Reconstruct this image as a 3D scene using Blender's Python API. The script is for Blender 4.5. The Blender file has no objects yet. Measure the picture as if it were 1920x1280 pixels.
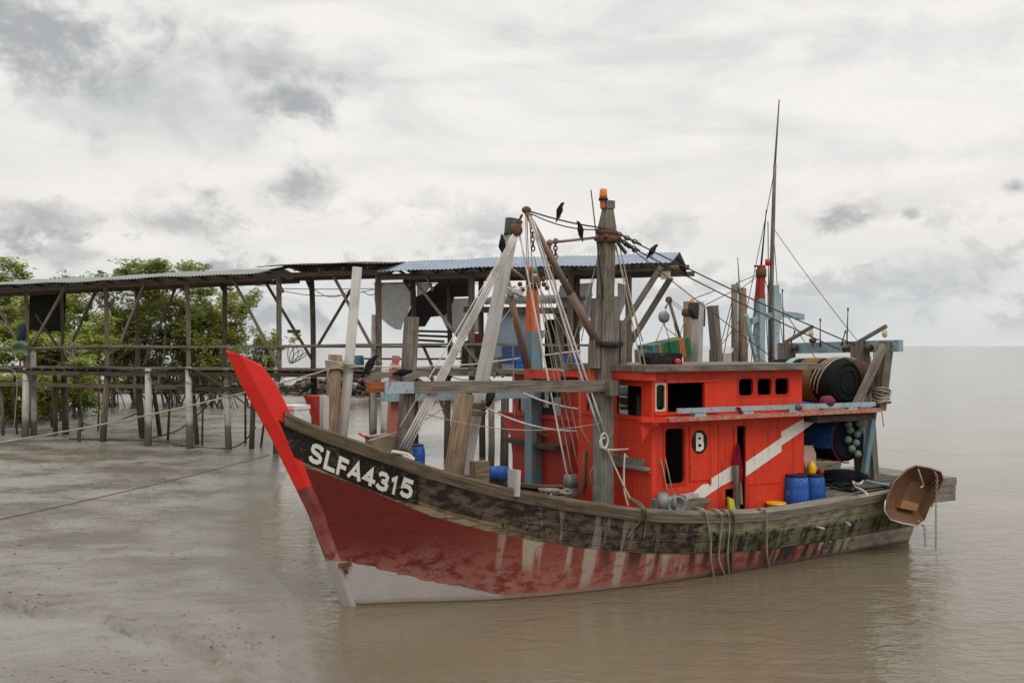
import bpy, math, random
import numpy as np
from mathutils import Vector, Matrix
R = math.radians
rnd = random.Random(7)
SC = bpy.context.scene
COL = SC.collection
V = Vector
H = 4.2          # eye height above the water, metres
F = 1867.0       # focal length in photo pixels
HV = 648.0       # row of the sea horizon

# ---------------------------------------------------------------- frames
ROT = R(30)
HX, HY = math.cos(ROT), math.sin(ROT)
B0 = V((-2.76, 16.1, 0))
PB0 = -HY * B0.x + HX * B0.y
def B(s, t, z):                       # boat frame: s aft along the keel, t away to starboard, z up
    return V((B0.x + HX * s - HY * t, B0.y + HY * s + HX * t, z))
def toB(p):
    dx, dy = p.x - B0.x, p.y - B0.y
    return (dx * HX + dy * HY, -dx * HY + dy * HX, p.z)
def D(u, v, y):
    return V(((u - 960) / F * y, y, H - (v - HV) / F * y))
def P(u, v, t):                       # point of a fore-and-aft vertical plane of the boats
    a = (u - 960) / F
    return D(u, v, (t + PB0) / (HX - HY * a))
def PS(u, v, s):                      # point of an athwartships vertical plane
    a = (u - 960) / F
    y = (s + B0.x * HX + B0.y * HY) / (HX * a + HY)
    return D(u, v, y)
JD = V((0.945, -0.3265, 0)).normalized(); JN = V((-JD.y, JD.x, 0)); JP = V((-22.1, 43, 0))
JC = JP.dot(JN)
def J(u, v, w=0.0):                   # vertical plane along the jetty
    a = (u - 960) / F
    return D(u, v, (w + JC) / (a * JN.x + JN.y))
def JX(l, w, z):
    p = JP + JD * l + JN * w
    return V((p.x, p.y, z))
def Jl(p):
    return (p - JP).dot(JD)
def G(u, v, z=0.0):                   # point on a level surface
    return D(u, v, (H - z) * F / (v - HV))

def curve(tab):
    xs = [p[0] for p in tab]; ys = [p[1] for p in tab]; n = len(xs)
    d = [(ys[i+1]-ys[i])/(xs[i+1]-xs[i]) for i in range(n-1)]
    m = [d[0]] + [0 if d[i-1]*d[i] <= 0 else 2*d[i-1]*d[i]/(d[i-1]+d[i]) for i in range(1, n-1)] + [d[-1]]
    def f(x):
        if x <= xs[0]: return ys[0]
        if x >= xs[-1]: return ys[-1]
        i = 0
        while x > xs[i+1]: i += 1
        h = xs[i+1]-xs[i]; q = (x-xs[i])/h
        return ((2*q**3-3*q*q+1)*ys[i] + (q**3-2*q*q+q)*h*m[i] + (-2*q**3+3*q*q)*ys[i+1] + (q**3-q*q)*h*m[i+1])
    return f

# ---------------------------------------------------------------- mesh builder (world coordinates)
class MB:
    def __init__(s):
        s.v = []; s.f = []; s.uv = []; s.sm = []; s.attr = {}
    def face(s, idx, uv=None, smooth=False):
        s.f.append(idx); s.uv.append(uv or [(0.0, 0.0)] * len(idx)); s.sm.append(smooth)
    def add(s, p):
        s.v.append(V(p)); return len(s.v) - 1
    def beam(s, p0, p1, w, h, up=(0, 0, 1), w1=None, h1=None, bow=0.0):
        p0 = V(p0); p1 = V(p1); d = p1 - p0; L = d.length
        if L < 1e-6: return s
        d = d / L; up = V(up)
        if abs(d.dot(up)) > 0.98: up = V((HX, HY, 0)) if abs(d.x*HX+d.y*HY) < 0.9 else V((0, 0, 1))
        sd = d.cross(up).normalized(); uu = sd.cross(d).normalized()
        w1 = w if w1 is None else w1; h1 = h if h1 is None else h1
        n = 1 if not bow else 6
        off = rnd.random() * 20; rings = []
        for i in range(n + 1):
            k = i / n; c = p0.lerp(p1, k) + uu * (bow * 4 * k * (1 - k))
            a = (w + (w1 - w) * k) / 2; b = (h + (h1 - h) * k) / 2
            rings.append([s.add(c + sd * (x * a) + uu * (y * b)) for x, y in ((-1, -1), (1, -1), (1, 1), (-1, 1))])
        ws = [0, w, w + h, 2 * w + h, 2 * w + 2 * h]
        for i in range(n):
            A, C = rings[i], rings[i + 1]; u0, u1 = off + L * i / n, off + L * (i + 1) / n
            for k in range(4):
                s.face([A[k], A[(k + 1) % 4], C[(k + 1) % 4], C[k]], [(u0, off + ws[k]), (u0, off + ws[k + 1]), (u1, off + ws[k + 1]), (u1, off + ws[k])])
        A, C = rings[0], rings[-1]
        e = [(off, off), (off + .05, off + w), (off + .1, off + w), (off + .1, off)]
        s.face(A[::-1], e); s.face(C[:], e)
        return s
    def box(s, c, sx, sy, sz, rz=0.0):
        c = V(c); d = V((math.cos(rz), math.sin(rz), 0)) * (sx / 2)
        return s.beam(c - d, c + d, sy, sz)
    def bbox(s, s0, s1, t0, t1, z0, z1):          # box in the boat frame
        tm, zm = (t0 + t1) / 2, (z0 + z1) / 2
        return s.beam(B(s0, tm, zm), B(s1, tm, zm), abs(t1 - t0), abs(z1 - z0))
    def tube(s, pts, r, n=6, r1=None, closed=False, cap=True, radii=None, squash=None, smooth=True):
        pts = [V(p) for p in pts]; m = len(pts)
        if m < 2: return s
        r1 = r if r1 is None else r1; L = 0; rings = []; off = rnd.random() * 20
        nrm = None; us = []
        for i, p in enumerate(pts):
            if closed: d = pts[(i + 1) % m] - pts[i - 1]
            elif i == 0: d = pts[1] - p
            elif i == m - 1: d = p - pts[-2]
            else: d = pts[i + 1] - pts[i - 1]
            if d.length < 1e-9: d = V((0, 0, 1))
            d.normalize()
            if nrm is None:
                nrm = d.cross(V((0, 0, 1)))
                if nrm.length < .05: nrm = d.cross(V((1, 0, 0)))
            nrm = (nrm - d * nrm.dot(d)).normalized(); bn = d.cross(nrm)
            if i: L += (p - pts[i - 1]).length
            us.append(off + L)
            rr = radii[i] if radii else r + (r1 - r) * i / (m - 1)
            sq = squash or 1.0
            rings.append([s.add(p + nrm * (math.cos(2 * math.pi * k / n) * rr) + bn * (math.sin(2 * math.pi * k / n) * rr * sq)) for k in range(n)])
        for i in range(m if closed else m - 1):
            A, C = rings[i], rings[(i + 1) % m]
            u0 = us[i]; u1 = us[i + 1] if i + 1 < m else us[i] + .05
            for k in range(n):
                v0, v1 = off + 6.28 * r * k / n, off + 6.28 * r * (k + 1) / n
                s.face([A[k], A[(k + 1) % n], C[(k + 1) % n], C[k]], [(u0, v0), (u0, v1), (u1, v1), (u1, v0)], smooth)
        if cap and not closed:
            s.face(rings[0][::-1]); s.face(rings[-1][:])
        return s
    def cyl(s, p0, p1, r, r1=None, n=14):
        return s.tube([p0, p1], r, n, r1)
    def lathe(s, prof, base, n=20, axis=(0, 0, 1)):
        ax = V(axis).normalized(); base = V(base)
        x = ax.cross(V((0, 0, 1)))
        x = V((1, 0, 0)) if x.length < .05 else x.normalized()
        y = ax.cross(x); rings = []
        for r, z in prof:
            rings.append([s.add(base + ax * z + x * (math.cos(2 * math.pi * k / n) * r) + y * (math.sin(2 * math.pi * k / n) * r)) for k in range(n)])
        for i in range(len(prof) - 1):
            A, C = rings[i], rings[i + 1]
            for k in range(n):
                s.face([A[k], A[(k + 1) % n], C[(k + 1) % n], C[k]], [(prof[i][1], k / n), (prof[i][1], (k + 1) / n), (prof[i + 1][1], (k + 1) / n), (prof[i + 1][1], k / n)], True)
        s.face(rings[0][::-1]); s.face(rings[-1][:])
        return s
    def ball(s, c, r, sc=(1, 1, 1), n=10, m=7, jit=0.0):
        c = V(c); rings = []
        for j in range(1, m):
            th = math.pi * j / m
            rings.append([s.add(c + V((math.sin(th) * math.cos(2 * math.pi * k / n) * r * sc[0], math.sin(th) * math.sin(2 * math.pi * k / n) * r * sc[1], math.cos(th) * r * sc[2])) * (1 + jit * (rnd.random() - .5))) for k in range(n)])
        t = s.add(c + V((0, 0, r * sc[2]))); b = s.add(c - V((0, 0, r * sc[2])))
        for k in range(n):
            s.face([t, rings[0][k], rings[0][(k + 1) % n]], None, True)
            s.face([b, rings[-1][(k + 1) % n], rings[-1][k]], None, True)
        for j in range(len(rings) - 1):
            for k in range(n):
                s.face([rings[j][k], rings[j + 1][k], rings[j + 1][(k + 1) % n], rings[j][(k + 1) % n]], None, True)
        return s
    def prism(s, poly, off):
        off = V(off); a = [s.add(p) for p in poly]; b = [s.add(V(p) + off) for p in poly]; n = len(a)
        o = V(poly[0]); d = V((HX, HY, 0))
        uvf = [((V(p) - o).dot(d), (V(p) - o).z) for p in poly]
        s.face(a[::-1], uvf[::-1]); s.face(b[:], uvf)
        for i in range(n):
            j = (i + 1) % n
            s.face([a[i], a[j], b[j], b[i]], [uvf[i], uvf[j], (uvf[j][0], uvf[j][1] + .05), (uvf[i][0], uvf[i][1] + .05)])
        return s
    def grid(s, rows, smooth=True, uvs=None):
        idx = [[s.add(p) for p in r] for r in rows]
        for i in range(len(rows) - 1):
            for k in range(len(rows[0]) - 1):
                uv = [(i * .1, k * .1), (i * .1, k * .1 + .1), (i * .1 + .1, k * .1 + .1), (i * .1 + .1, k * .1)]
                if uvs: uv = [uvs[i][k], uvs[i][k + 1], uvs[i + 1][k + 1], uvs[i + 1][k]]
                s.face([idx[i][k], idx[i][k + 1], idx[i + 1][k + 1], idx[i + 1][k]], uv, smooth)
        return idx
    def wall(s, o, ax, az, th, w, h, holes):       # slab with openings; o = outer lower corner, th = inward vector
        o, ax, az, th = V(o), V(ax), V(az), V(th)
        xs = sorted({0.0, w} | {x for q in holes for x in q[:2]}); zs = sorted({0.0, h} | {z for q in holes for z in q[2:]})
        nx, nz = len(xs) - 1, len(zs) - 1
        def full(i, j):
            if i < 0 or j < 0 or i >= nx or j >= nz: return False
            cx, cz = (xs[i] + xs[i + 1]) / 2, (zs[j] + zs[j + 1]) / 2
            return not any(q[0] < cx < q[1] and q[2] < cz < q[3] for q in holes)
        cache = {}
        def vt(i, j, k):
            if (i, j, k) not in cache: cache[(i, j, k)] = s.add(o + ax * xs[i] + az * zs[j] + th * k)
            return cache[(i, j, k)]
        for i in range(nx):
            for j in range(nz):
                if not full(i, j): continue
                uv = [(xs[i], zs[j]), (xs[i + 1], zs[j]), (xs[i + 1], zs[j + 1]), (xs[i], zs[j + 1])]
                s.face([vt(i, j, 0), vt(i + 1, j, 0), vt(i + 1, j + 1, 0), vt(i, j + 1, 0)], uv)
                s.face([vt(i, j, 1), vt(i, j + 1, 1), vt(i + 1, j + 1, 1), vt(i + 1, j, 1)], uv)
                for di, dj, a, b in ((-1, 0, (i, j), (i, j + 1)), (1, 0, (i + 1, j + 1), (i + 1, j)), (0, -1, (i + 1, j), (i, j)), (0, 1, (i, j + 1), (i + 1, j + 1))):
                    if not full(i + di, j + dj):
                        s.face([vt(*a, 0), vt(*b, 0), vt(*b, 1), vt(*a, 1)], uv)
        return s
    def ring(s, o, ax, az, th, w, h, fw, rad, n=5):  # window frame: square outside, rounded inside
        o, ax, az, th = V(o), V(ax), V(az), V(th); inner = []; outer = []
        for cx, cz, a0 in ((w - rad, h - rad, 0), (rad, h - rad, 90), (rad, rad, 180), (w - rad, rad, 270)):
            for i in range(n + 1):
                a = R(a0 + 90 * i / n); inner.append((cx + rad * math.cos(a), cz + rad * math.sin(a)))
                cxo = w + fw if cx > w / 2 else -fw; czo = h + fw if cz > h / 2 else -fw
                outer.append((cxo, czo))
        m = len(inner); q = [[s.add(o + ax * x + az * z + th * k) for x, z in L] for L in (outer, inner) for k in (0, 1)]
        for i in range(m):
            j = (i + 1) % m
            s.face([q[0][i], q[0][j], q[2][j], q[2][i]]); s.face([q[1][i], q[3][i], q[3][j], q[1][j]])
            s.face([q[2][i], q[2][j], q[3][j], q[3][i]]); s.face([q[0][i], q[1][i], q[1][j], q[0][j]])
        return s
    def chain(s, pts, link=0.09, r=0.011):
        L = [V(p) for p in pts]; tot = sum((L[i + 1] - L[i]).length for i in range(len(L) - 1)); n = max(2, int(tot / (link * .75)))
        def at(x):
            for i in range(len(L) - 1):
                l = (L[i + 1] - L[i]).length
                if x <= l: return L[i].lerp(L[i + 1], x / l), (L[i + 1] - L[i]).normalized()
                x -= l
            return L[-1], (L[-1] - L[-2]).normalized()
        for i in range(n):
            c, d = at(tot * (i + .5) / n); a = d.cross(V((0.3, 1, 0.2))).normalized(); b = d.cross(a)
            sd = a if i % 2 else b
            s.tube([c + d * (link / 2 * math.cos(k * math.pi / 4)) + sd * (link * .3 * math.sin(k * math.pi / 4)) for k in range(8)], r, 4, closed=True)
        return s

WM = {}
def mesh_of(mb, name, mat, M):
    me = bpy.data.meshes.new(name); Mi = M.inverted()
    me.from_pydata([Mi @ p for p in mb.v], [], mb.f)
    ul = me.uv_layers.new(name='UVMap')
    flat = [c for f in mb.uv for q in f for c in q]
    ul.data.foreach_set('uv', flat)
    me.polygons.foreach_set('use_smooth', mb.sm)
    for k, vals in mb.attr.items():
        at = me.attributes.new(k, 'FLOAT', 'POINT'); at.data.foreach_set('value', vals)
    if mat: me.materials.append(mat)
    me.update()
    return me
def tags(o, label=None, cat=None, group=None, kind=None):
    if label: o['label'] = label
    if cat: o['category'] = cat
    if group: o['group'] = group
    if kind: o['kind'] = kind
    return o
def thing(name, label, cat, loc, rz=0.0, group=None):
    o = bpy.data.objects.new(name, None); COL.objects.link(o)
    o.location = loc; o.rotation_euler = (0, 0, rz); o.empty_display_size = .2
    WM[o.name] = Matrix.Translation(V(loc)) @ Matrix.Rotation(rz, 4, 'Z')
    return tags(o, label, cat, group)
def part(mb, name, mat, parent, label=None):
    M = WM[parent.name]
    o = bpy.data.objects.new(name, mesh_of(mb, name, mat, M)); COL.objects.link(o); o.parent = parent
    WM[o.name] = M.copy()
    if label: o['label'] = label
    return o
def solo(mb, name, mat, label, cat, group=None, kind=None, keep=False, rz=0.0):
    lo = V([min(p[i] for p in mb.v) for i in range(3)]); hi = V([max(p[i] for p in mb.v) for i in range(3)])
    c = V((0, 0, 0)) if keep else V(((lo.x + hi.x) / 2, (lo.y + hi.y) / 2, lo.z))
    M = Matrix.Translation(c) @ Matrix.Rotation(rz, 4, 'Z')
    o = bpy.data.objects.new(name, mesh_of(mb, name, mat, M)); COL.objects.link(o); o.location = c; o.rotation_euler = (0, 0, rz)
    WM[o.name] = M
    return tags(o, label, cat, group, kind)
def sag(p0, p1, dip=0.0, n=10):
    p0, p1 = V(p0), V(p1)
    return [p0.lerp(p1, i / n) - V((0, 0, dip * 4 * (i / n) * (1 - i / n))) for i in range(n + 1)]
def spline(pts, n=6):
    pts = [V(p) for p in pts]; out = []
    for i in range(len(pts) - 1):
        a, b = pts[max(i - 1, 0)], pts[i]; c, d = pts[i + 1], pts[min(i + 2, len(pts) - 1)]
        for k in range(n):
            q = k / n
            out.append(0.5 * ((2 * b) + (c - a) * q + (2 * a - 5 * b + 4 * c - d) * q * q + (3 * b - a - 3 * c + d) * q ** 3))
    out.append(pts[-1]); return out
# ---------------------------------------------------------------- node helpers and materials
class NT:
    def __init__(s, nt):
        s.nt = nt; s.L = nt.links
    def n(s, t, **kw):
        x = s.nt.nodes.new(t)
        for k, v in kw.items(): setattr(x, k, v)
        return x
    def put(s, sock, val):
        if isinstance(val, bpy.types.NodeSocket): s.L.new(val, sock)
        elif val is not None:
            if isinstance(val, (tuple, list)) and sock.type == 'RGBA' and len(val) == 3: val = (*val, 1)
            sock.default_value = val
    def m(s, op, a, b=None, c=None, clamp=False):
        x = s.n('ShaderNodeMath', operation=op, use_clamp=clamp)
        s.put(x.inputs[0], a); s.put(x.inputs[1], b); s.put(x.inputs[2], c)
        return x.outputs[0]
    def vm(s, op, a, b=None):
        x = s.n('ShaderNodeVectorMath', operation=op); s.put(x.inputs[0], a)
        if op == 'SCALE': s.put(x.inputs['Scale'], b)
        else: s.put(x.inputs[1], b)
        return x.outputs['Value'] if op in ('LENGTH', 'DOT_PRODUCT', 'DISTANCE') else x.outputs[0]
    def mix(s, f, a, b, blend='MIX'):
        x = s.n('ShaderNodeMix', data_type='RGBA', blend_type=blend); x.clamp_factor = True
        s.put(x.inputs[0], f); s.put(x.inputs[6], a); s.put(x.inputs[7], b)
        return x.outputs[2]
    def noise(s, vec, scale=5, detail=4, rough=.55, dist=0.0, col=False):
        x = s.n('ShaderNodeTexNoise'); s.put(x.inputs['Vector'], vec)
        x.inputs['Scale'].default_value = scale; x.inputs['Detail'].default_value = detail
        x.inputs['Roughness'].default_value = rough; x.inputs['Distortion'].default_value = dist
        return x.outputs['Color'] if col else x.outputs[0]
    def step(s, x, a, b):
        k = s.n('ShaderNodeMapRange', interpolation_type='SMOOTHSTEP')
        s.put(k.inputs[0], x); s.put(k.inputs[1], a); s.put(k.inputs[2], b)
        return k.outputs[0]
    def comb(s, x, y, z):
        c = s.n('ShaderNodeCombineXYZ'); s.put(c.inputs[0], x); s.put(c.inputs[1], y); s.put(c.inputs[2], z); return c.outputs[0]
    def sep(s, v):
        c = s.n('ShaderNodeSeparateXYZ'); s.put(c.inputs[0], v); return c.outputs
    def attr(s, name):
        return s.n('ShaderNodeAttribute', attribute_name=name).outputs['Fac']
    def tc(s, k='Object'):
        return s.n('ShaderNodeTexCoord').outputs[k]
    def bump(s, h, st=.3, d=.02):
        b = s.n('ShaderNodeBump'); b.inputs['Strength'].default_value = st; b.inputs['Distance'].default_value = d
        s.put(b.inputs['Height'], h); return b.outputs[0]
def newmat(name):
    m = bpy.data.materials.new(name); m.use_nodes = True; nt = m.node_tree; nt.nodes.clear()
    k = NT(nt); o = k.n('ShaderNodeOutputMaterial'); b = k.n('ShaderNodeBsdfPrincipled'); nt.links.new(b.outputs[0], o.inputs[0])
    return m, k, b, o
def rgbmul(c, f): return tuple(min(1, x * f) for x in c)
MATS = {}
def wood(name, c1, c2, c3=None, rough=.85, grain=1.0, stain=.5, moss=0.0, tide=0.0, along=None):
    if name in MATS: return MATS[name]
    m, k, b, o = newmat(name)
    uv = k.sep(k.tc('UV')); ob = k.tc('Object')
    g = k.noise(k.comb(k.m('MULTIPLY', uv[0], 1.6 * grain), k.m('MULTIPLY', uv[1], 26 * grain), 0), 1.0, 6, .65)
    g2 = k.noise(k.comb(k.m('MULTIPLY', uv[0], .7), k.m('MULTIPLY', uv[1], 6), 3.1), 1.0, 4, .6)
    c = k.mix(k.step(g, .32, .68), c1, c2)
    st = k.noise(ob, 2.3, 5, .6)
    c = k.mix(k.m('MULTIPLY', k.step(st, .45, .75), stain), c, c3 or rgbmul(c1, .45))
    c = k.mix(k.m('MULTIPLY', k.step(g2, .6, .72), .55), c, rgbmul(c1, .5))
    if along: c = k.mix(k.step(k.m('ADD', uv[0], k.m('MULTIPLY', k.m('SUBTRACT', g2, .5), 2.0)), along[2], along[3]), c, k.mix(k.step(g, .32, .68), along[0], along[1]))
    if moss: c = k.mix(k.m('MULTIPLY', k.step(k.noise(ob, 3.7, 4), .5, .7), moss), c, (.09, .11, .04))
    if tide: c = k.mix(k.m('MULTIPLY', k.step(k.m('ADD', k.sep(ob)[2], k.m('MULTIPLY', k.m('SUBTRACT', st, .5), 1.6)), tide + .25, tide - .25), .8), c, (.062, .056, .042))
    k.put(b.inputs['Base Color'], c); b.inputs['Roughness'].default_value = rough
    b.inputs['Specular IOR Level'].default_value = .12
    k.put(b.inputs['Normal'], k.bump(g, .5, .012))
    MATS[name] = m; return m
def paint(name, col, worn=None, amt=.0, rough=.5, vary=.18, streak=.25, scale=4, spec=.24, bumps=.25, seam=0.0, fade=None):
    if name in MATS: return MATS[name]
    m, k, b, o = newmat(name); ob = k.tc('Object'); q = k.sep(ob)
    n1 = k.noise(ob, 1.1, 4); n2 = k.noise(ob, scale * 4, 5, .6)
    c = k.mix(k.m('MULTIPLY', k.step(n1, .3, .7), vary * 1.6), col, rgbmul(col, .6))
    stv = k.noise(k.comb(k.m('MULTIPLY', q[0], 9), k.m('MULTIPLY', q[1], 9), k.m('MULTIPLY', q[2], .8)), 1, 5, .6)
    c = k.mix(k.m('MULTIPLY', k.step(stv, .52, .72), streak), c, rgbmul(col, .45))
    c = k.mix(k.m('MULTIPLY', k.step(stv, .5, .28), streak * .5), c, tuple(min(1, x * 1.15 + .04) for x in col))
    sm_ = None
    if fade: c = k.mix(k.m('MULTIPLY', k.step(k.noise(ob, .9, 5, .6), .46, .66), .7), c, fade)
    if seam:
        sm_ = k.m('MAXIMUM', k.step(k.m('PINGPONG', k.m('DIVIDE', q[0], seam), .5), .022, .006), k.step(k.m('PINGPONG', k.m('DIVIDE', q[1], seam), .5), .022, .006))
        c = k.mix(k.m('MULTIPLY', sm_, k.m('MULTIPLY_ADD', n1, .5, .2)), c, rgbmul(col, .18))
        c = k.mix(k.m('MULTIPLY', k.step(k.m('ADD', stv, k.m('MULTIPLY', n2, .35)), .74, .86), .55), c, (.12, .035, .025))
    if amt:
        w = k.step(k.m('ADD', n2, k.m('MULTIPLY', k.m('SUBTRACT', k.noise(ob, scale, 6, .65), .5), 1.2)), .72 - .35 * amt, .78 - .35 * amt)
        c = k.mix(w, c, worn or (.2, .18, .15))
    k.put(b.inputs['Base Color'], c); b.inputs['Specular IOR Level'].default_value = spec
    k.put(b.inputs['Roughness'], k.m('MULTIPLY_ADD', n2, .25, rough - .12))
    k.put(b.inputs['Normal'], k.bump(k.m('ADD', k.m('MULTIPLY', n2, .4), stv), bumps, .012))
    MATS[name] = m; return m
def plain(name, col, rough=.7, spec=.3, vary=.3, scale=8, metal=0.0, bumps=.2):
    if name in MATS: return MATS[name]
    m, k, b, o = newmat(name); ob = k.tc('Object'); n1 = k.noise(ob, scale, 5, .6)
    k.put(b.inputs['Base Color'], k.mix(k.m('MULTIPLY', k.step(n1, .35, .7), vary), col, rgbmul(col, .5)))
    b.inputs['Roughness'].default_value = rough; b.inputs['Specular IOR Level'].default_value = spec; b.inputs['Metallic'].default_value = metal
    k.put(b.inputs['Normal'], k.bump(n1, bumps, .02))
    MATS[name] = m; return m
def ropemat(name, c):
    if name in MATS: return MATS[name]
    m, k, b, o = newmat(name); uv = k.sep(k.tc('UV'))
    w = k.m('SINE', k.m('ADD', k.m('MULTIPLY', uv[0], 130), k.m('MULTIPLY', uv[1], 90)))
    n1 = k.noise(k.tc('Object'), 3, 4)
    k.put(b.inputs['Base Color'], k.mix(k.m('MULTIPLY', k.step(w, -.4, 1), .35), k.mix(k.step(n1, .35, .7), c, rgbmul(c, .62)), rgbmul(c, .35)))
    b.inputs['Roughness'].default_value = .9; b.inputs['Specular IOR Level'].default_value = .15
    MATS[name] = m; return m

W_GREY = wood('weathered_grey_wood', (.10, .085, .068), (.235, .208, .175), (.06, .048, .037), stain=.6)
W_PALE = wood('bleached_pile', (.36, .35, .335), (.46, .445, .42), (.25, .235, .21), grain=.6, stain=.5)
W_BROWN = wood('brown_log', (.13, .085, .05), (.27, .2, .14), (.07, .05, .035))
W_RAIL = wood('rail_wood', (.07, .05, .035), (.185, .14, .10), (.035, .026, .02), stain=.75)
W_GUN = wood('gunwale_wood', (.075, .054, .038), (.19, .145, .105), (.035, .026, .02), stain=.6, along=((.15, .135, .11), (.32, .30, .25), 3.5, 8.0))
W_DARK = wood('dark_wood', (.035, .028, .022), (.1, .08, .06), (.02, .017, .014))
W_POST = wood('jetty_post_wood', (.085, .066, .05), (.2, .16, .125), (.05, .04, .03))
W_DECK = wood('deck_wood', (.13, .115, .095), (.26, .235, .2), (.06, .052, .042))
W_MOSS = wood('mossy_deck_wood', (.05, .045, .035), (.13, .115, .09), (.03, .028, .02), moss=.6)
W_MASTLOW = wood('mossy_mast_wood', (.13, .135, .12), (.27, .27, .25), (.08, .1, .05), moss=.55)
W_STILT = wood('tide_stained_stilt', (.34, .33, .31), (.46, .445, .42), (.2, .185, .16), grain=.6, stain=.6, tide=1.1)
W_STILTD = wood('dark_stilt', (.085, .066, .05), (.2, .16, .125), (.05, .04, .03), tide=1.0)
W_RED = wood('red_brown_wood', (.2, .055, .02), (.36, .11, .04), (.12, .03, .012))
RED = paint('cabin_red_paint', (.66, .042, .016), (.36, .1, .07), .03, .5, .25, .3, seam=.21, fade=(.56, .060, .034))
RED2 = paint('dull_red_paint', (.36, .035, .022), (.2, .05, .035), .2, .6, .3, .4, seam=.19)
REDSHADE = paint('shaded_red_paint', (.3, .04, .035), (.16, .05, .04), .2, .6)  # dull red with the side wall's shade mixed into the colour; not assigned
PEEL = paint('peeling_red_paint', (.50, .11, .075), (.33, .25, .2), .62, .8, .3, .3, 5)
BLUE = paint('pale_blue_paint', (.25, .36, .41), (.2, .18, .15), .35, .7, .25, .3, 4)
BLUEW = paint('worn_blue_mast_paint', (.14, .25, .31), (.2, .18, .15), .4, .7, .3, .4, 4)
BLUEL = paint('light_blue_paint', (.31, .39, .43), (.25, .22, .19), .3, .7, .25, .3, 4)
SALMON = paint('faded_salmon_paint', (.42, .15, .11), (.3, .12, .08), .25, .7)
ORANGE = paint('orange_paint', (.62, .125, .04), (.3, .1, .05), .25, .6)
BLACK = paint('black_paint', (.012, .011, .010), (.05, .042, .033), .3, .7, .3, .2)
WHITE = paint('white_paint', (.70, .67, .61), (.45, .38, .3), .0, .6, .15, .3)
PINKISH = paint('washed_pink_paint', (.52, .33, .28), (.4, .3, .26), .3, .8)
GREYM = plain('grey_cast_metal', (.22, .225, .22), .5, .5, .4, 6, .3)
RUST = plain('rusty_iron', (.13, .062, .035), .85, .3, .7, 14)
RUSTP = wood('rusty_pole', (.15, .09, .065), (.27, .2, .165), (.11, .055, .03), grain=.6)
WIRE = plain('dark_wire', (.05, .045, .04), .7, .3)
CHAINM = plain('chain_grey', (.36, .35, .36), .6, .5, .5, 20, .5)
DBLUE = paint('blue_plastic', (.018, .085, .34), (.10, .17, .36), .18, .45, .3, .35, 7)
YEL = plain('yellow_plastic', (.72, .42, .01), .4, .5, .15)
BLK = plain('black_rubber', (.014, .014, .014), .65, .4, .3)
DKGREEN = plain('dark_green_plastic', (.018, .032, .026), .55, .4, .3)
NETG = plain('dark_green_net', (.015, .018, .017), .95, .1, .6, 40, 0, .8)
NETB = plain('black_blue_net', (.011, .015, .022), .95, .1, .6, 40, 0, .8)
NETO = plain('ochre_net', (.2, .115, .045), .95, .1, .5, 40, 0, .8)
NETW = plain('mint_net', (.3, .46, .4), .95, .1, .4, 40, 0, .8)
TARPB = paint('blue_tarpaulin', (.022, .11, .36), (.2, .26, .36), .14, .5, .25, .3)
FLOATM = plain('green_float', (.15, .22, .165), .6, .3, .5, 7)
ROPEW = ropemat('white_rope', (.64, .6, .57))
ROPET = ropemat('tan_rope', (.4, .35, .27))
ROPEG = ropemat('olive_rope', (.17, .15, .1))
MAROON = plain('maroon_cloth', (.2, .012, .035), .95, .1, .5, 6)
PINKC = plain('faded_pink_cloth', (.38, .12, .16), .95, .1, .5, 9)
FOAM = plain('white_foam', (.64, .62, .60), .9, .2, .35)
BROWNF = plain('brown_fibreglass', (.15, .075, .04), .35, .5, .45, 3)
BEIGE = plain('beige_box', (.3, .23, .15), .8, .2, .3)
CREAM = plain('cream_frame', (.5, .45, .34), .6)
CROW = plain('crow_feather', (.012, .012, .015), .8, .12, .4, 20)
LEAF = None
def lampmat(name, col, e):
    m, k, b, o = newmat(name); b.inputs['Base Color'].default_value = (*col, 1); b.inputs['Roughness'].default_value = .25
    b.inputs['Transmission Weight'].default_value = .25
    MATS[name] = m; return m
LAMPO = lampmat('amber_lens', (.75, .2, .01), 0); LAMPR = lampmat('red_lens', (.62, .015, .03), 0); LAMPG = lampmat('green_lens', (.1, .35, .18), 0)
def glassmat():
    m, k, b, o = newmat('window_glass'); tr = k.n('ShaderNodeBsdfTransparent'); tr.inputs[0].default_value = (.55, .58, .56, 1)
    gl = k.n('ShaderNodeBsdfGlossy'); gl.inputs['Roughness'].default_value = .03
    mx = k.n('ShaderNodeMixShader'); fr = k.n('ShaderNodeFresnel'); fr.inputs[0].default_value = 1.5
    k.put(mx.inputs[0], k.m('MULTIPLY', fr.outputs[0], .3)); k.L.new(tr.outputs[0], mx.inputs[1]); k.L.new(gl.outputs[0], mx.inputs[2]); k.L.new(mx.outputs[0], o.inputs[0])
    return m
GLASS = glassmat()
INTER = plain('painted_dark_inside', (.035, .025, .02), .9)  # near-black colour standing in for the dimness inside cabin and shed
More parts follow.
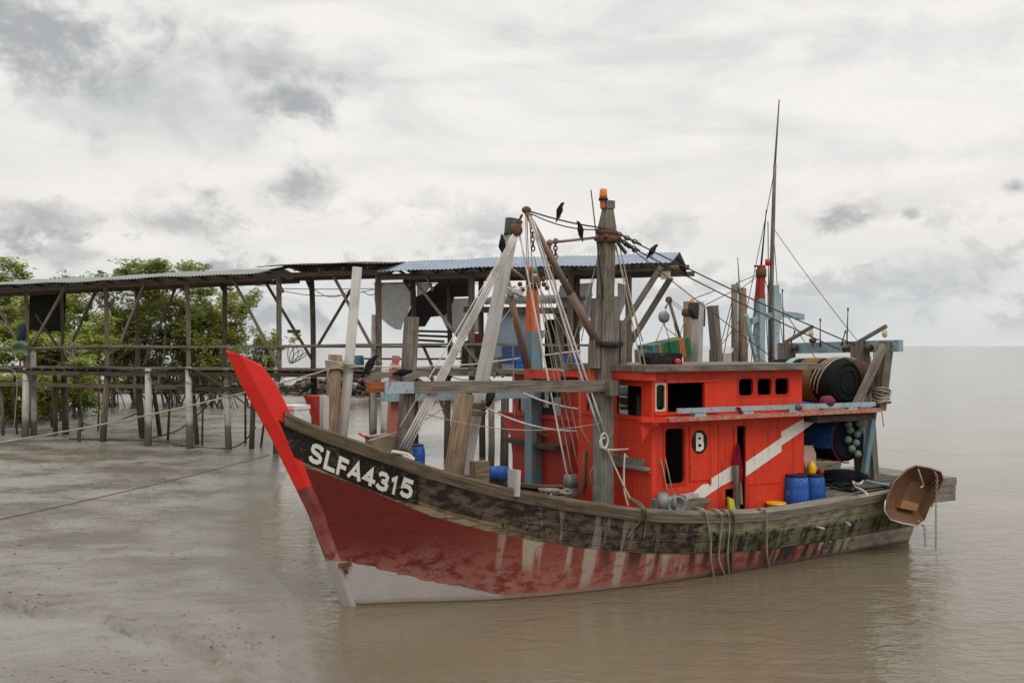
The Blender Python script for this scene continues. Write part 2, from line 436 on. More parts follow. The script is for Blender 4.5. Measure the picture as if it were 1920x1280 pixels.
def netcloth(name, col, dens):
    m, k, b, o = newmat(name); ob = k.tc('Object')
    n = k.noise(ob, 5, 5, .6)
    k.put(b.inputs['Base Color'], k.mix(k.step(n, .35, .7), col, rgbmul(col, .7))); b.inputs['Roughness'].default_value = .9
    q = k.sep(ob); w = k.m('MULTIPLY', k.m('SINE', k.m('MULTIPLY', q[0], 160)), k.m('SINE', k.m('MULTIPLY', q[2], 160)))
    tr = k.n('ShaderNodeBsdfTranslucent'); tr.inputs[0].default_value = (*col, 1); mx = k.n('ShaderNodeMixShader'); mx.inputs[0].default_value = .5
    al = k.n('ShaderNodeBsdfTransparent'); m2_ = k.n('ShaderNodeMixShader'); k.L.new(b.outputs[0], mx.inputs[1]); k.L.new(tr.outputs[0], mx.inputs[2])
    k.put(m2_.inputs[0], k.m('MULTIPLY_ADD', k.step(w, .2, .6), -(1 - dens), 1.0)); k.L.new(al.outputs[0], m2_.inputs[1]); k.L.new(mx.outputs[0], m2_.inputs[2]); k.L.new(m2_.outputs[0], o.inputs[0])
    MATS[name] = m; return m
SHADE = netcloth('grey_shade_cloth', (.66, .66, .66), .7)
SHADED = netcloth('black_shade_cloth', (.03, .026, .024), .82)
SHADEG = netcloth('dark_green_shade_cloth', (.035, .04, .025), .72)
# ---------------------------------------------------------------- camera, light, sky
cam = bpy.data.cameras.new('camera'); co = bpy.data.objects.new('camera', cam); COL.objects.link(co)
co.location = (0, 0, H); co.rotation_euler = (R(90), 0, 0); cam.sensor_width = 36; cam.lens = 36 * F / 1920
cam.shift_y = (HV - 640) / 1920; cam.clip_end = 20000; cam.clip_start = .1
SC.camera = co
SUN_EL, SUN_AZ = R(52), R(150)       # azimuth clockwise from +Y: over the viewer's right shoulder
sl = bpy.data.lights.new('sun', 'SUN'); so = bpy.data.objects.new('sun', sl); COL.objects.link(so)
sl.energy = 1.1; sl.angle = R(28); sl.color = (1, .95, .88)
dv = V((math.sin(SUN_AZ) * math.cos(SUN_EL), math.cos(SUN_AZ) * math.cos(SUN_EL), math.sin(SUN_EL)))
so.rotation_euler = dv.to_track_quat('Z', 'Y').to_euler(); so.location = (8, -8, 20)
SC.cycles.max_bounces = 6; SC.cycles.diffuse_bounces = 2; SC.cycles.glossy_bounces = 3; SC.cycles.transparent_max_bounces = 8; SC.cycles.transmission_bounces = 3
SC.view_settings.view_transform = 'Standard'; SC.view_settings.look = 'None'; SC.view_settings.exposure = 0.0; SC.view_settings.gamma = 1
wd = bpy.data.worlds.new('World'); SC.world = wd; wd.use_nodes = True
wt = wd.node_tree; wt.nodes.clear(); k = NT(wt)
wo = k.n('ShaderNodeOutputWorld'); bg = k.n('ShaderNodeBackground'); k.L.new(bg.outputs[0], wo.inputs[0])
sky = k.n('ShaderNodeTexSky', sky_type='NISHITA'); sky.sun_disc = False; sky.sun_elevation = SUN_EL; sky.sun_rotation = SUN_AZ
sky.air_density = 1; sky.dust_density = 3
d = k.tc('Generated'); q = k.sep(d)
az = k.m('ARCTAN2', q[0], q[1]); el = k.m('ARCSINE', q[2])
nz = k.vm('SCALE', d, 1.0)
wisp = k.noise(k.comb(k.m('MULTIPLY', az, 2.2), k.m('MULTIPLY', el, 8.5), k.m('MULTIPLY', az, .7)), 1.6, 4, .55, .6)
fine = k.noise(k.comb(k.m('MULTIPLY', az, 9), k.m('MULTIPLY', el, 17), 2.0), 1.5, 4, .62, .3)
base = k.mix(k.step(wisp, .30, .62), (.71, .72, .705), (.955, .925, .885))
base = k.mix(k.m('MULTIPLY', k.step(fine, .5, .75), .25), base, (.74, .75, .76))
warm = k.m('MULTIPLY', k.step(k.m('ABSOLUTE', k.m('SUBTRACT', el, .13)), .10, .0), .6)
base = k.mix(warm, base, (.955, .905, .855))
low = k.m('MULTIPLY', k.step(el, .10, .005), .75)
base = k.mix(low, base, (.66, .69, .70))
fA = k.noise(k.comb(k.m('MULTIPLY', az, 12), k.m('MULTIPLY', el, 17), 4.0), 1.6, 5, .62, .25)
fB = k.noise(k.comb(k.m('MULTIPLY', az, 11), k.m('MULTIPLY', el, 16), 9.0), 1.7, 5, .62, .25)
bank = k.m('MULTIPLY', k.step(k.m('ADD', fA, k.m('MULTIPLY', k.m('SUBTRACT', wisp, .5), .8)), (.47), .66), k.m('MULTIPLY', k.step(el, .17, .09), k.step(el, .0, .03)))
bank = k.m('MULTIPLY', bank, k.m('MULTIPLY_ADD', k.step(az, .05, -.25), .4, .5))
base = k.mix(bank, base, (.44, .46, .48))
def blob(u, v, ru, rv, dark, seed, col=(.37, .385, .40)):
    global base
    dirv = V(((u - 960) / F, 1, (HV - v) / F)).normalized()
    a0, e0 = math.atan2(dirv.x, dirv.y), math.asin(dirv.z)
    x = k.m('DIVIDE', k.m('SUBTRACT', az, a0), ru / F); y = k.m('DIVIDE', k.m('SUBTRACT', el, e0), rv / F)
    dist = k.m('SQRT', k.m('ADD', k.m('MULTIPLY', x, x), k.m('MULTIPLY', y, y)))
    n = fA if seed % 2 else fB
    mk = k.step(k.m('ADD', k.m('SUBTRACT', 1.0, dist), k.m('MULTIPLY', k.m('SUBTRACT', n, .5), 3.4)), -.15, 1.15)
    base = k.mix(k.m('MULTIPLY', mk, dark), base, col)
blob(280, 150, 380, 130, .55, 11, (.50, .52, .525)); blob(60, 60, 190, 110, .82, 1); blob(520, 100, 170, 60, .5, 2, (.45, .46, .47)); blob(560, 180, 75, 52, .8, 3)
blob(555, 345, 75, 55, .75, 4); blob(385, 362, 45, 24, .7, 5); blob(330, 420, 90, 32, .65, 6); blob(80, 410, 130, 45, .75, 7)
blob(90, 470, 130, 36, .6, 8); blob(850, 425, 150, 55, .5, 9, (.48, .50, .52)); blob(1235, 440, 75, 42, .55, 10, (.45, .47, .49)); blob(1590, 405, 95, 36, .85, 12)
blob(1905, 352, 32, 18, .8, 13); blob(1760, 520, 200, 45, .5, 14, (.47, .5, .53)); blob(1500, 575, 420, 60, .5, 15, (.55, .58, .61)); blob(1650, 95, 420, 60, .35, 16, (.6, .61, .63))
blob(1708, 405, 18, 12, .6, 17); blob(600, 560, 300, 60, .3, 18, (.62, .65, .67)); blob(1150, 25, 300, 45, .3, 19, (.6, .61, .63)); blob(1700, 290, 300, 30, .35, 20, (.62, .64, .66))
zen = k.m('MULTIPLY_ADD', k.step(el, R(21), R(65)), .85, 1.0)       # overcast sky is brighter overhead than at the horizon
cl = k.vm('SCALE', base, zen)
sk = k.vm('SCALE', sky.outputs[0], .10)
k.put(bg.inputs[0], k.mix(.95, sk, cl)); bg.inputs[1].default_value = 1.0

# ---------------------------------------------------------------- ground and water
shore = curve([(-20, 2.0), (6, -.6), (10, -1.9), (12.4, -2.55), (14.7, -3.2), (17, -4.0), (20, -5.0), (24, -6.0), (30, -7.0), (36, -7.8), (42, -9), (55, -11), (75, -12), (95, -11), (140, -30), (220, -60)])
gu0 = G(-60, 1135); gu1 = G(180, 1178); gu2 = G(360, 1225); gu3 = G(480, 1290)
def hash2(x, y):
    return math.sin(x * 1.7 + y * .6) * .5 + math.sin(x * .53 - y * 1.31 + 1.2) * .5 + math.sin(x * 3.9 + y * 2.7) * .22
def segd(p, a, b):
    d = b - a; q = max(0, min(1, (p - a).dot(d) / d.dot(d))); c = a + d * q
    return (p - c).length, (p.x - c.x) * -d.y + (p.y - c.y) * d.x
def mud(x, y):
    dd = shore(y) - x
    z = .022 * dd + .035 * min(1, dd / .8) if dd > 0 else .06 * dd
    z = max(-1.6, min(z, .34))
    kk = max(0, min(1, dd / 3)); z += (.004 + .016 * kk) * hash2(x * .9, y * .55) + (.002 + .010 * kk) * hash2(x * 2.3 + 4, y * 1.5)
    if y > 70 and x < 40:
        q = min(1, (y - 70) / 16); z = z * (1 - q) + q * (.25 if x < 5 else -.8 )
    if y > 110: z = min(z, -.5 - (y - 110) * .01); z = max(z, -2.0)
    if 8 < y < 20 and x < 2:
        wv = .10 * hash2(x * 2.4, y * 2.0) + .05 * hash2(x * 6.1 + 2, y * 5.3); p = V((x + wv * .5, y + wv, 0)); best = min((segd(p, a.to_2d().to_3d(), b.to_2d().to_3d()) for a, b in ((gu0, gu1), (gu1, gu2), (gu2, gu3))), key=lambda e: e[0])
        side = best[1]; dist = best[0]
        if side > 0: z += .085 * math.exp(-dist / 1.6) + .022 * math.exp(-dist / 1.6) * (hash2(x * 8, y * 6.3) + .6 * hash2(x * 17, y * 14))
        else: z -= .045 * math.exp(-(dist / .13) ** 2)
    return z
def axis(a, b, d0, far):
    xs = []; x = a
    while x < b: xs.append(x); x += d0
    xs.append(b); g = d0
    lo = []; x = a
    while x > -far: g *= 1.35; x -= g; lo.append(x)
    g = d0; hi = []; x = b
    while x < far: g *= 1.35; x += g; hi.append(x)
    return lo[::-1] + xs + hi
def axis2(segs, far):
    xs = [segs[0][0]]
    for a, b, dd in segs:
        x = a
        while x < b - 1e-6: x += dd; xs.append(x)
    g = 1.0; x = xs[0]; lo = []
    while x > -far: g *= 1.4; x -= g; lo.append(x)
    g = 1.0; x = xs[-1]; hi = []
    while x < far: g *= 1.4; x += g; hi.append(x)
    return lo[::-1] + xs + hi
gx = axis2([(-34, -12, .5), (-12, 1, .09), (1, 12, 1.0)], 9000); gy = axis2([(7, 22, .09), (22, 48, .4), (48, 110, 1.5)], 9000)
gm = MB(); rows = [[V((x, y, mud(x, y))) for x in gx] for y in gy]
gm.grid([r[::-1] for r in rows], True)
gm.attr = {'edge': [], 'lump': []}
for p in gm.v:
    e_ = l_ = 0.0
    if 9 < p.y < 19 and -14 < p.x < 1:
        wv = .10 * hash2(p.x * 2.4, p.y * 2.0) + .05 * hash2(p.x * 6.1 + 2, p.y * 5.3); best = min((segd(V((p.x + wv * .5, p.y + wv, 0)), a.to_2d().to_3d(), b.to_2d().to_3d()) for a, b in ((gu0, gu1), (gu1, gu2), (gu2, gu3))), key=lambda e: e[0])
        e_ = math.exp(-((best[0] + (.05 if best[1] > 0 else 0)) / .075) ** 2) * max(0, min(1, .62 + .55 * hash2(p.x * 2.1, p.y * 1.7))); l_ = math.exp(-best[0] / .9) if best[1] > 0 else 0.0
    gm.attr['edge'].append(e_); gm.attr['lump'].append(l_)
def mudmat():
    m, k, b, o = newmat('wet_mud'); ob = k.tc('Object'); q = k.sep(ob)
    st = k.comb(k.m('MULTIPLY', q[0], .7), k.m('MULTIPLY', q[1], .8), 0)
    big = k.noise(st, .55, 5, .55, .3); mid = k.noise(st, 2.6, 6, .62, .3); fin = k.noise(ob, 16, 6, .65)
    c = k.mix(k.step(big, .35, .65), (.155, .135, .110), (.225, .212, .185))
    c = k.mix(k.m('MULTIPLY', k.step(mid, .5, .72), .55), c, (.128, .108, .087))
    c = k.mix(k.m('MULTIPLY', k.step(fin, .60, .72), .6), c, (.075, .064, .05))
    c = k.mix(k.m('MULTIPLY', k.step(k.noise(k.comb(q[0], k.m('MULTIPLY', q[1], 1.3), 5.0), 3.1, 7, .7), .60, .68), .55), c, (.10, .085, .067))
    ed_ = k.attr('edge'); c = k.mix(k.m('MULTIPLY', k.step(k.m('ADD', ed_, k.m('MULTIPLY', k.m('SUBTRACT', fin, .5), .9)), .40, .85), .7), c, (.07, .06, .047)); c = k.mix(k.m('MULTIPLY', k.attr('lump'), k.m('MULTIPLY_ADD', mid, .9, .1)), c, (.115, .094, .073))  # dark ledge line: wet groove mud with undercut shadow painted into the colour
    shal = k.step(q[2], .075, .0)
    k.put(b.inputs['Base Color'], k.mix(shal, c, (.140, .116, .084)))
    wet = k.step(k.m('ADD', k.m('MULTIPLY', mid, .5), k.m('MULTIPLY', big, .5)), .42, .60)
    wet = k.m('MULTIPLY', wet, k.step(q[2], .0, .14))
    k.put(b.inputs['Roughness'], k.m('SUBTRACT', k.m('MULTIPLY_ADD', wet, .42, .15), k.m('MULTIPLY', shal, .2))); b.inputs['Specular IOR Level'].default_value = .5
    rip = k.noise(k.comb(k.m('MULTIPLY', q[0], 1.2), k.m('MULTIPLY', q[1], 5.0), 0), 1.6, 4, .5, .4)
    k.put(b.inputs['Normal'], k.bump(k.m('ADD', k.m('ADD', k.m('MULTIPLY', fin, .55), mid), k.m('MULTIPLY', rip, .6)), .42, .05))
    return m
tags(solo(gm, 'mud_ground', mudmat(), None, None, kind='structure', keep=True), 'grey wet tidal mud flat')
wm = MB(); wx = axis2([(-40, 40, 4.0)], 12000)
wm.grid([[V((x, y, 0)) for x in wx][::-1] for y in wx], True)
def watermat():
    m, k, b, o = newmat('muddy_water'); ob = k.tc('Object'); q = k.sep(ob)
    big = k.noise(ob, .12, 4, .5)
    k.put(b.inputs['Base Color'], k.mix(k.step(big, .3, .7), (.132, .107, .072), (.165, .136, .095)))
    b.inputs['Roughness'].default_value = .10; b.inputs['IOR'].default_value = 1.33; k.put(b.inputs['Specular IOR Level'], k.m('MULTIPLY_ADD', k.step(k.vm('LENGTH', ob), 350, 800), -.27, .5))
    v1 = k.comb(k.m('MULTIPLY', q[0], 1.0), k.m('MULTIPLY', q[1], 1.9), 0)
    w = k.m('ADD', k.noise(v1, 1.5, 3, .5, .8), k.m('MULTIPLY', k.noise(v1, 5.5, 3, .55, .6), .35))
    w = k.m('ADD', w, k.m('MULTIPLY', k.noise(v1, .35, 2), 1.2))
    dist = k.vm('LENGTH', ob)
    calm = k.m('ADD', .35, k.m('MULTIPLY', k.step(k.noise(ob, .16, 3), .35, .65), .65))
    bn = k.n('ShaderNodeBump'); bn.inputs['Distance'].default_value = .075; k.put(bn.inputs['Strength'], k.m('MULTIPLY', calm, k.m('MULTIPLY_ADD', k.step(dist, 55, 12), .45, .28))); k.put(bn.inputs['Height'], w)
    k.put(b.inputs['Normal'], bn.outputs[0])
    return m
tags(solo(wm, 'water', watermat(), None, None, kind='structure', keep=True), 'brown tidal water')
wd.cycles.sampling_method = 'MANUAL'; wd.cycles.sample_map_resolution = 256
# ---------------------------------------------------------------- hulls
class Hull:
    def __init__(s, ds, dt, sF, wR, zg, bg, bw, L0, L1, thick=.09):
        s.ds, s.dt = ds, dt; s.sF = curve(sF); s.wR = curve(wR); s.zg = curve(zg); s.bg = curve(bg); s.bw = curve(bw); s.L0 = L0; s.L1 = L1; s.thick = thick
    def srab(s, z): return s.sF(z) + s.wR(z)
    def q(s, sl, z):
        r = s.srab(z); return (sl - r) / (s.L1 - r)
    def b(s, sl, z, out=0.0):
        qq = max(0.0, min(1.0, s.q(sl, z))); zg = s.zg(sl)
        e = max(0.0, min(1.0, z / zg)) ** .85 if z > 0 else 0.0
        bw, bg = s.bw(qq), s.bg(qq); r = bw + (bg - bw) * e
        if z < 0: r = bw * (1 + .25 * z)
        return r + out
    def W(s, sl, t, z): return B(sl + s.ds, t + s.dt, z)
    def hit(s, u, v, out=0.0, side=-1):
        t = side * 1.2
        for _ in range(25):
            p = P(u, v, t + s.dt); a = toB(p); t = side * s.b(a[0] - s.ds, a[2], out)
        return p, a[0] - s.ds, a[2]
    def side_rows(s, side, nq=70, nk=16, off=0.0):
        rows = []; info = []
        for i in range(nq + 1):
            qq = (i / nq) ** 1.25; row = []; inf = []
            for j in range(nk + 1):
                e = j / nk
                sl = qq * (s.L1 - s.L0) + s.L0
                zt = s.zg(sl)
                for _ in range(6):
                    z = -.5 + (zt + .5) * e; r = s.srab(z); sl = r + qq * (s.L1 - r)
                zt2 = s.zg(s.srab(zt) + qq * (s.L1 - s.srab(zt)))
                z = -.5 + (zt2 + .5) * e; r = s.srab(z); sl = r + qq * (s.L1 - r)
                row.append(s.W(sl, side * s.b(sl, z, off), z)); inf.append((sl, z, zt2 - z))
            rows.append(row); info.append(inf)
        return rows, info
def build_hull(h, root, zred, mat, deckz, railmat, deckmat, innermat, raildrop=.2, railw=.2):
    mb = MB(); A = {'a_s': [], 'a_z': [], 'a_red': [], 'a_gun': []}
    ends = {}
    for side in (-1, 1):
        rows, info = h.side_rows(side)
        if side > 0: rr = [r[::-1] for r in rows]; ii = [r[::-1] for r in info]
        else: rr, ii = rows, info
        idx = mb.grid([r[::-1] for r in rr]); ii = [r[::-1] for r in ii]
        for r in ii:
            for (sl, z, g) in r:
                A['a_s'].append(sl); A['a_z'].append(z); A['a_red'].append(z - zred(sl)); A['a_gun'].append(g)
        ends[side] = (rows[-1], info[-1])
    (ra, ia), (rb, ib) = ends[-1], ends[1]
    tr = [[p for p in ra], [p for p in rb]]
    mb.grid(tr, False)
    for inf in (ia, ib):
        for (sl, z, g) in inf:
            A['a_s'].append(sl); A['a_z'].append(z); A['a_red'].append(z - zred(sl)); A['a_gun'].append(g)
    mb.attr = A
    hull = part(mb, 'hull', mat, root)
    # inside of the bulwark
    ib_ = MB()
    for side in (-1, 1):
        rows = []
        for i in range(50):
            sl = h.srab(h.zg(h.L0)) + .35 + (h.L1 - h.L0 - .5) * i / 49
            zt = h.zg(sl); zb = min(deckz(sl), zt - .05)
            rows.append([h.W(sl, side * max(.03, h.b(sl, zt) - .1), zt - .01), h.W(sl, side * max(.02, h.b(sl, zb) - .12), zb - .02)])
        ib_.grid(rows if side > 0 else [r[::-1] for r in rows])
    part(ib_, 'bulwark', innermat, hull)
    rl = MB()
    for side in (-1, 1):
        rows = []; uvs = []
        n = 70
        for i in range(n + 1):
            s0 = h.srab(h.zg(h.L0)) - .02
            sl = s0 + (h.L1 - s0) * i / n; zt = h.zg(sl); zm = zt - raildrop
            bt = h.b(sl, zt); bm = h.b(sl, zm)
            wi = min(railw, bt * .9)
            pr = [h.W(sl, side * (bm + .012), zm), h.W(sl, side * (bm + .055), zm + .015), h.W(sl, side * (bt + .06), zt - .02), h.W(sl, side * (bt + .045), zt + .02), h.W(sl, side * (bt - wi), zt + .02), h.W(sl, side * (bt - wi), zt - .05)]
            rows.append(pr); uvs.append([(sl, w) for w in (0, .04, .22, .27, .5, .57)])
        if side < 0:
            rl.grid([r[::-1] for r in rows], False, [u[::-1] for u in uvs])
        else: rl.grid(rows, False, uvs)
    part(rl, 'gunwale_rail', railmat, hull)
    dk = MB(); rows = []; uvs = []
    for i in range(40):
        sl = h.srab(h.zg(h.L0)) + .5 + (h.L1 - h.L0 - .55) * i / 39; z = deckz(sl); w = max(.03, h.b(sl, min(z, h.zg(sl))) - .06)
        rows.append([h.W(sl, w * x, z + .03 * (1 - x * x)) for x in (-1, -.5, 0, .5, 1)]); uvs.append([(sl, w * x * .9) for x in (-1, -.5, 0, .5, 1)])
    dk.grid(rows, False, uvs)
    part(dk, 'deck', deckmat, root)
    return hull
def build_stem(h, root, levels, mat, ztop_back, name='stem_post', hw=.125, ch=.2):
    mb = MB(); rings = []
    n = len(levels)
    for i, z in enumerate(levels):
        f = h.sF(z); r = h.srab(z) + .05
        zb = z
        if i == n - 1: zb = ztop_back
        c = min(ch, (r - f) * .6)
        fs = [(f, 0.0, z), (f + c, -hw, z - (z - zb) * .25), (r, -hw, zb), (r, hw, zb), (f + c, hw, z - (z - zb) * .25)]
        rings.append([mb.add(h.W(a, b, cc)) for a, b, cc in fs])
    for i in range(n - 1):
        A, C = rings[i], rings[i + 1]
        for k_ in range(5):
            mb.face([A[k_], C[k_], C[(k_ + 1) % 5], A[(k_ + 1) % 5]])
    mb.face(rings[0][:]); mb.face(rings[-1][::-1])
    o = part(mb, name, mat, root); bv = o.modifiers.new('Bevel', 'BEVEL'); bv.width = .022; bv.segments = 2; bv.limit_method = 'ANGLE'; bv.angle_limit = R(25)
    return o
def hullmat(name, style=1):
    m, k, b, o = newmat(name)
    S, Z, RD, GN = k.attr('a_s'), k.attr('a_z'), k.attr('a_red'), k.attr('a_gun')
    lo = k.noise(k.comb(S, Z, 1.0), 1.1, 6, .62); mid = k.noise(k.comb(S, k.m('MULTIPLY', Z, 1.6), 2.0), 4.0, 7, .65); fin = k.noise(k.comb(k.m('MULTIPLY', S, 2), k.m('MULTIPLY', Z, 24), 5.0), 1.6, 6, .65)
    ver = k.noise(k.comb(k.m('MULTIPLY', S, 6.0), k.m('MULTIPLY', Z, .55), 9.0), 1.0, 5, .6)
    # top planking: black-brown forward, grey-green aft
    top = k.mix(k.step(mid, .42, .60), (.026, .021, .017), (.115, .083, .058))
    top = k.mix(k.m('MULTIPLY', k.step(lo, .5, .68), .75), top, (.17, .135, .10))
    top = k.mix(k.m('MULTIPLY', k.step(fin, .5, .7), .5), top, (.035, .028, .022))
    aft = k.mix(k.step(mid, .38, .62), (.185, .172, .112), (.36, .335, .25))
    aft = k.mix(k.m('MULTIPLY', k.step(lo, .47, .65), .5), aft, (.15, .165, .07))
    aft = k.mix(k.m('MULTIPLY', k.step(fin, .5, .7), .45), aft, (.07, .065, .04))
    aftband = k.mix(k.step(k.m('ADD', k.m('MULTIPLY', ver, .6), k.m('MULTIPLY', mid, .4)), .40, .56), (.030, .026, .018), (.155, .145, .09))
    bandm = k.step(k.m('ADD', RD, k.m('MULTIPLY', k.m('SUBTRACT', lo, .5), .3)), .42, .30)
    aft = k.mix(bandm, aft, aftband)
    sw = k.m('ADD', S, k.m('MULTIPLY', k.m('SUBTRACT', mid, .5), 2.2))
    top = k.mix(k.step(sw, 5.6, 6.5), top, aft)
    grey = k.m('MULTIPLY', k.m('MULTIPLY', k.step(sw, 2.6, 3.2), k.step(sw, 5.4, 4.6)), k.step(ver, .52, .60))
    top = k.mix(k.m('MULTIPLY', grey, .65), top, (.25, .23, .20))
    # tan strake below the name board
    tanm = k.m('MULTIPLY', k.m('MULTIPLY', k.step(k.m('ADD', RD, k.m('MULTIPLY', k.m('SUBTRACT', fin, .5), .1)), .17, .14), k.step(sw, 3.0, 1.9)), 1.0)
    top = k.mix(tanm, top, k.mix(k.step(k.m('ADD', k.m('MULTIPLY', fin, .6), k.m('MULTIPLY', mid, .4)), .42, .60), (.10, .075, .045), (.30, .23, .145)))
    # antifouling
    red = k.mix(k.step(k.m('ADD', k.m('MULTIPLY', S, .16), k.m('MULTIPLY', k.m('SUBTRACT', lo, .5), .7)), .1, .75), (.135, .023, .017), (.25, .060, .042))
    red = k.mix(k.m('MULTIPLY', k.step(mid, .48, .66), .65), red, (.085, .018, .014))
    pinkz = k.m('MULTIPLY', k.step(k.m('ADD', Z, k.m('MULTIPLY', k.m('SUBTRACT', lo, .5), 1.0)), 1.25, .2), .85)
    red = k.mix(k.m('MULTIPLY', pinkz, k.step(mid, .40, .56)), red, (.33, .15, .125))
    # bleached drips hanging from the scuppers
    n1 = k.noise(k.comb(k.m('MULTIPLY', S, .9), k.m('MULTIPLY', RD, .25), 7.0), 1.0, 2); n2 = k.noise(k.comb(k.m('MULTIPLY', S, 1.7), 4.0, 2.0), 1.0, 1)
    per = k.m('PINGPONG', k.m('MULTIPLY', k.m('ADD', S, k.m('MULTIPLY', k.m('SUBTRACT', n1, .5), 1.3)), 1.9), .5)
    sk_ = k.m('ADD', per, k.m('ADD', k.m('MULTIPLY', RD, .12), k.m('MULTIPLY', k.m('SUBTRACT', n2, .5), 1.0)))
    drip = k.step(k.m('ADD', sk_, k.m('MULTIPLY', k.m('SUBTRACT', ver, .5), .8)), .24, .40)
    dm = k.m('MULTIPLY', k.m('MULTIPLY', k.step(S, 2.0, 2.6), k.step(S, 6.4, 5.6)), k.m('MULTIPLY', k.step(k.m('ADD', RD, k.m('MULTIPLY', k.m('SUBTRACT', n2, .5), 1.4)), -.72, -.40), k.step(mid, .30, .46)))
    red = k.mix(k.m('MULTIPLY', k.m('MULTIPLY', drip, dm), .85), red, (.36, .315, .25))
    drk = k.m('MULTIPLY', k.step(k.m('ADD', per, k.m('MULTIPLY', k.m('SUBTRACT', ver, .5), .5)), .22, .10), k.m('MULTIPLY', k.step(S, 3.2, 4.6), k.step(RD, -.6, .0)))
    red = k.mix(k.m('MULTIPLY', drk, .85), red, (.035, .026, .02))
    # bare aft bottom with blue-black stripes
    stp = k.step(k.m('ADD', ver, k.m('MULTIPLY', k.m('SUBTRACT', mid, .5), .2)), .47, .53)
    bare = k.mix(k.step(mid, .38, .62), (.27, .225, .175), (.40, .35, .29))
    bare = k.mix(k.m('MULTIPLY', k.step(lo, .5, .7), .45), bare, (.16, .135, .10))
    low = k.mix(k.step(sw, 9.3, 9.7), k.mix(k.m('MULTIPLY', k.m('MULTIPLY', stp, k.step(sw, 7.0, 8.4)), .85), red, (.028, .032, .035)), k.mix(k.m('MULTIPLY', k.m('MULTIPLY', stp, k.step(sw, 10.6, 9.9)), .9), bare, (.04, .055, .065)))
    edge = k.m('ADD', RD, k.m('MULTIPLY', k.m('SUBTRACT', mid, .5), .07))
    c = k.mix(k.step(edge, .012, -.012), top, low)
    line = k.m('MULTIPLY', k.step(k.m('ABSOLUTE', k.m('ADD', edge, .005)), .02, .008), k.step(S, 4.0, 5.0))
    c = k.mix(k.m('MULTIPLY', line, .6), c, (.02, .017, .013))
    # grey primer at the forefoot
    pr = k.m('SUBTRACT', k.m('SUBTRACT', .74, k.m('MULTIPLY', S, .27)), k.m('ADD', Z, k.m('MULTIPLY', k.m('SUBTRACT', mid, .5), .22)))
    prm = k.m('MULTIPLY', k.step(pr, -.01, .012), k.step(S, 2.5, 2.35))
    c = k.mix(prm, c, k.mix(k.step(lo, .35, .7), (.42, .385, .37), (.33, .31, .29)))
    slime = k.step(k.m('ADD', Z, k.m('MULTIPLY', k.m('SUBTRACT', mid, .5), .14)), .13, .05)
    c = k.mix(k.m('MULTIPLY', slime, .75), c, k.mix(k.step(S, 3.0, 7.0), (.28, .225, .18), (.13, .105, .08)))
    c = k.mix(k.m('MULTIPLY', k.step(k.m('ADD', Z, k.m('MULTIPLY', k.m('SUBTRACT', fin, .5), .02)), .045, .02), .8), c, (.10, .045, .035))
    # plank seams
    pl = k.m('PINGPONG', k.m('MULTIPLY', GN, 1 / .19), .5)
    seam = k.step(pl, .045, .0)
    seam = k.m('MULTIPLY', seam, k.m('MULTIPLY_ADD', k.step(RD, -.02, .02), .65, .05))
    c = k.mix(seam, c, (.018, .015, .012))
    butt = k.m('PINGPONG', k.m('ADD', k.m('MULTIPLY', S, .37), k.m('MULTIPLY', k.m('FLOOR', k.m('MULTIPLY', GN, 1 / .19)), .37)), .5)
    c = k.mix(k.m('MULTIPLY', k.m('MULTIPLY', k.step(butt, .004, .001), .6), k.step(RD, -.02, .02)), c, (.02, .017, .014))
    k.put(b.inputs['Base Color'], c); b.inputs['Roughness'].default_value = .7; b.inputs['Specular IOR Level'].default_value = .13
    k.put(b.inputs['Normal'], k.bump(k.m('ADD', k.m('ADD', k.m('MULTIPLY', fin, .5), k.m('MULTIPLY', mid, .5)), k.m('MULTIPLY', k.m('MULTIPLY', k.step(pl, .09, .0), k.m('MULTIPLY_ADD', k.step(RD, -.02, .02), .8, .2)), -1.0)), .5, .012))
    return m
def stemmat(name, zc, sl):
    m, k, b, o = newmat(name); ob = k.tc('Object'); q = k.sep(ob); n = k.noise(ob, 3, 6, .62); n2 = k.noise(ob, 30, 4)
    e = k.m('SUBTRACT', q[2], k.m('MULTIPLY_ADD', k.m('ADD', q[0], .6), sl, zc))
    dull = k.mix(k.step(n, .4, .62), (.155, .028, .024), (.235, .06, .055))
    dull = k.mix(k.m('MULTIPLY', k.step(k.m('ADD', q[2], k.m('MULTIPLY', n, .8)), 1.7, 1.0), k.step(n, .42, .55)), dull, (.34, .165, .15))
    dull = k.mix(k.step(k.m('ADD', q[2], k.m('MULTIPLY', k.m('SUBTRACT', n, .5), .25)), .78, .75), dull, (.34, .31, .295))
    br = k.mix(k.m('MULTIPLY', k.step(n, .35, .7), .4), (.66, .022, .016), (.5, .014, .010))
    br = k.mix(k.m('MULTIPLY', k.step(k.noise(ob, 7, 6, .7), .62, .70), .5), br, (.36, .05, .035)); e = k.m('ADD', e, k.m('MULTIPLY', k.m('SUBTRACT', k.noise(ob, 14, 4), .5), .06))
    c = k.mix(k.step(e, -.012, .012), dull, br)
    k.put(b.inputs['Base Color'], c); b.inputs['Roughness'].default_value = .5; b.inputs['Specular IOR Level'].default_value = .35
    k.put(b.inputs['Normal'], k.bump(k.m('ADD', n2, k.m('MULTIPLY', n, 1.5)), .5, .015))
    return m
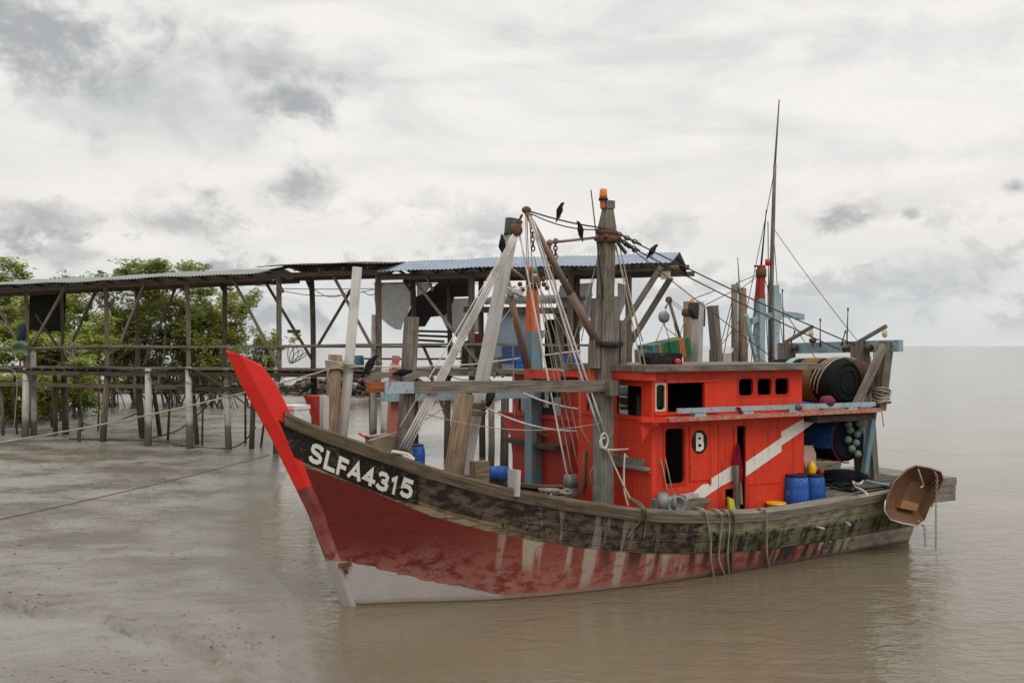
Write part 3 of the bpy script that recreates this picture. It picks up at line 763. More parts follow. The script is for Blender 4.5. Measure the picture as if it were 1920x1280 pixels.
# ---------------------------------------------------------------- the red trawler in front
boat = thing('fishing_boat', 'nearest wooden fishing boat, bright red cabin with white stripe, tall red stem', 'fishing boat', B(0, 0, 0), ROT)
def stem_tab():
    tab = []
    for u, v in ((420, 655), (455, 730), (498, 805), (540, 890), (575, 960), (605, 1040), (640, 1135)):
        a = toB(P(u, v, 0)); tab.append((a[2], a[0]))
    tab.sort(); tab = [(-1.0, tab[0][1] + .3)] + tab
    return tab
st = stem_tab(); s_bow = -1.2
BG = [(0, .13), (.04, .42), (.1, .82), (.18, 1.2), (.28, 1.52), (.4, 1.75), (.55, 1.86), (.72, 1.84), (.86, 1.72), (1, 1.56)]
BW = [(0, .08), (.06, .36), (.12, .70), (.185, 1.0), (.3, 1.27), (.45, 1.4), (.6, 1.38), (.75, 1.28), (1, 1.1)]
hull1 = Hull(0, 0, st, [(-1, .15), (0, .16), (1, .18), (2, .24), (2.6, .34), (3.2, .46), (4.2, .5)], [(-1.2, 3.2), (0, 2.72), (1, 2.32), (3, 1.75), (5, 1.42), (7, 1.23), (9, 1.17), (11, 1.22), (13, 1.3)], BG, BW, -1.2, 12.35)
# sheer line measured from the rail
gtab = []
for u, v in ((512, 764), (560, 786), (600, 802), (635, 815), (660, 824), (740, 851), (800, 874), (835, 884), (900, 902), (970, 919), (1040, 932), (1120, 945), (1212, 957), (1300, 961), (1395, 960), (1450, 957), (1551, 941), (1657, 923), (1700, 914)):
    t = -1.5
    for _ in range(25):
        a = toB(P(u, v, t)); zz = a[2]; r = hull1.srab(zz); qq = max(0, min(1, (a[0] - r) / (hull1.L1 - r))); t = -hull1.bg(qq) - .04
    gtab.append((a[0], a[2]))
gtab = [g for i, g in enumerate(gtab) if i == 0 or g[0] > gtab[i - 1][0] + .02]
hull1.zg = curve(gtab + [(gtab[-1][0] + .8, gtab[-1][1] + .02)]); hull1.L0 = gtab[0][0]
rt = []
for u, v in ((552, 868), (600, 884), (660, 905), (720, 930), (800, 963), (870, 984), (940, 1000), (1040, 1020), (1130, 1031), (1210, 1036), (1290, 1037), (1370, 1034), (1440, 1029), (1520, 1018), (1620, 1000)):
    p, s_, z_ = hull1.hit(u, v); rt.append((s_, z_))
zred1 = curve(rt)
deck1 = curve([(-1, 2.4), (.5, 1.8), (2, 1.25), (3.5, .9), (5, .8), (8.8, .8), (9.4, 1.0), (10.0, 1.3), (12.5, 1.34)])
hmat = hullmat('weathered_hull')
hull_o = build_hull(hull1, boat, zred1, hmat, deck1, W_GUN, W_DECK, W_DARK)
build_stem(hull1, boat, [-.6, 0, .5, 1, 1.5, 2, 2.4, 2.8, 3.2, 3.6, 4.14], stemmat('red_stem_paint', 1.98, .35), 3.9)
# black name board laid on the planking, then the letters
nb = MB(); nbr = []
up = [(522, 786), (545, 800), (600, 822), (660, 843), (740, 875), (793, 893)]; dn = [(552, 857), (568, 865), (612, 884), (668, 908), (742, 936), (793, 948)]
for i in range(len(up) - 1):
    for q_ in range(6):
        kk = q_ / 6; a = (up[i][0] + (up[i + 1][0] - up[i][0]) * kk, up[i][1] + (up[i + 1][1] - up[i][1]) * kk); c = (dn[i][0] + (dn[i + 1][0] - dn[i][0]) * kk, dn[i][1] + (dn[i + 1][1] - dn[i][1]) * kk)
        nbr.append([hull1.hit(a[0] + (c[0] - a[0]) * w, a[1] + (c[1] - a[1]) * w, .006)[0] for w in (0, .25, .5, .75, 1)])
nb.grid(nbr, True)
part(nb, 'name_board', BLACK, boat)
GL = {  # strokes in a 1 x 1 box, bold block lettering
 'S': [[(.88, .74), (.82, .86), (.65, .91), (.35, .91), (.16, .83), (.13, .68), (.22, .58), (.45, .53), (.72, .46), (.87, .36), (.87, .22), (.72, .11), (.38, .09), (.18, .15), (.12, .28)]],
 'L': [[(.22, 1.0), (.22, .1), (.95, .1)]],
 'F': [[(.92, .9), (.22, .9), (.22, 0)], [(.33, .5), (.78, .5)]],
 'A': [[(.08, 0), (.5, .93), (.92, 0)], [(.28, .3), (.72, .3)]],
 '4': [[(1.0, .32), (.16, .32), (.66, .93), (.66, 0)]],
 '3': [[(.13, .76), (.3, .9), (.65, .91), (.82, .8), (.8, .62), (.62, .52), (.4, .51)], [(.5, .505), (.72, .47), (.87, .33), (.82, .16), (.62, .09), (.32, .1), (.1, .24)]],
 '1': [[(.2, .7), (.56, .88), (.56, 0)]],
 '5': [[(.9, .9), (.25, .9), (.2, .54), (.42, .6), (.7, .57), (.86, .42), (.85, .22), (.68, .1), (.36, .09), (.12, .2)]],
 'B': [[(.26, 0), (.26, .9), (.62, .9), (.8, .8), (.8, .62), (.64, .52), (.36, .52)], [(.36, .515), (.68, .5), (.85, .38), (.84, .18), (.68, .1), (.36, .1)]],
}
def ribbon(mb, path, w, fn, lift):
    pts = [V((x, y, 0)) for x, y in path]; P2 = []
    for i in range(len(pts) - 1):
        for q_ in range(3): P2.append(pts[i].lerp(pts[i + 1], q_ / 3))
    P2.append(pts[-1]); rows = []
    for i, p in enumerate(P2):
        d0 = (P2[i] - P2[i - 1]).normalized() if i else (P2[1] - P2[0]).normalized()
        d1 = (P2[i + 1] - P2[i]).normalized() if i < len(P2) - 1 else d0
        n0 = V((-d0.y, d0.x, 0)); n1 = V((-d1.y, d1.x, 0)); nn = (n0 + n1)
        nn = nn / max(.35, nn.length); nn = nn / max(.5, nn.dot(n0))
        rows.append([fn(p.x + nn.x * w / 2 * x, p.y + nn.y * w / 2 * x, lift) for x in (-1, 0, 1)])
    mb.grid(rows, False)
quads = {  # photo outline of each letter: lower left, lower right, upper left, upper right
 0: ('S', (577, 863), (601, 873), (586, 829), (609, 839)), 1: ('L', (603, 876), (628, 887), (611, 842), (634, 853)), 2: ('F', (627, 887), (651, 897), (634, 853), (657, 864)),
 3: ('A', (650, 892), (675, 903), (662, 862), (682, 872)), 4: ('4', (677, 904), (702, 914), (684, 872), (706, 882)), 5: ('3', (702, 914), (726, 923), (710, 881), (732, 890)),
 6: ('1', (726, 922), (746, 930), (733, 888), (752, 896)), 7: ('5', (747, 927), (771, 936), (754, 893), (778, 902))}
for i, (chv, ll, lr, ul, ur) in quads.items():
    mb = MB()
    def fn(x, y, lift, ll=ll, lr=lr, ul=ul, ur=ur):
        u = (ll[0] * (1 - x) + lr[0] * x) * (1 - y) + (ul[0] * (1 - x) + ur[0] * x) * y
        v = (ll[1] * (1 - x) + lr[1] * x) * (1 - y) + (ul[1] * (1 - x) + ur[1] * x) * y
        return hull1.hit(u, v, lift)[0]
    for si, pth in enumerate(GL[chv]): ribbon(mb, pth, .24, fn, .012 + .003 * si)
    part(mb, 'registration_letter' if chv.isalpha() else 'registration_number', WHITE, boat)
for (u, v, w_, h_) in ((1340, 1001, 6, 5), (1365, 1002, 4, 4), (1400, 999, 6, 4), (1427, 998, 4, 4), (1452, 995, 8, 4), (1486, 992, 7, 4), (1508, 990, 3, 4), (1531, 989, 7, 4), (1560, 986, 3, 4), (1576, 984, 3, 4), (1606, 975, 3, 4), (1614, 974, 3, 4), (943, 984, 4, 7), (988, 992, 4, 7), (1032, 999, 4, 6), (1088, 1006, 4, 5), (1140, 1010, 4, 5), (1240, 1018, 4, 4), (1268, 1018, 4, 4), (1292, 1018, 4, 4)):
    mb = MB(); mb.grid([[hull1.hit(u + w_ / 2 * x, v + h_ / 2 * y - .12 * w_ * x * (u > 1400), .004)[0] for y in (1, 0, -1)] for x in (-1, 0, 1)], False); part(mb, 'scupper', BLK, hull_o)
# forefoot ring bolt
mb = MB(); p0 = B(.05, -.14, .62); mb.beam(B(-.1, -.15, .7), B(.1, -.19, .7), .05, .05).tube([B(.0, -.16, .7), B(.02, -.19, .55)], .03)
part(mb, 'eye_bolt', RUST, boat)

# ---- cabin
TW = -1.25; SF = 5.33; TF = 1.1
def hole(u0, v0, u1, v1, t=TW):
    a = toB(P(u0, v1, t)); c = toB(P(u1, v0, t)); d_ = toB(P(u1, v1, t)); e_ = toB(P(u0, v0, t))
    return (a[0], c[0], (a[2] + d_[2]) / 2, (c[2] + e_[2]) / 2)
SA = toB(P(1507, 850, TW))[0]; SAU = toB(P(1504, 730, TW))[0]
ZL, ZM, ZT = .78, 2.9, 3.74
lower = [hole(1247, 803, 1283, 906), hole(1382, 798, 1398, 958), hole(1360, 916, 1377, 948)]
upper = [hole(1229, 720, 1247, 769), hole(1252, 717, 1320, 771), hole(1385, 710, 1412, 741), hole(1420, 710, 1447, 740), hole(1453, 709, 1479, 739)]
cab = thing('wheelhouse', None, None, B(0, 0, 0), ROT); cab.parent = boat; cab.location = (0, 0, 0); cab.rotation_euler = (0, 0, 0)
bpy.data.objects.remove(cab)
mb = MB()
ax, az_, ai = B(1, 0, 0) - B(0, 0, 0), V((0, 0, 1)), B(0, 1, 0) - B(0, 0, 0)
mb.wall(B(SF, TW, ZL), ax, az_, ai * .05, SA - SF, ZM - ZL, [(h[0] - SF, h[1] - SF, max(.02, h[2] - ZL), h[3] - ZL) for h in lower])
mb.wall(B(SF, TW, ZM), ax, az_, ai * .05, SAU - SF, ZT - ZM, [(h[0] - SF, h[1] - SF, h[2] - ZM, h[3] - ZM) for h in upper])
fw = []
for (u0, u1) in ((1157, 1204), (1101, 1147)):
    t0 = toB(PS(u1, 750, SF))[1]; t1 = toB(PS(u0, 750, SF))[1]; fw.append((t0, t1))
zw0, zw1 = 2.93, 3.47
mb.wall(B(SF, TW + .05, ZL), ai, az_, ax * .05, TF - TW - .05, ZM - ZL, [])
mb.wall(B(SF, TW + .05, ZM), ai, az_, ax * .05, TF - TW - .05, ZT - ZM, [(a - TW - .05, b_ - TW - .05, zw0 - ZM, zw1 - ZM) for a, b_ in fw])
mb.wall(B(SF + .05, TF, ZL), ax, az_, ai * .05, SA - SF - .05, ZT - ZL, [])
mb.wall(B(SA - .05, TW + .05, ZL), ai, az_, ax * .05, TF - TW - .05, ZT - ZL, [(.9, 1.5, .2, 1.9)])
wh = part(mb, 'wheelhouse', RED, boat)
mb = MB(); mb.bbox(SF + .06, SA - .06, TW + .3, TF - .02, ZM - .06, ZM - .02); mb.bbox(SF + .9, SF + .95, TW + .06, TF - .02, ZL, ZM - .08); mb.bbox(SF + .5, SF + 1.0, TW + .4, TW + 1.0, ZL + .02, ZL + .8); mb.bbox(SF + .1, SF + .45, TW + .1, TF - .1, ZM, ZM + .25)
mb.bbox(SF + .07, SA - .07, TF - .10, TF - .03, ZL, ZT - .02); mb.bbox(SA - .12, SA - .07, TW + .08, TF - .12, ZM, ZT - .03); mb.bbox(SF + .07, SA - .13, TW + .06, TF - .12, ZT - .05, ZT - .02); mb.bbox(SF + 1.9, SF + 1.95, TW + .07, TF - .12, ZM, ZT - .07)  # dark liner panels added so the cabin looks unlit through its openings
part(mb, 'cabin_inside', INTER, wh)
mb = MB(); mb.bbox(SF - .28, toB(P(1546, 695, TW - .2))[0], TW - .2, TF + .2, ZT, ZT + .115)
part(mb, 'roof', W_RAIL if False else W_GREY, wh)
mb = MB(); mb.bbox(SF - .24, SF - .003, TW - .12, TF + .1, ZT - .15, ZT - .01); part(mb, 'visor', RED, wh)
mb = MB(); mb.bbox(SF - .03, SF - .002, TW, TF, 2.86, 2.9); part(mb, 'window_sill', RED, wh)
for nm, hs in (('window', upper[2:]),):
    for h in hs:
        mb = MB(); mb.ring(B(h[0], TW - .008, h[2]), ax, az_, ai * .03, h[1] - h[0], h[3] - h[2], .035, .07); part(mb, 'window_frame', RED, wh)
mb = MB(); h = upper[0]; mb.ring(B(h[0] + .015, TW - .012, h[2] + .01), ax, az_, ai * .03, h[1] - h[0] - .03, h[3] - h[2] - .02, .03, .06); wf = part(mb, 'window_frame', CREAM, wh)
mb = MB(); mb.wall(B(h[0], TW + .02, h[2]), ax, az_, ai * .006, h[1] - h[0], h[3] - h[2], []); part(mb, 'window_pane', GLASS, wh)
for a, b_ in fw:
    mb = MB(); mb.ring(B(SF - .012, a, zw0), ai, az_, ax * .03, b_ - a, zw1 - zw0, .045, .05); f_ = part(mb, 'window_frame', RED, wh)
    mb = MB(); mb.wall(B(SF + .02, a, zw0), ai, az_, ax * .006, b_ - a, zw1 - zw0, []); part(mb, 'window_pane', GLASS, wh)
h = upper[1]; a0 = toB(P(1320, 745, TW))[0]; a1 = toB(P(1344, 745, TW))[0]
mb = MB(); mb.bbox(a0, a1, TW - .02, TW - .002, h[2] + .02, h[3] + .0); mb.bbox(h[0] - .05, a1 + .04, TW - .035, TW - .002, h[3], h[3] + .05); mb.bbox(h[0] - .3, a1 + .04, TW - .03, TW - .003, h[2] - .05, h[2]); part(mb, 'sliding_shutter', RED, wh)
h = lower[0]
mb = MB(); mb.ring(B(h[0], TW - .012, h[2]), ax, az_, ai * .035, h[1] - h[0], h[3] - h[2], .05, .08); part(mb, 'doorway_frame', RED, wh)
a0, a1 = toB(P(1292, 850, TW))[0], toB(P(1329, 850, TW))[0]; zA, zB = P(1310, 900, TW).z, P(1310, 797, TW).z
mb = MB(); mb.bbox(a0, a1, TW - .022, TW - .002, zA, zB); dr = part(mb, 'sliding_door', RED, wh)
mb = MB(); mb.bbox(a1, a1 + .04, TW - .03, TW - .003, zA - .1, zB); mb.bbox(a0 + .02, a1 - .02, TW - .026, TW - .0222, P(1310, 857, TW).z, P(1310, 857, TW).z + .015)
sd0 = toB(P(1347, 850, TW))[0]; mb.bbox(sd0 - .008, sd0, TW - .012, TW - .002, ZL + .3, zB); sd1 = toB(P(1377, 850, TW))[0]; mb.bbox(sd1 - .02, sd1, TW - .02, TW - .002, P(1377, 880, TW).z, zB - .05); mb.bbox(toB(P(1403, 850, TW))[0], toB(P(1465, 850, TW))[0], TW - .014, TW - .002, P(1430, 907, TW).z, P(1430, 904, TW).z)
part(mb, 'trim_batten', RED, wh)
# oval badge with its letter
c0 = toB(P(1310, 828, TW)); mb = MB(); rr = toB(P(1325, 828, TW))[0] - c0[0]; hh = (P(1310, 806, TW).z - P(1310, 851, TW).z) / 2
mb.prism([B(c0[0] + rr * math.cos(R(15 * i)), TW - .0225, c0[2] + hh * math.sin(R(15 * i))) for i in range(24)], ai * -.004)
bd = part(mb, 'badge', BLACK, wh)
mb = MB(); w_, h_ = rr * 1.15, hh * 1.45
for si, pth in enumerate(GL['B']): ribbon(mb, pth, .24, lambda x, y, lift: B(c0[0] + (x - .53) * w_, TW - .0265 - lift, c0[2] + (y - .5) * h_), .003 + .002 * si)
part(mb, 'badge_letter', WHITE, wh)
# white stripe in two lengths
for poly in ([(1301, 944), (1296, 926), (1317, 908), (1331, 906), (1333, 897), (1376, 870), (1376, 899), (1352, 911), (1321, 932)],
             [(1398.5, 866), (1465, 820), (1465, 809), (1503, 787), (1507, 785), (1507, 806), (1465, 835), (1465, 846), (1398.5, 893)]):
    mb = MB(); mb.prism([P(u, v, TW - .0035) for u, v in poly], ai * -.0025); part(mb, 'white_stripe', WHITE, wh)
mb = MB(); mb.prism([P(u, v, TW + .1) for u, v in ((1500, 786), (1536, 782), (1532, 788), (1507, 806))], ai * .03); part(mb, 'eave_bracket', WHITE, wh)
# upper side deck with its peeling red edge and the aft platform
sE = toB(P(1655, 772, -1.6))[0]; s0_ = toB(P(1255, 782, -1.6))[0]
mb = MB(); mb.bbox(s0_, SA + .05, -1.6, TW - .002, 2.86, 2.93); mb.bbox(SA + .05, sE, -1.6, 1.5, 2.86, 2.93)
part(mb, 'side_deck', PEEL, boat)
mb = MB(); mb.bbox(SA + .1, sE - .1, -1.5, 1.4, 2.70, 2.855); part(mb, 'deck_beam', W_DARK, boat)
mb = MB(); mb.prism([B(s0_ - .42, TW - .06, 2.93), B(s0_ - .0, TW - .06, 2.93), B(s0_ - .0, TW - .06, 2.78), B(s0_ - .2, TW - .06, 2.74), B(s0_ - .36, TW - .06, 2.5)], ai * .05); mb.beam(B(s0_ - .4, -1.3, 2.9), B(s0_, -1.52, 2.9), .1, .09)
part(mb, 'eave_bracket', RED, wh)
# pale blue rail plank lying along the upper side deck, on chocks
mb = MB(); a, c = P(1270, 770, -1.5), P(1640, 757, -1.5); mb.beam(a, c, .05, .085)
rp = part(mb, 'rail_plank', BLUEL, boat)
for u in (1315, 1405, 1490, 1600):
    q_ = toB(P(u, 770, -1.5)); mb = MB(); mb.bbox(q_[0] - .16, q_[0] + .1, -1.52, -1.4, 2.932, 2.99); part(mb, 'rail_chock', BLUEL, boat)
# front wall fittings
mb = MB(); mb.bbox(SF - .13, SF - .003, TW + .02, -.02, 1.98, 2.03); mb.bbox(SF - .06, SF - .003, TW + .2, -.1, 2.03, 2.16); part(mb, 'front_shelf', W_MASTLOW, wh)
mb = MB(); mb.bbox(SF - .05, SF - .003, TW + .01, TW + .3, 1.93, 1.96); part(mb, 'trim_batten', RED, wh)

# ---- mast with cross beam, boom and rigging
tm = -.3
mA = toB(P(1131, 900, tm))[0]
def mz(v): return P(1131, v, tm).z
mb = MB(); mb.beam(B(mA, tm, .8), B(mA, tm, mz(738)), .27, .27)
mast = part(mb, 'mast', W_MASTLOW, boat)
mU = toB(P(1138, 560, tm))[0]
mb = MB(); mb.beam(B(mA, tm + .02, mz(742)), B(mU, tm, mz(430)), .25, .25, w1=.235, h1=.235); mb.beam(B(mU, tm, mz(430) - .002), B(mU + .02, tm, mz(390)), .26, .26, w1=.15, h1=.15); mb.beam(B(mU + .02, tm, mz(391)), B(mU + .02, tm, mz(376)), .19, .19)
part(mb, 'mast_top', W_GREY, boat)
mb = MB(); mb.beam(B(mA - .17, tm + .02, mz(690)), B(mU - .17, tm + .02, mz(560)), .16, .22); mb.beam(B(mA + .22, tm + .02, mz(690)), B(mU + .19, tm + .02, mz(555)), .16, .16)
mb.beam(B(mA + .42, tm, mz(700)), B(mA + .42, tm, mz(600)), .14, .14)
part(mb, 'mast_cheek', W_GREY, boat)
mb = MB(); mb.beam(B(mA - .19, tm + .1, mz(738)), B(mA - .19, tm + .1, mz(650)), .06, .12); part(mb, 'mast_batten', ORANGE, boat)
mb = MB(); mb.lathe([(.2, -.05), (.23, -.04), (.23, .05), (.2, .06)], B(mU, tm, mz(646)), 12); mb.beam(B(mU - .3, tm - .05, mz(644)), B(mU + .3, tm - .05, mz(644)), .1, .07); part(mb, 'mast_band', BLK, boat)
mb = MB(); mb.lathe([(.17, -.14), (.2, -.13), (.2, -.02), (.17, .0), (.2, .02), (.2, .08), (.16, .09)], B(mU, tm, mz(441)), 12)
for a_ in range(8): mb.ball(B(mU + .2 * math.cos(a_ * .8), tm + .2 * math.sin(a_ * .8), mz(440) + rnd.uniform(-.1, .1)), .05, n=6, m=4)
part(mb, 'mast_collar', RUST, boat)
mb = MB(); mb.beam(B(mA + .0, tm - .2, mz(740)), B(mA + .0, tm - .2, mz(712)), .3, .2); part(mb, 'beam_bracket', W_GREY, boat)
bx0 = toB(P(690, 725, tm))[0]; zb = 3.5
mb = MB(); mb.beam(B(toB(P(722, 724, tm))[0], tm, 3.52), B(mA + .02, tm - .16, 3.47), .14, .2); part(mb, 'cross_beam', W_GREY, boat)
mb = MB(); mb.beam(B(toB(P(716, 724, tm))[0], tm - .1, 3.52), B(toB(P(770, 724, tm))[0], tm - .1, 3.52), .05, .19); part(mb, 'beam_end', BLUEL, boat)
mb = MB(); mb.beam(B(bx0 - .02, tm - .04, 3.53), B(toB(P(722, 724, tm))[0] - .01, tm - .04, 3.53), .14, .16); part(mb, 'beam_end_block', W_RED, boat)
fp = toB(P(756, 800, tm + .2)); fT = toB(P(772, 594, tm + .2))
mb = MB(); mb.beam(B(fp[0] - .02, tm + .2, 1.9), B(fT[0], tm + .2, fT[2]), .24, .2, w1=.17, h1=.2); part(mb, 'fore_post', W_GREY, boat)
mb = MB()
yk = []
for u, vt, vb in ((686, 716, 719), (694, 702, 716), (712, 697, 711), (730, 698, 706), (745, 704, 712), (760, 706, 716), (775, 700, 712), (790, 696, 706), (805, 698, 706), (814, 706, 714), (812, 714, 716)):
    yk.append((P(u, vt, tm + .02), P(u, vb, tm + .02)))
for (a, b_), (c, d_) in zip(yk, yk[1:]): pass
ids = [(mb.add(a), mb.add(b_), mb.add(a + ai * .1), mb.add(b_ + ai * .1)) for a, b_ in yk]
for A_, C_ in zip(ids, ids[1:]):
    mb.face([A_[1], C_[1], C_[0], A_[0]]); mb.face([A_[2], C_[2], C_[3], A_[3]]); mb.face([A_[0], C_[0], C_[2], A_[2]]); mb.face([A_[1], A_[3], C_[3], C_[1]])
part(mb, 'carved_yoke', W_GREY, boat)
# amber beacon
bc = B(mU - .08, tm, mz(376)); mb = MB(); mb.lathe([(.09, 0), (.09, .03), (.075, .05)], bc, 14); bcn = part(mb, 'mast_lamp', BLK, boat)
mb = MB(); mb.lathe([(.075, .05), (.072, .1), (.065, .2), (.05, .215)], bc, 14); part(mb, 'lamp_lens', LAMPO, bcn)
mb = MB(); mb.beam(B(mU - .06, tm, mz(390)), B(mU - .06, tm, mz(376)), .1, .12); part(mb, 'lamp_bracket', ORANGE, bcn)
mb = MB(); mb.tube([P(1108, 356, tm - .1), P(1119, 450, tm - .1), P(1131, 560, tm - .12)], .011, 5, .016); part(mb, 'whip_aerial', WIRE, boat)
bh = P(987, 397, tm); bt = P(1118, 640, tm); bm_ = bh.lerp(bt, .62)
mb = MB(); mb.tube([bh, bm_], .05, 10, .07); mb.tube([bm_, bt], .08, 10, .075); part(mb, 'boom', RUSTP, boat)
for c_ in (bh + V((0, 0, .03)), bt):
    mb = MB(); mb.ball(c_, .085, (1, .7, .8)); part(mb, 'boom_fitting', RUST, boat)
bl = P(968, 431, tm - .02)
mb = MB(); mb.lathe([(.04, -.05), (.105, -.045), (.105, .045), (.04, .05)], bl, 14, axis=ai); part(mb, 'pulley_block', RUST, boat)
mb = MB(); mb.chain([bh + V((-.07, 0, -.05)), bl + V((.02, 0, .12))], .1, .016); part(mb, 'boom_chain', RUST, boat)
mb = MB(); mb.chain([P(996, 402, tm), P(1000, 470, tm)], .1, .013); part(mb, 'boom_chain', RUST, boat)
y0, y1 = P(1031, 455, tm), P(1130, 444, tm)
mb = MB(); mb.tube([y0, y1], .028, 6); mb.ball(y0, .06); mb.ball(P(1042, 452, tm), .055); part(mb, 'spreader_bar', RUSTP, boat)
mb = MB(); mb.chain([P(1041, 453, tm), P(1042, 485, tm)], .1, .014); mb.chain([P(1030, 457, tm), P(1034, 480, tm)], .1, .014); mb.chain([P(1026, 485, tm), P(1030, 500, tm)], .1, .014); part(mb, 'spreader_chain', RUST, boat)
def rig(a, b_, r, mat, dip=0.0, name='rigging_line', n=8, par=None):
    mb = MB(); mb.tube(sag(a, b_, dip, n), r, 5); return part(mb, name, mat, par or boat)
mt = P(1135, 428, tm)
rig(P(990, 395, tm), mt, .015, WIRE, .04); rig(P(992, 399, tm), P(1130, 430, tm - .05), .012, WIRE, .1)
# fore tackle
for i, (u0, u1) in enumerate(((751, 963), (754, 966), (758, 969), (762, 971))):
    rig(P(u1, 438 + i, tm - .03), P(u0 + i, 838 + i * 2, tm - .03 + .02 * i), .021, ROPEW)
rig(P(960, 445, tm), P(750, 800, tm), .011, ROPEW)
rig(P(972, 428, tm), P(1066, 905, tm - .25), .018, ROPEW)
for du in (0, 10):
    rig(P(992 + du * .4, 405, tm - .05), P(1128 + du, 822, tm - .2), .019, ROPEW)
for a_, b_ in (((988, 410), (992, 520)), ((993, 410), (1005, 640)), ((1008, 540), (1075, 900)), ((1012, 540), (1085, 880)), ((1020, 500), (1060, 700)), ((1035, 500), (1075, 690)), ((1002, 480), (1040, 690)), ((1048, 660), (1086, 832))):
    rig(P(*a_, tm + .1), P(*b_, tm + .1), .009, ROPET)
for a_, b_ in (((1150, 450), (1205, 640)), ((1155, 460), (1258, 950)), ((1160, 452), (1266, 945))):
    rig(P(*a_, tm + .05), P(*b_, -1.45 if b_[1] > 800 else tm), .011, ROPET)
rig(P(1128, 445, tm), P(1090, 640, tm), .008, WIRE); rig(P(1132, 450, tm), P(1060, 690, tm + .2), .009, ROPET)
# after stays to the gantry
for (u, v), (u2, v2, t2), r_ in (((1150, 434), (1602, 646, -.7), .015), ((1150, 446), (1574, 655, -.3), .014), ((1152, 440), (1490, 700, 1.0), .010)):
    a_, b_ = P(u, v, tm), P(u2, v2, t2); rig(a_, b_, r_, WIRE, .05)
    mb = MB(); mb.chain([a_, a_.lerp(b_, .1)], .11, .017); part(mb, 'stay_chain', WIRE, boat)
mb = MB(); mb.beam(P(1158, 455, tm), P(1174, 475, tm), .05, .05); part(mb, 'mast_cleat', W_DARK, boat)

# ---- roof box with red lamp
mb = MB(); a = toB(P(1220, 690, -.9)); c = toB(P(1279, 690, -.9))
mb.prism([B(a[0], -.9, 3.855), B(c[0], -.9, 3.855), B(c[0], -.9, 4.06), B(a[0] + .35, -.9, 4.07), B(a[0] + .3, -.9, 4.02), B(a[0] + .22, -.9, 4.02), B(a[0] + .18, -.9, 4.07), B(a[0] + .05, -.9, 4.07), B(a[0], -.9, 4.0)], ai * .3)
rb = part(mb, 'lamp_box', BLACK, wh)
mb = MB(); l_ = P(1268, 678, -.93); mb.lathe([(.05, 0), (.065, .02), (.06, .06), (.03, .08)], l_, 12, axis=ai * -1); part(mb, 'red_lamp', LAMPR, wh)

# ---- stern gantry
sG = 11.3
def gz(v): return PS(1612, v, sG).z
def gt(u, v=700): return toB(PS(u, v, sG))[1]
g1, g2, g3 = gt(1475), gt(1612), gt(1661)
pst = []
mb = MB(); mb.beam(B(sG - .02, g1, 1.3), B(sG, g1, gz(642)), .3, .26); part(mb, 'gantry_post', W_GREY, boat)
mb = MB(); mb.beam(B(sG + .05, g2 - .08, 1.33), B(sG, g2, gz(640)), .26, .3); mb.beam(B(sG + .16, g2 - .25, 1.33), B(sG + .16, g2 - .02, gz(668)), .14, .16); part(mb, 'gantry_post', W_GREY, boat)
mb = MB(); mb.beam(B(sG - .1, g3 + .1, gz(765)), B(sG, g3 - .02, gz(640)), .2, .22); part(mb, 'gantry_post', W_GREY, boat)
mb = MB(); mb.beam(B(sG + .1, g1 + .28, gz(654)), B(sG + .1, gt(1683), gz(648)), .14, .24); gb = part(mb, 'gantry_beam', BLUE, boat)
for t_ in (g1 - .3, g2 + .3, g2 - .28):
    mb = MB(); mb.cyl(B(sG + .02, t_, gz(650)), B(sG - .14, t_, gz(656)), .06, n=8); part(mb, 'beam_bolt', W_DARK, gb)
mb = MB(); mb.beam(B(sG - 1.0, -1.45, 2.95), B(sG - .12, g3 - .05, gz(648)), .12, .13); part(mb, 'gantry_brace', W_GREY, boat)
mb = MB(); mb.beam(B(sG - .2, g3 + .15, gz(768)), B(sG - .35, g3 + .25, gz(880)), .1, .12); part(mb, 'gantry_brace', BLUEW, boat)
mb = MB(); mb.beam(B(sG - .2, g2 - .12, 2.94), B(sG - .2, g2 - .12, 3.6), .28, .14); part(mb, 'drum_bearing', BLUEL, boat)
for (u0, v0, u1, v1, t_) in ((1472, 642, 1524, 612, g1), (1610, 641, 1662, 611, g2)):
    a_, b_ = PS(u0, v0, sG), PS(u1, v1, sG) - ai * .0; mb = MB(); mb.beam(a_, b_, .06, .07); ar = part(mb, 'lamp_arm', W_GREY, boat)
    mb = MB(); e_ = a_.lerp(b_, .94); mb.lathe([(.02, -.04), (.045, -.08), (.06, -.14), (.045, -.2), (.01, -.22)], e_, 8); part(mb, 'lamp_bulb', CREAM, ar)
for (u0, v0, u1, v1) in ((1588, 645, 1590, 580), (1538, 650, 1538, 600), (1470, 642, 1467, 545), (1577, 648, 1585, 622), (1482, 645, 1490, 622)):
    a_, b_ = PS(u0, v0, sG), PS(u1, v1, sG); mb = MB(); mb.tube([a_, b_], .018, 5, .01); mb.ball(b_, .022, (1, 1, 2), 6, 4); part(mb, 'aerial', W_DARK, boat)
mb = MB(); mb.ball(PS(1524, 638, sG - .1), .09, (1, 1, .7)); mb.tube([PS(1524, 634, sG - .1), PS(1524, 652, sG)], .012); part(mb, 'stern_light', RUST, boat)
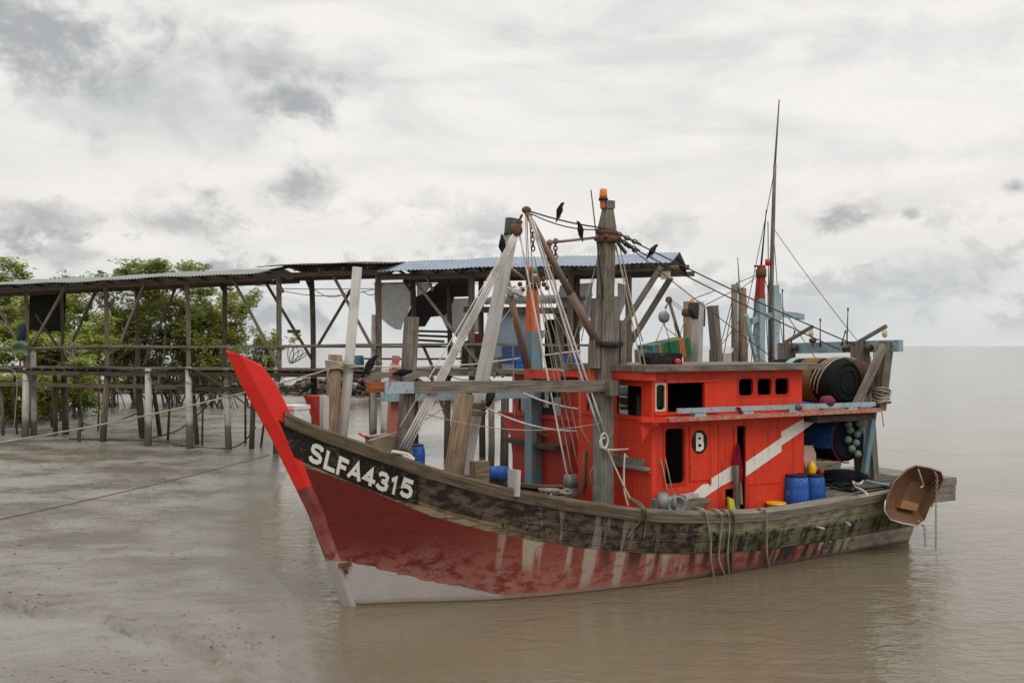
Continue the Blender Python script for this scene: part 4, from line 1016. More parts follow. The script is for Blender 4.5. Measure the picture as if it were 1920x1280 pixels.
# lashings on the gantry
for u, n_ in ((1642, 3), (1655, 4)):
    for i in range(n_):
        rig(PS(u + i * 3 - 3, 648, sG), PS(u + i * 2 - 6, 740 + rnd.uniform(-8, 20), sG - .12), .013, ROPET if i % 2 else ROPEG, name='lashing_rope')
mb = MB()
for i in range(6):
    c_ = PS(1653 + rnd.uniform(-2, 2), 728 + i * 5, sG - .12)
    mb.tube([c_ + (B(.17 * math.cos(a_ * .7), .17 * math.sin(a_ * .7), 0) - B(0, 0, 0)) + V((0, 0, .03 * math.sin(a_ * 1.4 + i))) for a_ in range(9)], .02, 5, closed=True)
part(mb, 'lashing_rope', ROPET, boat)
rig(PS(1650, 745, sG - .2), PS(1657, 800, sG - .2), .012, ROPET, name='lashing_rope')

# ---- net winch drum on the platform
kd = .87; dc0 = B(10.45, -1.12, 3.47); dax = ai
mb = MB(); mb.lathe([(r_ * kd, z_) for r_, z_ in [(.1, -.03), (.46, -.02), (.53, .06), (.545, .3), (.54, .55)]], dc0, 30, axis=dax); dr = part(mb, 'net_winch', NETG, boat)
mb = MB(); mb.lathe([(r_ * kd, z_) for r_, z_ in [(.50, .552), (.548, .56), (.55, .8), (.545, 1.0), (.50, 1.008)]], dc0, 30, axis=dax)
part(mb, 'ochre_net', NETO, dr)
mb = MB(); mb.lathe([(r_ * kd, z_) for r_, z_ in [(.50, 1.01), (.54, 1.02), (.52, 1.3), (.53, 1.6), (.5, 1.9), (.2, 2.0)]], dc0, 30, axis=dax); part(mb, 'wound_net', NETB, dr)
mb = MB(); mb.lathe([(r_ * kd, z_) for r_, z_ in [(.505, 1.25), (.545, 1.27), (.545, 1.42), (.505, 1.45)]], dc0, 30, axis=dax); part(mb, 'mint_net', NETW, dr)
mb = MB()
for r_ in (.23, .37): mb.tube([dc0 + ai * -.03 + ax * (r_ * math.cos(a_ * .3)) + az_ * (r_ * math.sin(a_ * .3)) for a_ in range(21)], .02, 5, closed=True)
part(mb, 'net_coil', NETG, dr)
mb = MB(); fc = B(11.02, -1.05, 3.5); mb.lathe([(.08, -.05), (.33, -.04), (.36, 0), (.33, .04), (.08, .05)], fc, 24, axis=(ax * .9 - ai * .3)); part(mb, 'winch_flange', RUST, boat)
for (a0_, off_) in ((.3, .10), (.42, .2), (.5, .30)):
    pts = [dc0 + ai * (off_ + .35 * (1.2 - th) * .5) + ax * (-.495 * math.cos(th)) + az_ * (.495 * math.sin(th)) for th in [a0_ - .8 + i * .28 for i in range(10)]]
    mb = MB(); mb.tube(pts, .02, 5); part(mb, 'net_rope', ROPET, dr)
for t_ in (-1.3, .9):
    mb = MB(); mb.bbox(9.55, 11.0, t_, t_ + .09, 2.932, 3.02); part(mb, 'winch_bed', BLUE, dr)
# cut-away stern: overhanging counter planks
e1 = toB(P(1790, 912, -1.15))[0]
mb = MB(); mb.bbox(12.3, e1, -1.2, 1.3, 1.12, 1.3); mb.bbox(12.3, e1 - .03, -1.2, 1.2, .97, 1.11); mb.bbox(12.34, e1 - .06, -1.22, -.5, .80, .96)
part(mb, 'stern_counter', W_DECK, boat)
mb = MB(); mb.lathe([(.11, 0), (.12, .28), (.16, .34), (.16, .52), (.13, .54)], B(12.25, .1, 1.34), 12); part(mb, 'bollard', W_GREY, boat)
mb = MB(); mb.beam(B(10.2, 1.5, 1.45), B(12.9, 1.3, 1.42), .08, .07); part(mb, 'stern_rail', W_BROWN, boat)
mb = MB()
for i in range(9): mb.beam(B(10.0 + .2 * i, -1.5 + i * .33, 1.36), B(12.3, -1.45 + i * .33, 1.38), .27, .03)
part(mb, 'stern_planking', W_MOSS, boat)
# bow gear
mb = MB(); a = toB(P(957, 905, -1.25)); mb.beam(B(a[0], -1.36, hull1.zg(a[0]) - .1), B(a[0] + .02, -1.34, P(957, 880, -1.3).z), .27, .07, w1=.31); part(mb, 'rail_bollard', W_PALE, boat)
a = toB(P(608, 790, .22)); mb = MB(); mb.beam(B(a[0], .22, a[2] - .4), B(a[0], .22, P(608, 742, .22).z), .19, .09); part(mb, 'bow_bollard', W_PALE, boat)
mb = MB(); a = toB(P(900, 890, .6)); mb.bbox(a[0] - .14, a[0] + .14, .5, .75, 1.0, P(905, 864, .6).z); part(mb, 'deck_box', W_BROWN, boat)
# winch heads beside the cabin
mb = MB(); w0 = B(5.3, -1.42, 1.05); mb.beam(B(5.36, -1.42, .8), B(5.36, -1.42, 1.5), .2, .24); wb = part(mb, 'winch_post', W_GREY, boat)
mb = MB(); c_ = P(1249, 940, -1.5); mb.lathe([(.05, -.16), (.09, -.16), (.17, -.12), (.17, .0), (.11, .05), (.11, .1), (.16, .14), (.15, .17), (.05, .18)], c_, 20, axis=(ax * .8 - ai * .55)); part(mb, 'winch_head', GREYM, boat)
mb = MB(); c_ = P(1268, 946, -1.62); mb.lathe([(.1, -.1), (.12, -.1), (.13, 0), (.17, .09), (.18, .1), (.14, .1), (.1, .02), (.02, .02)], c_, 20, axis=(-ai * .8 - ax * .4)); part(mb, 'winch_head', GREYM, boat)
mb = MB(); a = toB(P(1295, 935, -1.45)); mb.bbox(a[0] - .14, a[0] + .02, -1.5, -1.3, .9, 1.53); mb.bbox(a[0] + .03, a[0] + .16, -1.5, -1.3, .9, 1.54); part(mb, 'winch_post', WHITE if False else W_PALE, boat)
mb = MB()
for (z0, r0) in ((1.18, .17), (1.42, .15)): mb.lathe([(.04, -.12), (r0, -.1), (r0 * .85, .0), (r0, .1), (.04, .12)], B(5.0, .85, z0 + .15), 18, axis=(ax - ai * .2))
part(mb, 'winch_head', GREYM, boat)
# ---------------------------------------------------------------- second trawler, moored alongside behind the first
def T2(u, v, t): return toB(P(u, v, t))
b2s = T2(570, 742, 4.0)[0] + 1.05; D2 = 4.0
boat2 = thing('fishing_boat', 'dull red fishing boat with pale blue mast, moored alongside behind the nearest boat', 'fishing boat', B(b2s, D2, 0), ROT)
BG2 = [(0, .13), (.04, .36), (.1, .7), (.18, 1.0), (.28, 1.3), (.4, 1.5), (.55, 1.6), (.72, 1.6), (.86, 1.5), (1, 1.36)]
BW2 = [(0, .08), (.06, .3), (.12, .6), (.185, .85), (.3, 1.1), (.45, 1.2), (.6, 1.2), (.75, 1.1), (1, .95)]
hull2 = Hull(b2s, D2, [(-1, .3), (0, 0), (1, -.35), (2, -.65), (3.3, -1.1)], [(-1, .15), (0, .16), (1, .2), (2, .4), (2.6, .62), (3.3, .74)], [(-1.2, 2.6), (-.5, 2.25), (.4, 1.95), (1.2, 1.62), (2.2, 1.38), (4, 1.2), (7, 1.1), (10, 1.12), (13, 1.25)], BG2, BW2, -.9, 12.4)
build_hull(hull2, boat2, curve([(-1, 1.7), (1, 1.0), (4, .6), (13, .4)]), hmat, curve([(-1, 1.9), (1, 1.1), (3, .75), (9, .75), (12, 1.0)]), W_RAIL, W_DECK, BLUEW)
build_stem(hull2, boat2, [-.5, 0, .6, 1.2, 1.8, 2.4, 2.8, 3.21], RED2, 3.2, hw=.13, ch=.12)
S2, TA, TB_ = 6.2, 2.7, 5.2
mb = MB(); zs2, zt2 = 2.6, 3.55
mb.wall(B(S2, TA + .05, .75), ai, az_, ax * .05, TB_ - TA - .05, zs2 - .75, [])
w2 = []
for u0, u1 in ((1066, 1052), (1052, 1016), (1000, 973)):
    a_, b_ = toB(PS(u0, 755, S2))[1], toB(PS(u1, 755, S2))[1]; w2.append((a_, b_))
w2 = [w for w in w2 if w[1] - w[0] > .3]
mb.wall(B(S2, TA + .05, zs2), ai, az_, ax * .05, TB_ - TA - .05, zt2 - zs2, [(a_ - TA - .05, b_ - TA - .05, .06, .62) for a_, b_ in w2])
mb.wall(B(S2, TA, .75), ax, az_, ai * .05, 4.6, zt2 - .75, [(.3, .9, 1.95, 2.5), (1.4, 2.0, .1, 1.7)])
mb.wall(B(S2 + .05, TB_, .75), ax, az_, ai * .05, 4.55, zt2 - .75, [(.3, 1.0, 1.95, 2.5), (1.6, 2.3, 1.95, 2.5)])
mb.wall(B(S2 + 4.55, TA + .05, .75), ai, az_, ax * .05, TB_ - TA - .05, zt2 - .75, [(.8, 1.4, .2, 1.9)])
wh2 = part(mb, 'wheelhouse', RED2, boat2)
for a_, b_ in w2:
    mb = MB(); mb.ring(B(S2 - .012, a_, zs2 + .06), ai, az_, ax * .03, b_ - a_, .56, .05, .06); part(mb, 'window_frame', RED2, wh2)
    mb = MB(); mb.wall(B(S2 + .02, a_, zs2 + .06), ai, az_, ax * .006, b_ - a_, .56, []); part(mb, 'window_pane', GLASS, wh2)
mb = MB(); mb.bbox(S2 - .3, S2 + 4.8, TA - .15, TB_ + .15, zt2, zt2 + .1); part(mb, 'roof', W_GREY, wh2)
mb = MB(); mb.bbox(S2 - .32, S2 - .302, TA - .1, TB_ - 1.1, zt2 - .08, zt2 + .12); part(mb, 'visor', RED, wh2)
mb = MB(); tl = toB(PS(937, 778, S2))[1]; mb.bbox(S2 - .06, S2 - .003, TA - .5, tl, zs2 - .03, zs2 + .015)
mb.prism([B(S2 - .003, TB_, zs2 - .02), B(S2 - .003, tl, zs2 - .02), B(S2 - .003, tl - .16, zs2 - .22), B(S2 - .003, TB_ + .1, zs2 - .55), B(S2 - .003, TB_, zs2 - .95)], ax * .05)
part(mb, 'window_sill', RED2, wh2)
mb = MB(); a_, b_ = toB(PS(957, 832, S2))[1], toB(PS(1058, 832, S2))[1]; mb.bbox(S2 - .24, S2 - .003, b_, a_, 1.92, 2.02); sh2 = part(mb, 'front_shelf', W_DARK, wh2)
mb = MB(); a_ = toB(PS(1018, 815, S2))[1]
for i in range(5): mb.beam(B(S2 - .15, a_ + .12 - .06 * i, 2.03), B(S2 - .12, a_ + .12 - .06 * i, 2.22), .03, .03)
mb.beam(B(S2 - .14, a_ + .25, 2.24), B(S2 - .14, a_ - .55, 2.22), .04, .04)
part(mb, 'wire_rack', RUST, sh2)
mm = P(1000, 800, D2); sM = toB(mm)[0]
def m2(v): return P(1000, v, D2).z
mb = MB(); mb.beam(B(sM, D2, .8), B(sM, D2, m2(622)), .3, .28); mast2 = part(mb, 'mast', BLUEW, boat2)
mb = MB(); mb.beam(B(sM, D2, m2(626)), B(sM - .03, D2, m2(545)), .27, .26, w1=.19, h1=.2); mb.beam(B(sM - .03, D2, m2(545)), B(sM - .03, D2, m2(516)), .18, .19, w1=.1, h1=.1); part(mb, 'mast_top', ORANGE, boat2)
mb = MB(); mb.beam(P(1002, 640, D2), P(1018, 625, D2), .12, .12); part(mb, 'mast_bracket', BLUE, boat2)
mb = MB(); c_ = P(1000, 530, D2); mb.lathe([(.12, -.14), (.17, -.1), (.17, .1), (.12, .14)], c_, 10)
for i in range(7): mb.ball(c_ + V((rnd.uniform(-.35, .35), rnd.uniform(-.2, .2), rnd.uniform(-.25, .12))), .06, n=6, m=4)
part(mb, 'mast_collar', RUST, boat2)
for u, mt_, nm in ((991, LAMPR, 'red_lamp'), (1001.5, LAMPG, 'green_lamp')):
    c_ = P(u, 515, D2); mb = MB(); mb.lathe([(.06, -.12), (.065, 0), (.06, .02)], c_, 10); lp = part(mb, 'lamp_base', W_DARK if u < 995 else CREAM, boat2)
    mb = MB(); mb.lathe([(.058, .02), (.062, .12), (.05, .18), (.02, .2)], c_, 10); part(mb, nm, mt_, lp)
mb = MB(); mb.beam(P(716, 745, D2 - .3), P(1012, 738, D2 - .3), .14, .17); part(mb, 'cross_beam', BLUE, boat2)
mb = MB(); a_, b_ = P(733, 850, D2 - .1), P(740, 690, D2 - .1); mb.beam(a_ - V((0, 0, .5)), b_, .2, .18, w1=.16); mb.beam(b_, b_ + V((0.02, 0, .12)), .2, .2, w1=.1, h1=.1); mb.beam(b_ + V((.02, 0, .12)), b_ + V((.03, 0, .26)), .13, .12); part(mb, 'fore_post', SALMON, boat2)
mb = MB(); mb.tube([P(947, 510, D2 - .2), P(965, 590, D2 - .2), P(990, 690, D2 - .2)], .07, 8, .09); part(mb, 'boom', RUSTP, boat2)
mb = MB(); mb.tube([P(955, 500, D2), P(984, 524, D2)], .035, 6); part(mb, 'spreader_bar', RUSTP, boat2)
mb = MB()
for i in range(5):
    c_ = P(957 + i * 3, 540 + i * 3.5, D2 - .25); mb.tube([c_ + V((.16 * math.cos(k_ * .8), .13 * math.sin(k_ * .8), .05 * math.sin(k_ * 1.7 + i))) for k_ in range(8)], .022, 5, closed=True)
part(mb, 'lashing_rope', ROPEW, boat2)
for (a_, b_) in (((1005, 530), (1045, 690)), ((1008, 535), (1030, 900)), ((1010, 530), (1060, 690)), ((996, 530), (910, 640)), ((970, 545), (1000, 530)), ((1012, 540), (1095, 690)), ((960, 560), (965, 800)), ((988, 500), (985, 395))):
    rig(P(*a_, D2 - .2), P(*b_, D2 - .2), .011, ROPET, par=boat2)
rig(P(1010, 620, D2), P(1028, 622, D2), .02, RUSTP, par=boat2)
# stern gear of the second boat: pale blue mast, cross arm and the very tall aerial
t2 = 5.0
def p2(u, v): return P(u, v, t2)
mb = MB(); mb.beam(p2(1424, 760), p2(1424, 560), .24, .2); part(mb, 'stern_mast', BLUE, boat2)
mb = MB(); mb.beam(p2(1424, 560), p2(1428, 500), .2, .18, w1=.15); mb.beam(p2(1419, 560), p2(1424, 548), .12, .1); mb.beam(p2(1415, 499), p2(1434, 499), .06, .06); part(mb, 'stern_mast_top', RED2, boat2, 'red painted mast top')
mb = MB(); mb.tube([p2(1427, 500), p2(1437, 393)], .03, 5, .015); part(mb, 'aerial', WIRE, boat2)
mb = MB(); mb.beam(p2(1452, 760), p2(1450, 535), .26, .2); mb.beam(p2(1457, 600), p2(1456, 550), .22, .16); part(mb, 'stern_mast', BLUEL, boat2)
mb = MB(); mb.tube([p2(1447, 700), p2(1446, 540), p2(1450, 400), p2(1453, 307)], .075, 8, .045); mb.tube([p2(1453, 307), p2(1461, 187)], .032, 6, .018); part(mb, 'tall_aerial', W_GREY, boat2)
mb = MB(); mb.tube([p2(1441, 540), p2(1440, 415)], .014, 5); part(mb, 'aerial', WIRE, boat2)
mb = MB(); mb.beam(p2(1408, 602), p2(1505, 594), .14, .16, bow=.12); part(mb, 'cross_arm', BLUE, boat2)
mb = MB(); mb.lathe([(.06, 0), (.07, .1), (.06, .18)], p2(1439, 498), 8); part(mb, 'red_lamp', LAMPR, boat2)
mb = MB(); c_ = p2(1427, 512); mb.lathe([(.1, -.12), (.15, -.1), (.15, .1), (.1, .12)], c_, 8); part(mb, 'mast_collar', RUST, boat2)
for (a_, b_) in (((1427, 512), (1383, 530)), ((1424, 515), (1385, 545)), ((1425, 520), (1395, 690)), ((1431, 515), (1443, 550)), ((1453, 315), (1437, 400)), ((1437, 400), (1400, 580)), ((1450, 430), (1458, 545)), ((1432, 520), (1442, 690)), ((1455, 560), (1535, 680)), ((1420, 520), (1408, 690)), ((1462, 600), (1475, 690))):
    rig(p2(*a_), p2(*b_), .011, WIRE, par=boat2)
rig(p2(1453, 432), P(1612, 644, 3), .009, WIRE, .06, par=boat2)
mb = MB(); mb.beam(p2(1432, 690), p2(1423, 640), .12, .12); part(mb, 'stern_brace', RED2, boat2)
mb = MB(); mb.beam(p2(1424, 700), p2(1398, 590), .1, .1); part(mb, 'stern_brace', BLUE, boat2)

# ---------------------------------------------------------------- third boat, mostly hidden
D3 = 9.0; b3s = 12.6
boat3 = thing('fishing_boat', 'farthest fishing boat, thin brown masts showing above the roof of the nearest boat', 'fishing boat', B(b3s, D3, 0), ROT)
hull3 = Hull(b3s, D3, [(-1, .3), (0, 0), (1, -.35), (2, -.65), (3.3, -1.1)], [(-1, .15), (0, .16), (1, .2), (2, .35), (3.3, .48)], [(-1.2, 2.0), (-.5, 1.8), (1, 1.5), (3, 1.2), (8, 1.1)], BG2, BW2, -.7, 7.6)
build_hull(hull3, boat3, curve([(-1, 1.4), (1, .9), (8, .4)]), hmat, curve([(-1, 1.2), (1, .9), (8, .7)]), W_RAIL, W_DECK, W_DARK)
build_stem(hull3, boat3, [-.5, 0, .6, 1.2, 1.8, 2.2], RED2, 2.15, hw=.12, ch=.12)
def p3(u, v): return P(u, v, D3)
a_ = toB(p3(1420, 690))[0]
mb = MB(); mb.bbox(a_ - .5, a_ + 2.2, D3 - .9, D3 + .9, .7, 3.1); c3 = part(mb, 'wheelhouse', TARPB, boat3)
mb = MB(); mb.bbox(a_ - .7, a_ + 2.4, D3 - 1.05, D3 + 1.05, 3.1, 3.2); part(mb, 'roof', W_GREY, c3)
for (u0, v0, u1, v1, r0, r1, mt_, nm) in ((1290, 760, 1289, 565, .12, .1, W_BROWN, 'mast'), (1378, 760, 1377, 533, .09, .08, W_GREY, 'mast'), (1394, 760, 1392, 540, .14, .1, W_BROWN, 'mast')):
    mb = MB(); mb.tube([p3(u0, v0), p3((u0 + u1) / 2, (v0 + v1) / 2), p3(u1, v1)], r0 * 1.3, 8, r1 * 1.3); part(mb, nm, mt_, boat3)
mb = MB(); mb.tube([p3(1254, 562), p3(1277, 640)], .05, 6, .05); part(mb, 'boom', W_GREY, boat3)
mb = MB(); mb.ball(p3(1254, 562), .11); part(mb, 'boom_fitting', RUST, boat3)
mb = MB(); mb.lathe([(.14, -.12), (.2, -.08), (.2, .08), (.14, .12)], p3(1290, 586), 8); part(mb, 'mast_collar', RUST, boat3)
mb = MB(); mb.lathe([(.07, 0), (.08, .1), (.06, .2)], p3(1298, 572), 8); part(mb, 'mast_lamp', LAMPO, boat3)
mb = MB(); mb.tube([p3(1386, 530), p3(1383, 482)], .02, 5, .012); part(mb, 'aerial', WIRE, boat3)
mb = MB(); mb.beam(p3(1383, 530), p3(1420, 680), .09, .09); part(mb, 'stay_pole', BLUE, boat3)
mb = MB(); mb.tube([p3(1350, 690), p3(1378, 648)], .05, 6); part(mb, 'hand_rail', ROPEW, boat3)
for (a_, b_) in (((1256, 560), (1286, 582)), ((1256, 565), (1290, 590)), ((1290, 588), (1385, 540)), ((1286, 595), (1270, 640)), ((1294, 590), (1300, 690)), ((1380, 535), (1340, 690)), ((1380, 540), (1352, 690)), ((1392, 545), (1420, 690)), ((1388, 600), (1350, 650)), ((1300, 560), (1340, 545)), ((1252, 565), (1245, 600)), ((1258, 570), (1268, 630)), ((1386, 540), (1402, 690))):
    rig(p3(*a_), p3(*b_), .014, WIRE if b_[0] > 1300 else ROPET, par=boat3)
# block and sling with hanging trays
tS = 7.4
def pS(u, v, dt=0.0): return P(u, v, tS + dt)
mb = MB(); mb.lathe([(.06, -.06), (.17, -.05), (.17, .05), (.06, .06)], pS(1245, 594), 16, axis=ai); sb = part(mb, 'pulley_block', GREYM, boat3)
mb = MB(); mb.tube(spline([pS(1246, 578), pS(1252, 570), pS(1253, 563, .6), p3(1254, 562)]), .02, 5); part(mb, 'hook', RUST, sb)
for u in (1230, 1256):
    mb = MB(); mb.tube([pS(1245, 604), pS(u, 640)], .014, 5); part(mb, 'sling_rope', ROPET, boat3)
mb = MB(); mb.tube([pS(1245, 604), pS(1246, 612), pS(1270, 632)], .014, 5); part(mb, 'sling_rope', ROPET, boat3)
GRN = plain('green_tray_plastic', (.015, .15, .06), .5, .4, .3); GRND = plain('dark_tray_plastic', (.015, .05, .03), .5, .4, .3); ORG = plain('orange_tray_plastic', (.5, .13, .05), .5, .4, .3); TEAL = plain('blue_tray_plastic', (.06, .17, .2), .5, .4, .3)
pa, pb = pS(1213, 662), pS(1277, 650)
dirv = (pb - pa).normalized()
nT = 13
tcol = [(TEAL, 'blue-green'), (TEAL, 'blue-green'), (ORG, 'orange'), (GRN, 'green'), (GRN, 'green'), (GRND, 'dark green'), (GRN, 'green'), (GRN, 'green'), (GRN, 'green'), (ORG, 'orange'), (ORG, 'orange'), (GRN, 'green'), (GRN, 'green')]
for i in range(nT):
    c_ = pa.lerp(pb, i / (nT - 1)); hh_ = (pS(1240, 633 if i < 11 else 632) - pS(1240, 668)).length / 2 * (.88 + .12 * i / nT)
    up_ = V((0, 0, 1)); up_ = (up_ - dirv * up_.dot(dirv)).normalized(); sd_ = dirv.cross(up_)
    mb = MB(); th_ = (pb - pa).length / (nT - 1) * .42
    o_ = c_ - up_ * hh_ - sd_ * .38
    mb.wall(o_, sd_, up_, dirv * (th_ * .4), .76, 2 * hh_, [])
    mb.ring(o_ + sd_ * .05 + up_ * .05 - dirv * th_, sd_, up_, dirv * (th_ * 2), .66, 2 * hh_ - .1, .05, .04, 3)
    lab = {0: 'blue-green fish tray at the left end of the hanging bundle', 5: 'darkest green tray midway along the hanging bundle', 12: 'bright green fish tray at the right end of the hanging bundle', 2: 'lone orange fish tray between blue-green and green trays in sling'}.get(i)
    lab = lab or {'blue-green': 'second blue-green fish tray of the hanging bundle', 'green': 'green fish tray inside the bundle slung above the black lamp box', 'orange': 'one of two neighbouring orange fish trays in the sling'}[tcol[i][1]]
    solo(mb, 'fish_tray', tcol[i][0], lab, 'tray', 'fish trays hanging in a rope sling')
# ---------------------------------------------------------------- roofed jetty
lA, lZ = Jl(J(-140, 600)), Jl(J(1268, 600))
jet = thing('jetty', 'long roofed timber jetty on stilts running behind the boats', 'jetty', JX(0, 0, 0), math.atan2(JD.y, JD.x))
ZD = 3.3
mb = MB()
l = lA
while l < lZ - 3.0:
    w_ = .17
    mb.beam(JX(l, -.25 + rnd.uniform(-.06, .06), ZD - .03), JX(l, 2.35, ZD - .03), w_, .05); l += .2
part(mb, 'deck', W_POST, jet)
CORR = paint('corrugated_sheet', (.23, .25, .245), (.2, .16, .13), .15, .55, .3, .3); CORRD = paint('dark_rusted_sheet', (.055, .045, .04), (.16, .09, .06), .3, .8)
CORRB = paint('blue_grey_sheet', (.225, .27, .35), (.3, .3, .3), .12, .5, .3, .3); HUTB = paint('light_blue_sheet', (.34, .44, .56), (.3, .3, .3), .15, .6, .3, .3); HUTD = paint('deep_blue_sheet', (.07, .11, .26), (.2, .2, .25), .15, .6)
def corr(mb, l0, l1, w0, z0, w1, z1, pitch=.16, amp=.018, nw=4, lift=lambda l: 0):
    n = max(8, int((l1 - l0) / pitch * 4)); rows = []
    for i in range(n + 1):
        l = l0 + (l1 - l0) * i / n; a = amp * math.sin(2 * math.pi * l / pitch)
        rows.append([JX(l, w0 + (w1 - w0) * j / nw, z0 + (z1 - z0) * j / nw + a + lift(l)) for j in range(nw + 1)])
    mb.grid(rows, True)
def wob(l): return .02 * math.sin(l * .9) + .015 * math.sin(l * 2.3)
def roof(u0, u1, zr, ze, mat, cut=0):
    l0, l1 = Jl(J(u0, 600)), Jl(J(u1, 600)); mb = MB(); lf_ = lambda l: wob(l) + cut * l
    corr(mb, l0, l1, -.75, ze, .95, zr, lift=lf_); corr(mb, l0, l1, .95, zr, 2.7, ze, lift=lf_)
    return part(mb, 'roof_sheet', mat, jet)
roof(-140, 505, 7.06, 6.74, CORR, .018); roof(500, 742, 7.40, 7.22, CORRD); roof(722, 1266, 7.42, 6.93, CORRB)
# wall plates and ties under the roof
for (u0, u1, z_, sl_) in ((-140, 510, 6.56, .018), (500, 735, 6.92, 0), (715, 1285, 6.72, 0)):
    for w_ in (0, 2):
        mb = MB(); la_, lb_ = Jl(J(u0, 600)), Jl(J(u1, 600)); mb.beam(JX(la_, w_, z_ + sl_ * la_), JX(lb_, w_, z_ + sl_ * lb_ + .02), .1, .17); part(mb, 'wall_plate', W_POST, jet)
    n_ = int((u1 - u0) / 45)
    for i in range(n_):
        l_ = Jl(J(u0 + (i + .5) * 45, 600)); zz_ = z_ + sl_ * l_; mb = MB(); mb.beam(JX(l_, -.6, zz_ + .14), JX(l_, .95, zz_ + .42), .06, .1); mb.beam(JX(l_, .95, zz_ + .42), JX(l_, 2.6, zz_ + .14), .06, .1); part(mb, 'rafter', W_POST, jet)
mb = MB(); mb.tube([JX(Jl(J(1120, 600)), -.3, 6.72), J(1292, 501, -.3)], .09, 8); part(mb, 'eave_pole', W_POST, jet)
for us, w_, vb in (((50, 200, 353, 523, 710, 885, 1068, 1180), 0, 545), ((118, 258, 421, 587, 776, 843, 905, 1083), 2, 545)):
    for u in us:
        b_ = J(u, 690, w_); tz = 6.54 + .018 * Jl(b_) if u < 505 else 6.85
        mb = MB(); r_ = rnd.uniform(.155, .19); mb.beam(V((b_.x, b_.y, ZD - .35)), V((b_.x + rnd.uniform(-.07, .07), b_.y, tz)), r_, r_ * .9, bow=rnd.uniform(-.05, .05)); part(mb, 'roof_post', W_POST if u not in (353, 523) else W_GREY, jet)
for (u0, v0, u1, v1, w_) in ((126, 532, 62, 645, 0), (272, 528, 226, 642, 0), (0, 581, 33, 640, 0), (434, 519, 521, 683, 0), (626, 519, 715, 683, 0), (182, 541, 134, 645, 2), (331, 535, 269, 684, 2), (498, 529, 584, 672, 2), (659, 542, 595, 650, 2), (68, 590, 108, 650, 2), (780, 530, 905, 690, 0), (520, 527, 531, 548, 0), (243, 525, 256, 548, 2), (408, 525, 420, 548, 2), (575, 525, 586, 550, 2), (757, 525, 775, 552, 2), (800, 520, 812, 545, 0), (792, 645, 812, 690, 2)):
    mb = MB(); mb.beam(J(u0, v0, w_ - .1), J(u1, v1, w_ - .1), .09, .09); part(mb, 'brace', W_GREY if w_ == 0 else W_POST, jet)
for (u0, v0, u1, v1, wd_, w_) in ((1240, 500, 1150, 640, .17, -.9), (1258, 520, 1184, 640, .18, .4)):
    mb = MB(); mb.beam(J(u0, v0, w_), J(u1, v1, w_ - .0), wd_, wd_); part(mb, 'strut', W_GREY, jet)
mb = MB(); c_ = J(1248, 516, -.4); mb.box(c_, .3, .25, .25, -.33); part(mb, 'lamp_box', CREAM, jet)
# hand rails, wires
for (pts, w_, r_, mt_) in (([(-100, 653), (48, 652), (200, 648), (360, 650), (523, 649), (680, 646), (900, 645), (1180, 648)], -.12, .035, W_GREY), ([(0, 656), (118, 655), (258, 652), (421, 650), (587, 650), (776, 650), (905, 650)], 2.0, .03, W_POST), ([(650, 672), (780, 673), (900, 672)], 2.0, .03, W_GREY)):
    for a_, b_ in zip(pts, pts[1:]):
        mb = MB(); mb.beam(J(*a_, w_), J(*b_, w_), r_ * 2, r_ * 2.4); part(mb, 'hand_rail', mt_, jet)
for (u0, v0, u1, v1, w_, dp) in ((460, 530, 523, 532, 1, .1), (523, 541, 700, 541, 1, .02), (530, 545, 710, 540, 1, .25), (587, 540, 660, 540, 1, .35), (700, 531, 900, 531, 0, .02), (680, 545, 720, 530, 1, .3)):
    mb = MB(); mb.tube(sag(J(u0, v0, w_), J(u1, v1, w_), dp, 10), .014, 4); part(mb, 'cable', WIRE, jet)
# fascia, stringers, cross bearers
for (u0, u1, w_, z_, h_, mt_) in ((-140, 60, -.2, 3.12, .16, W_DARK), (60, 320, -.2, 3.05, .17, W_MOSS), (320, 720, -.2, 3.08, .15, W_DARK), (700, 1290, -.2, 3.2, .17, W_GREY), (-140, 720, 2.1, 3.1, .18, W_DARK), (700, 1290, 2.1, 3.15, .18, W_DARK), (700, 1290, 6.5, 3.15, .18, W_DARK), (-140, 360, 0, 2.55, .16, W_POST), (330, 560, 0, 2.5, .16, W_DARK), (0, 480, 2, 2.45, .16, W_DARK)):
    mb = MB(); mb.beam(JX(Jl(J(u0, 690)), w_, z_), JX(Jl(J(u1, 690)), w_, z_), .09, h_); part(mb, 'stringer', mt_, jet)
for i in range(22):
    l_ = Jl(J(-60 + i * 21, 690)); mb = MB(); mb.beam(JX(l_, -.26, 3.2), JX(l_, 2.3, 3.2), .09, .1); part(mb, 'joist', W_MOSS, jet)
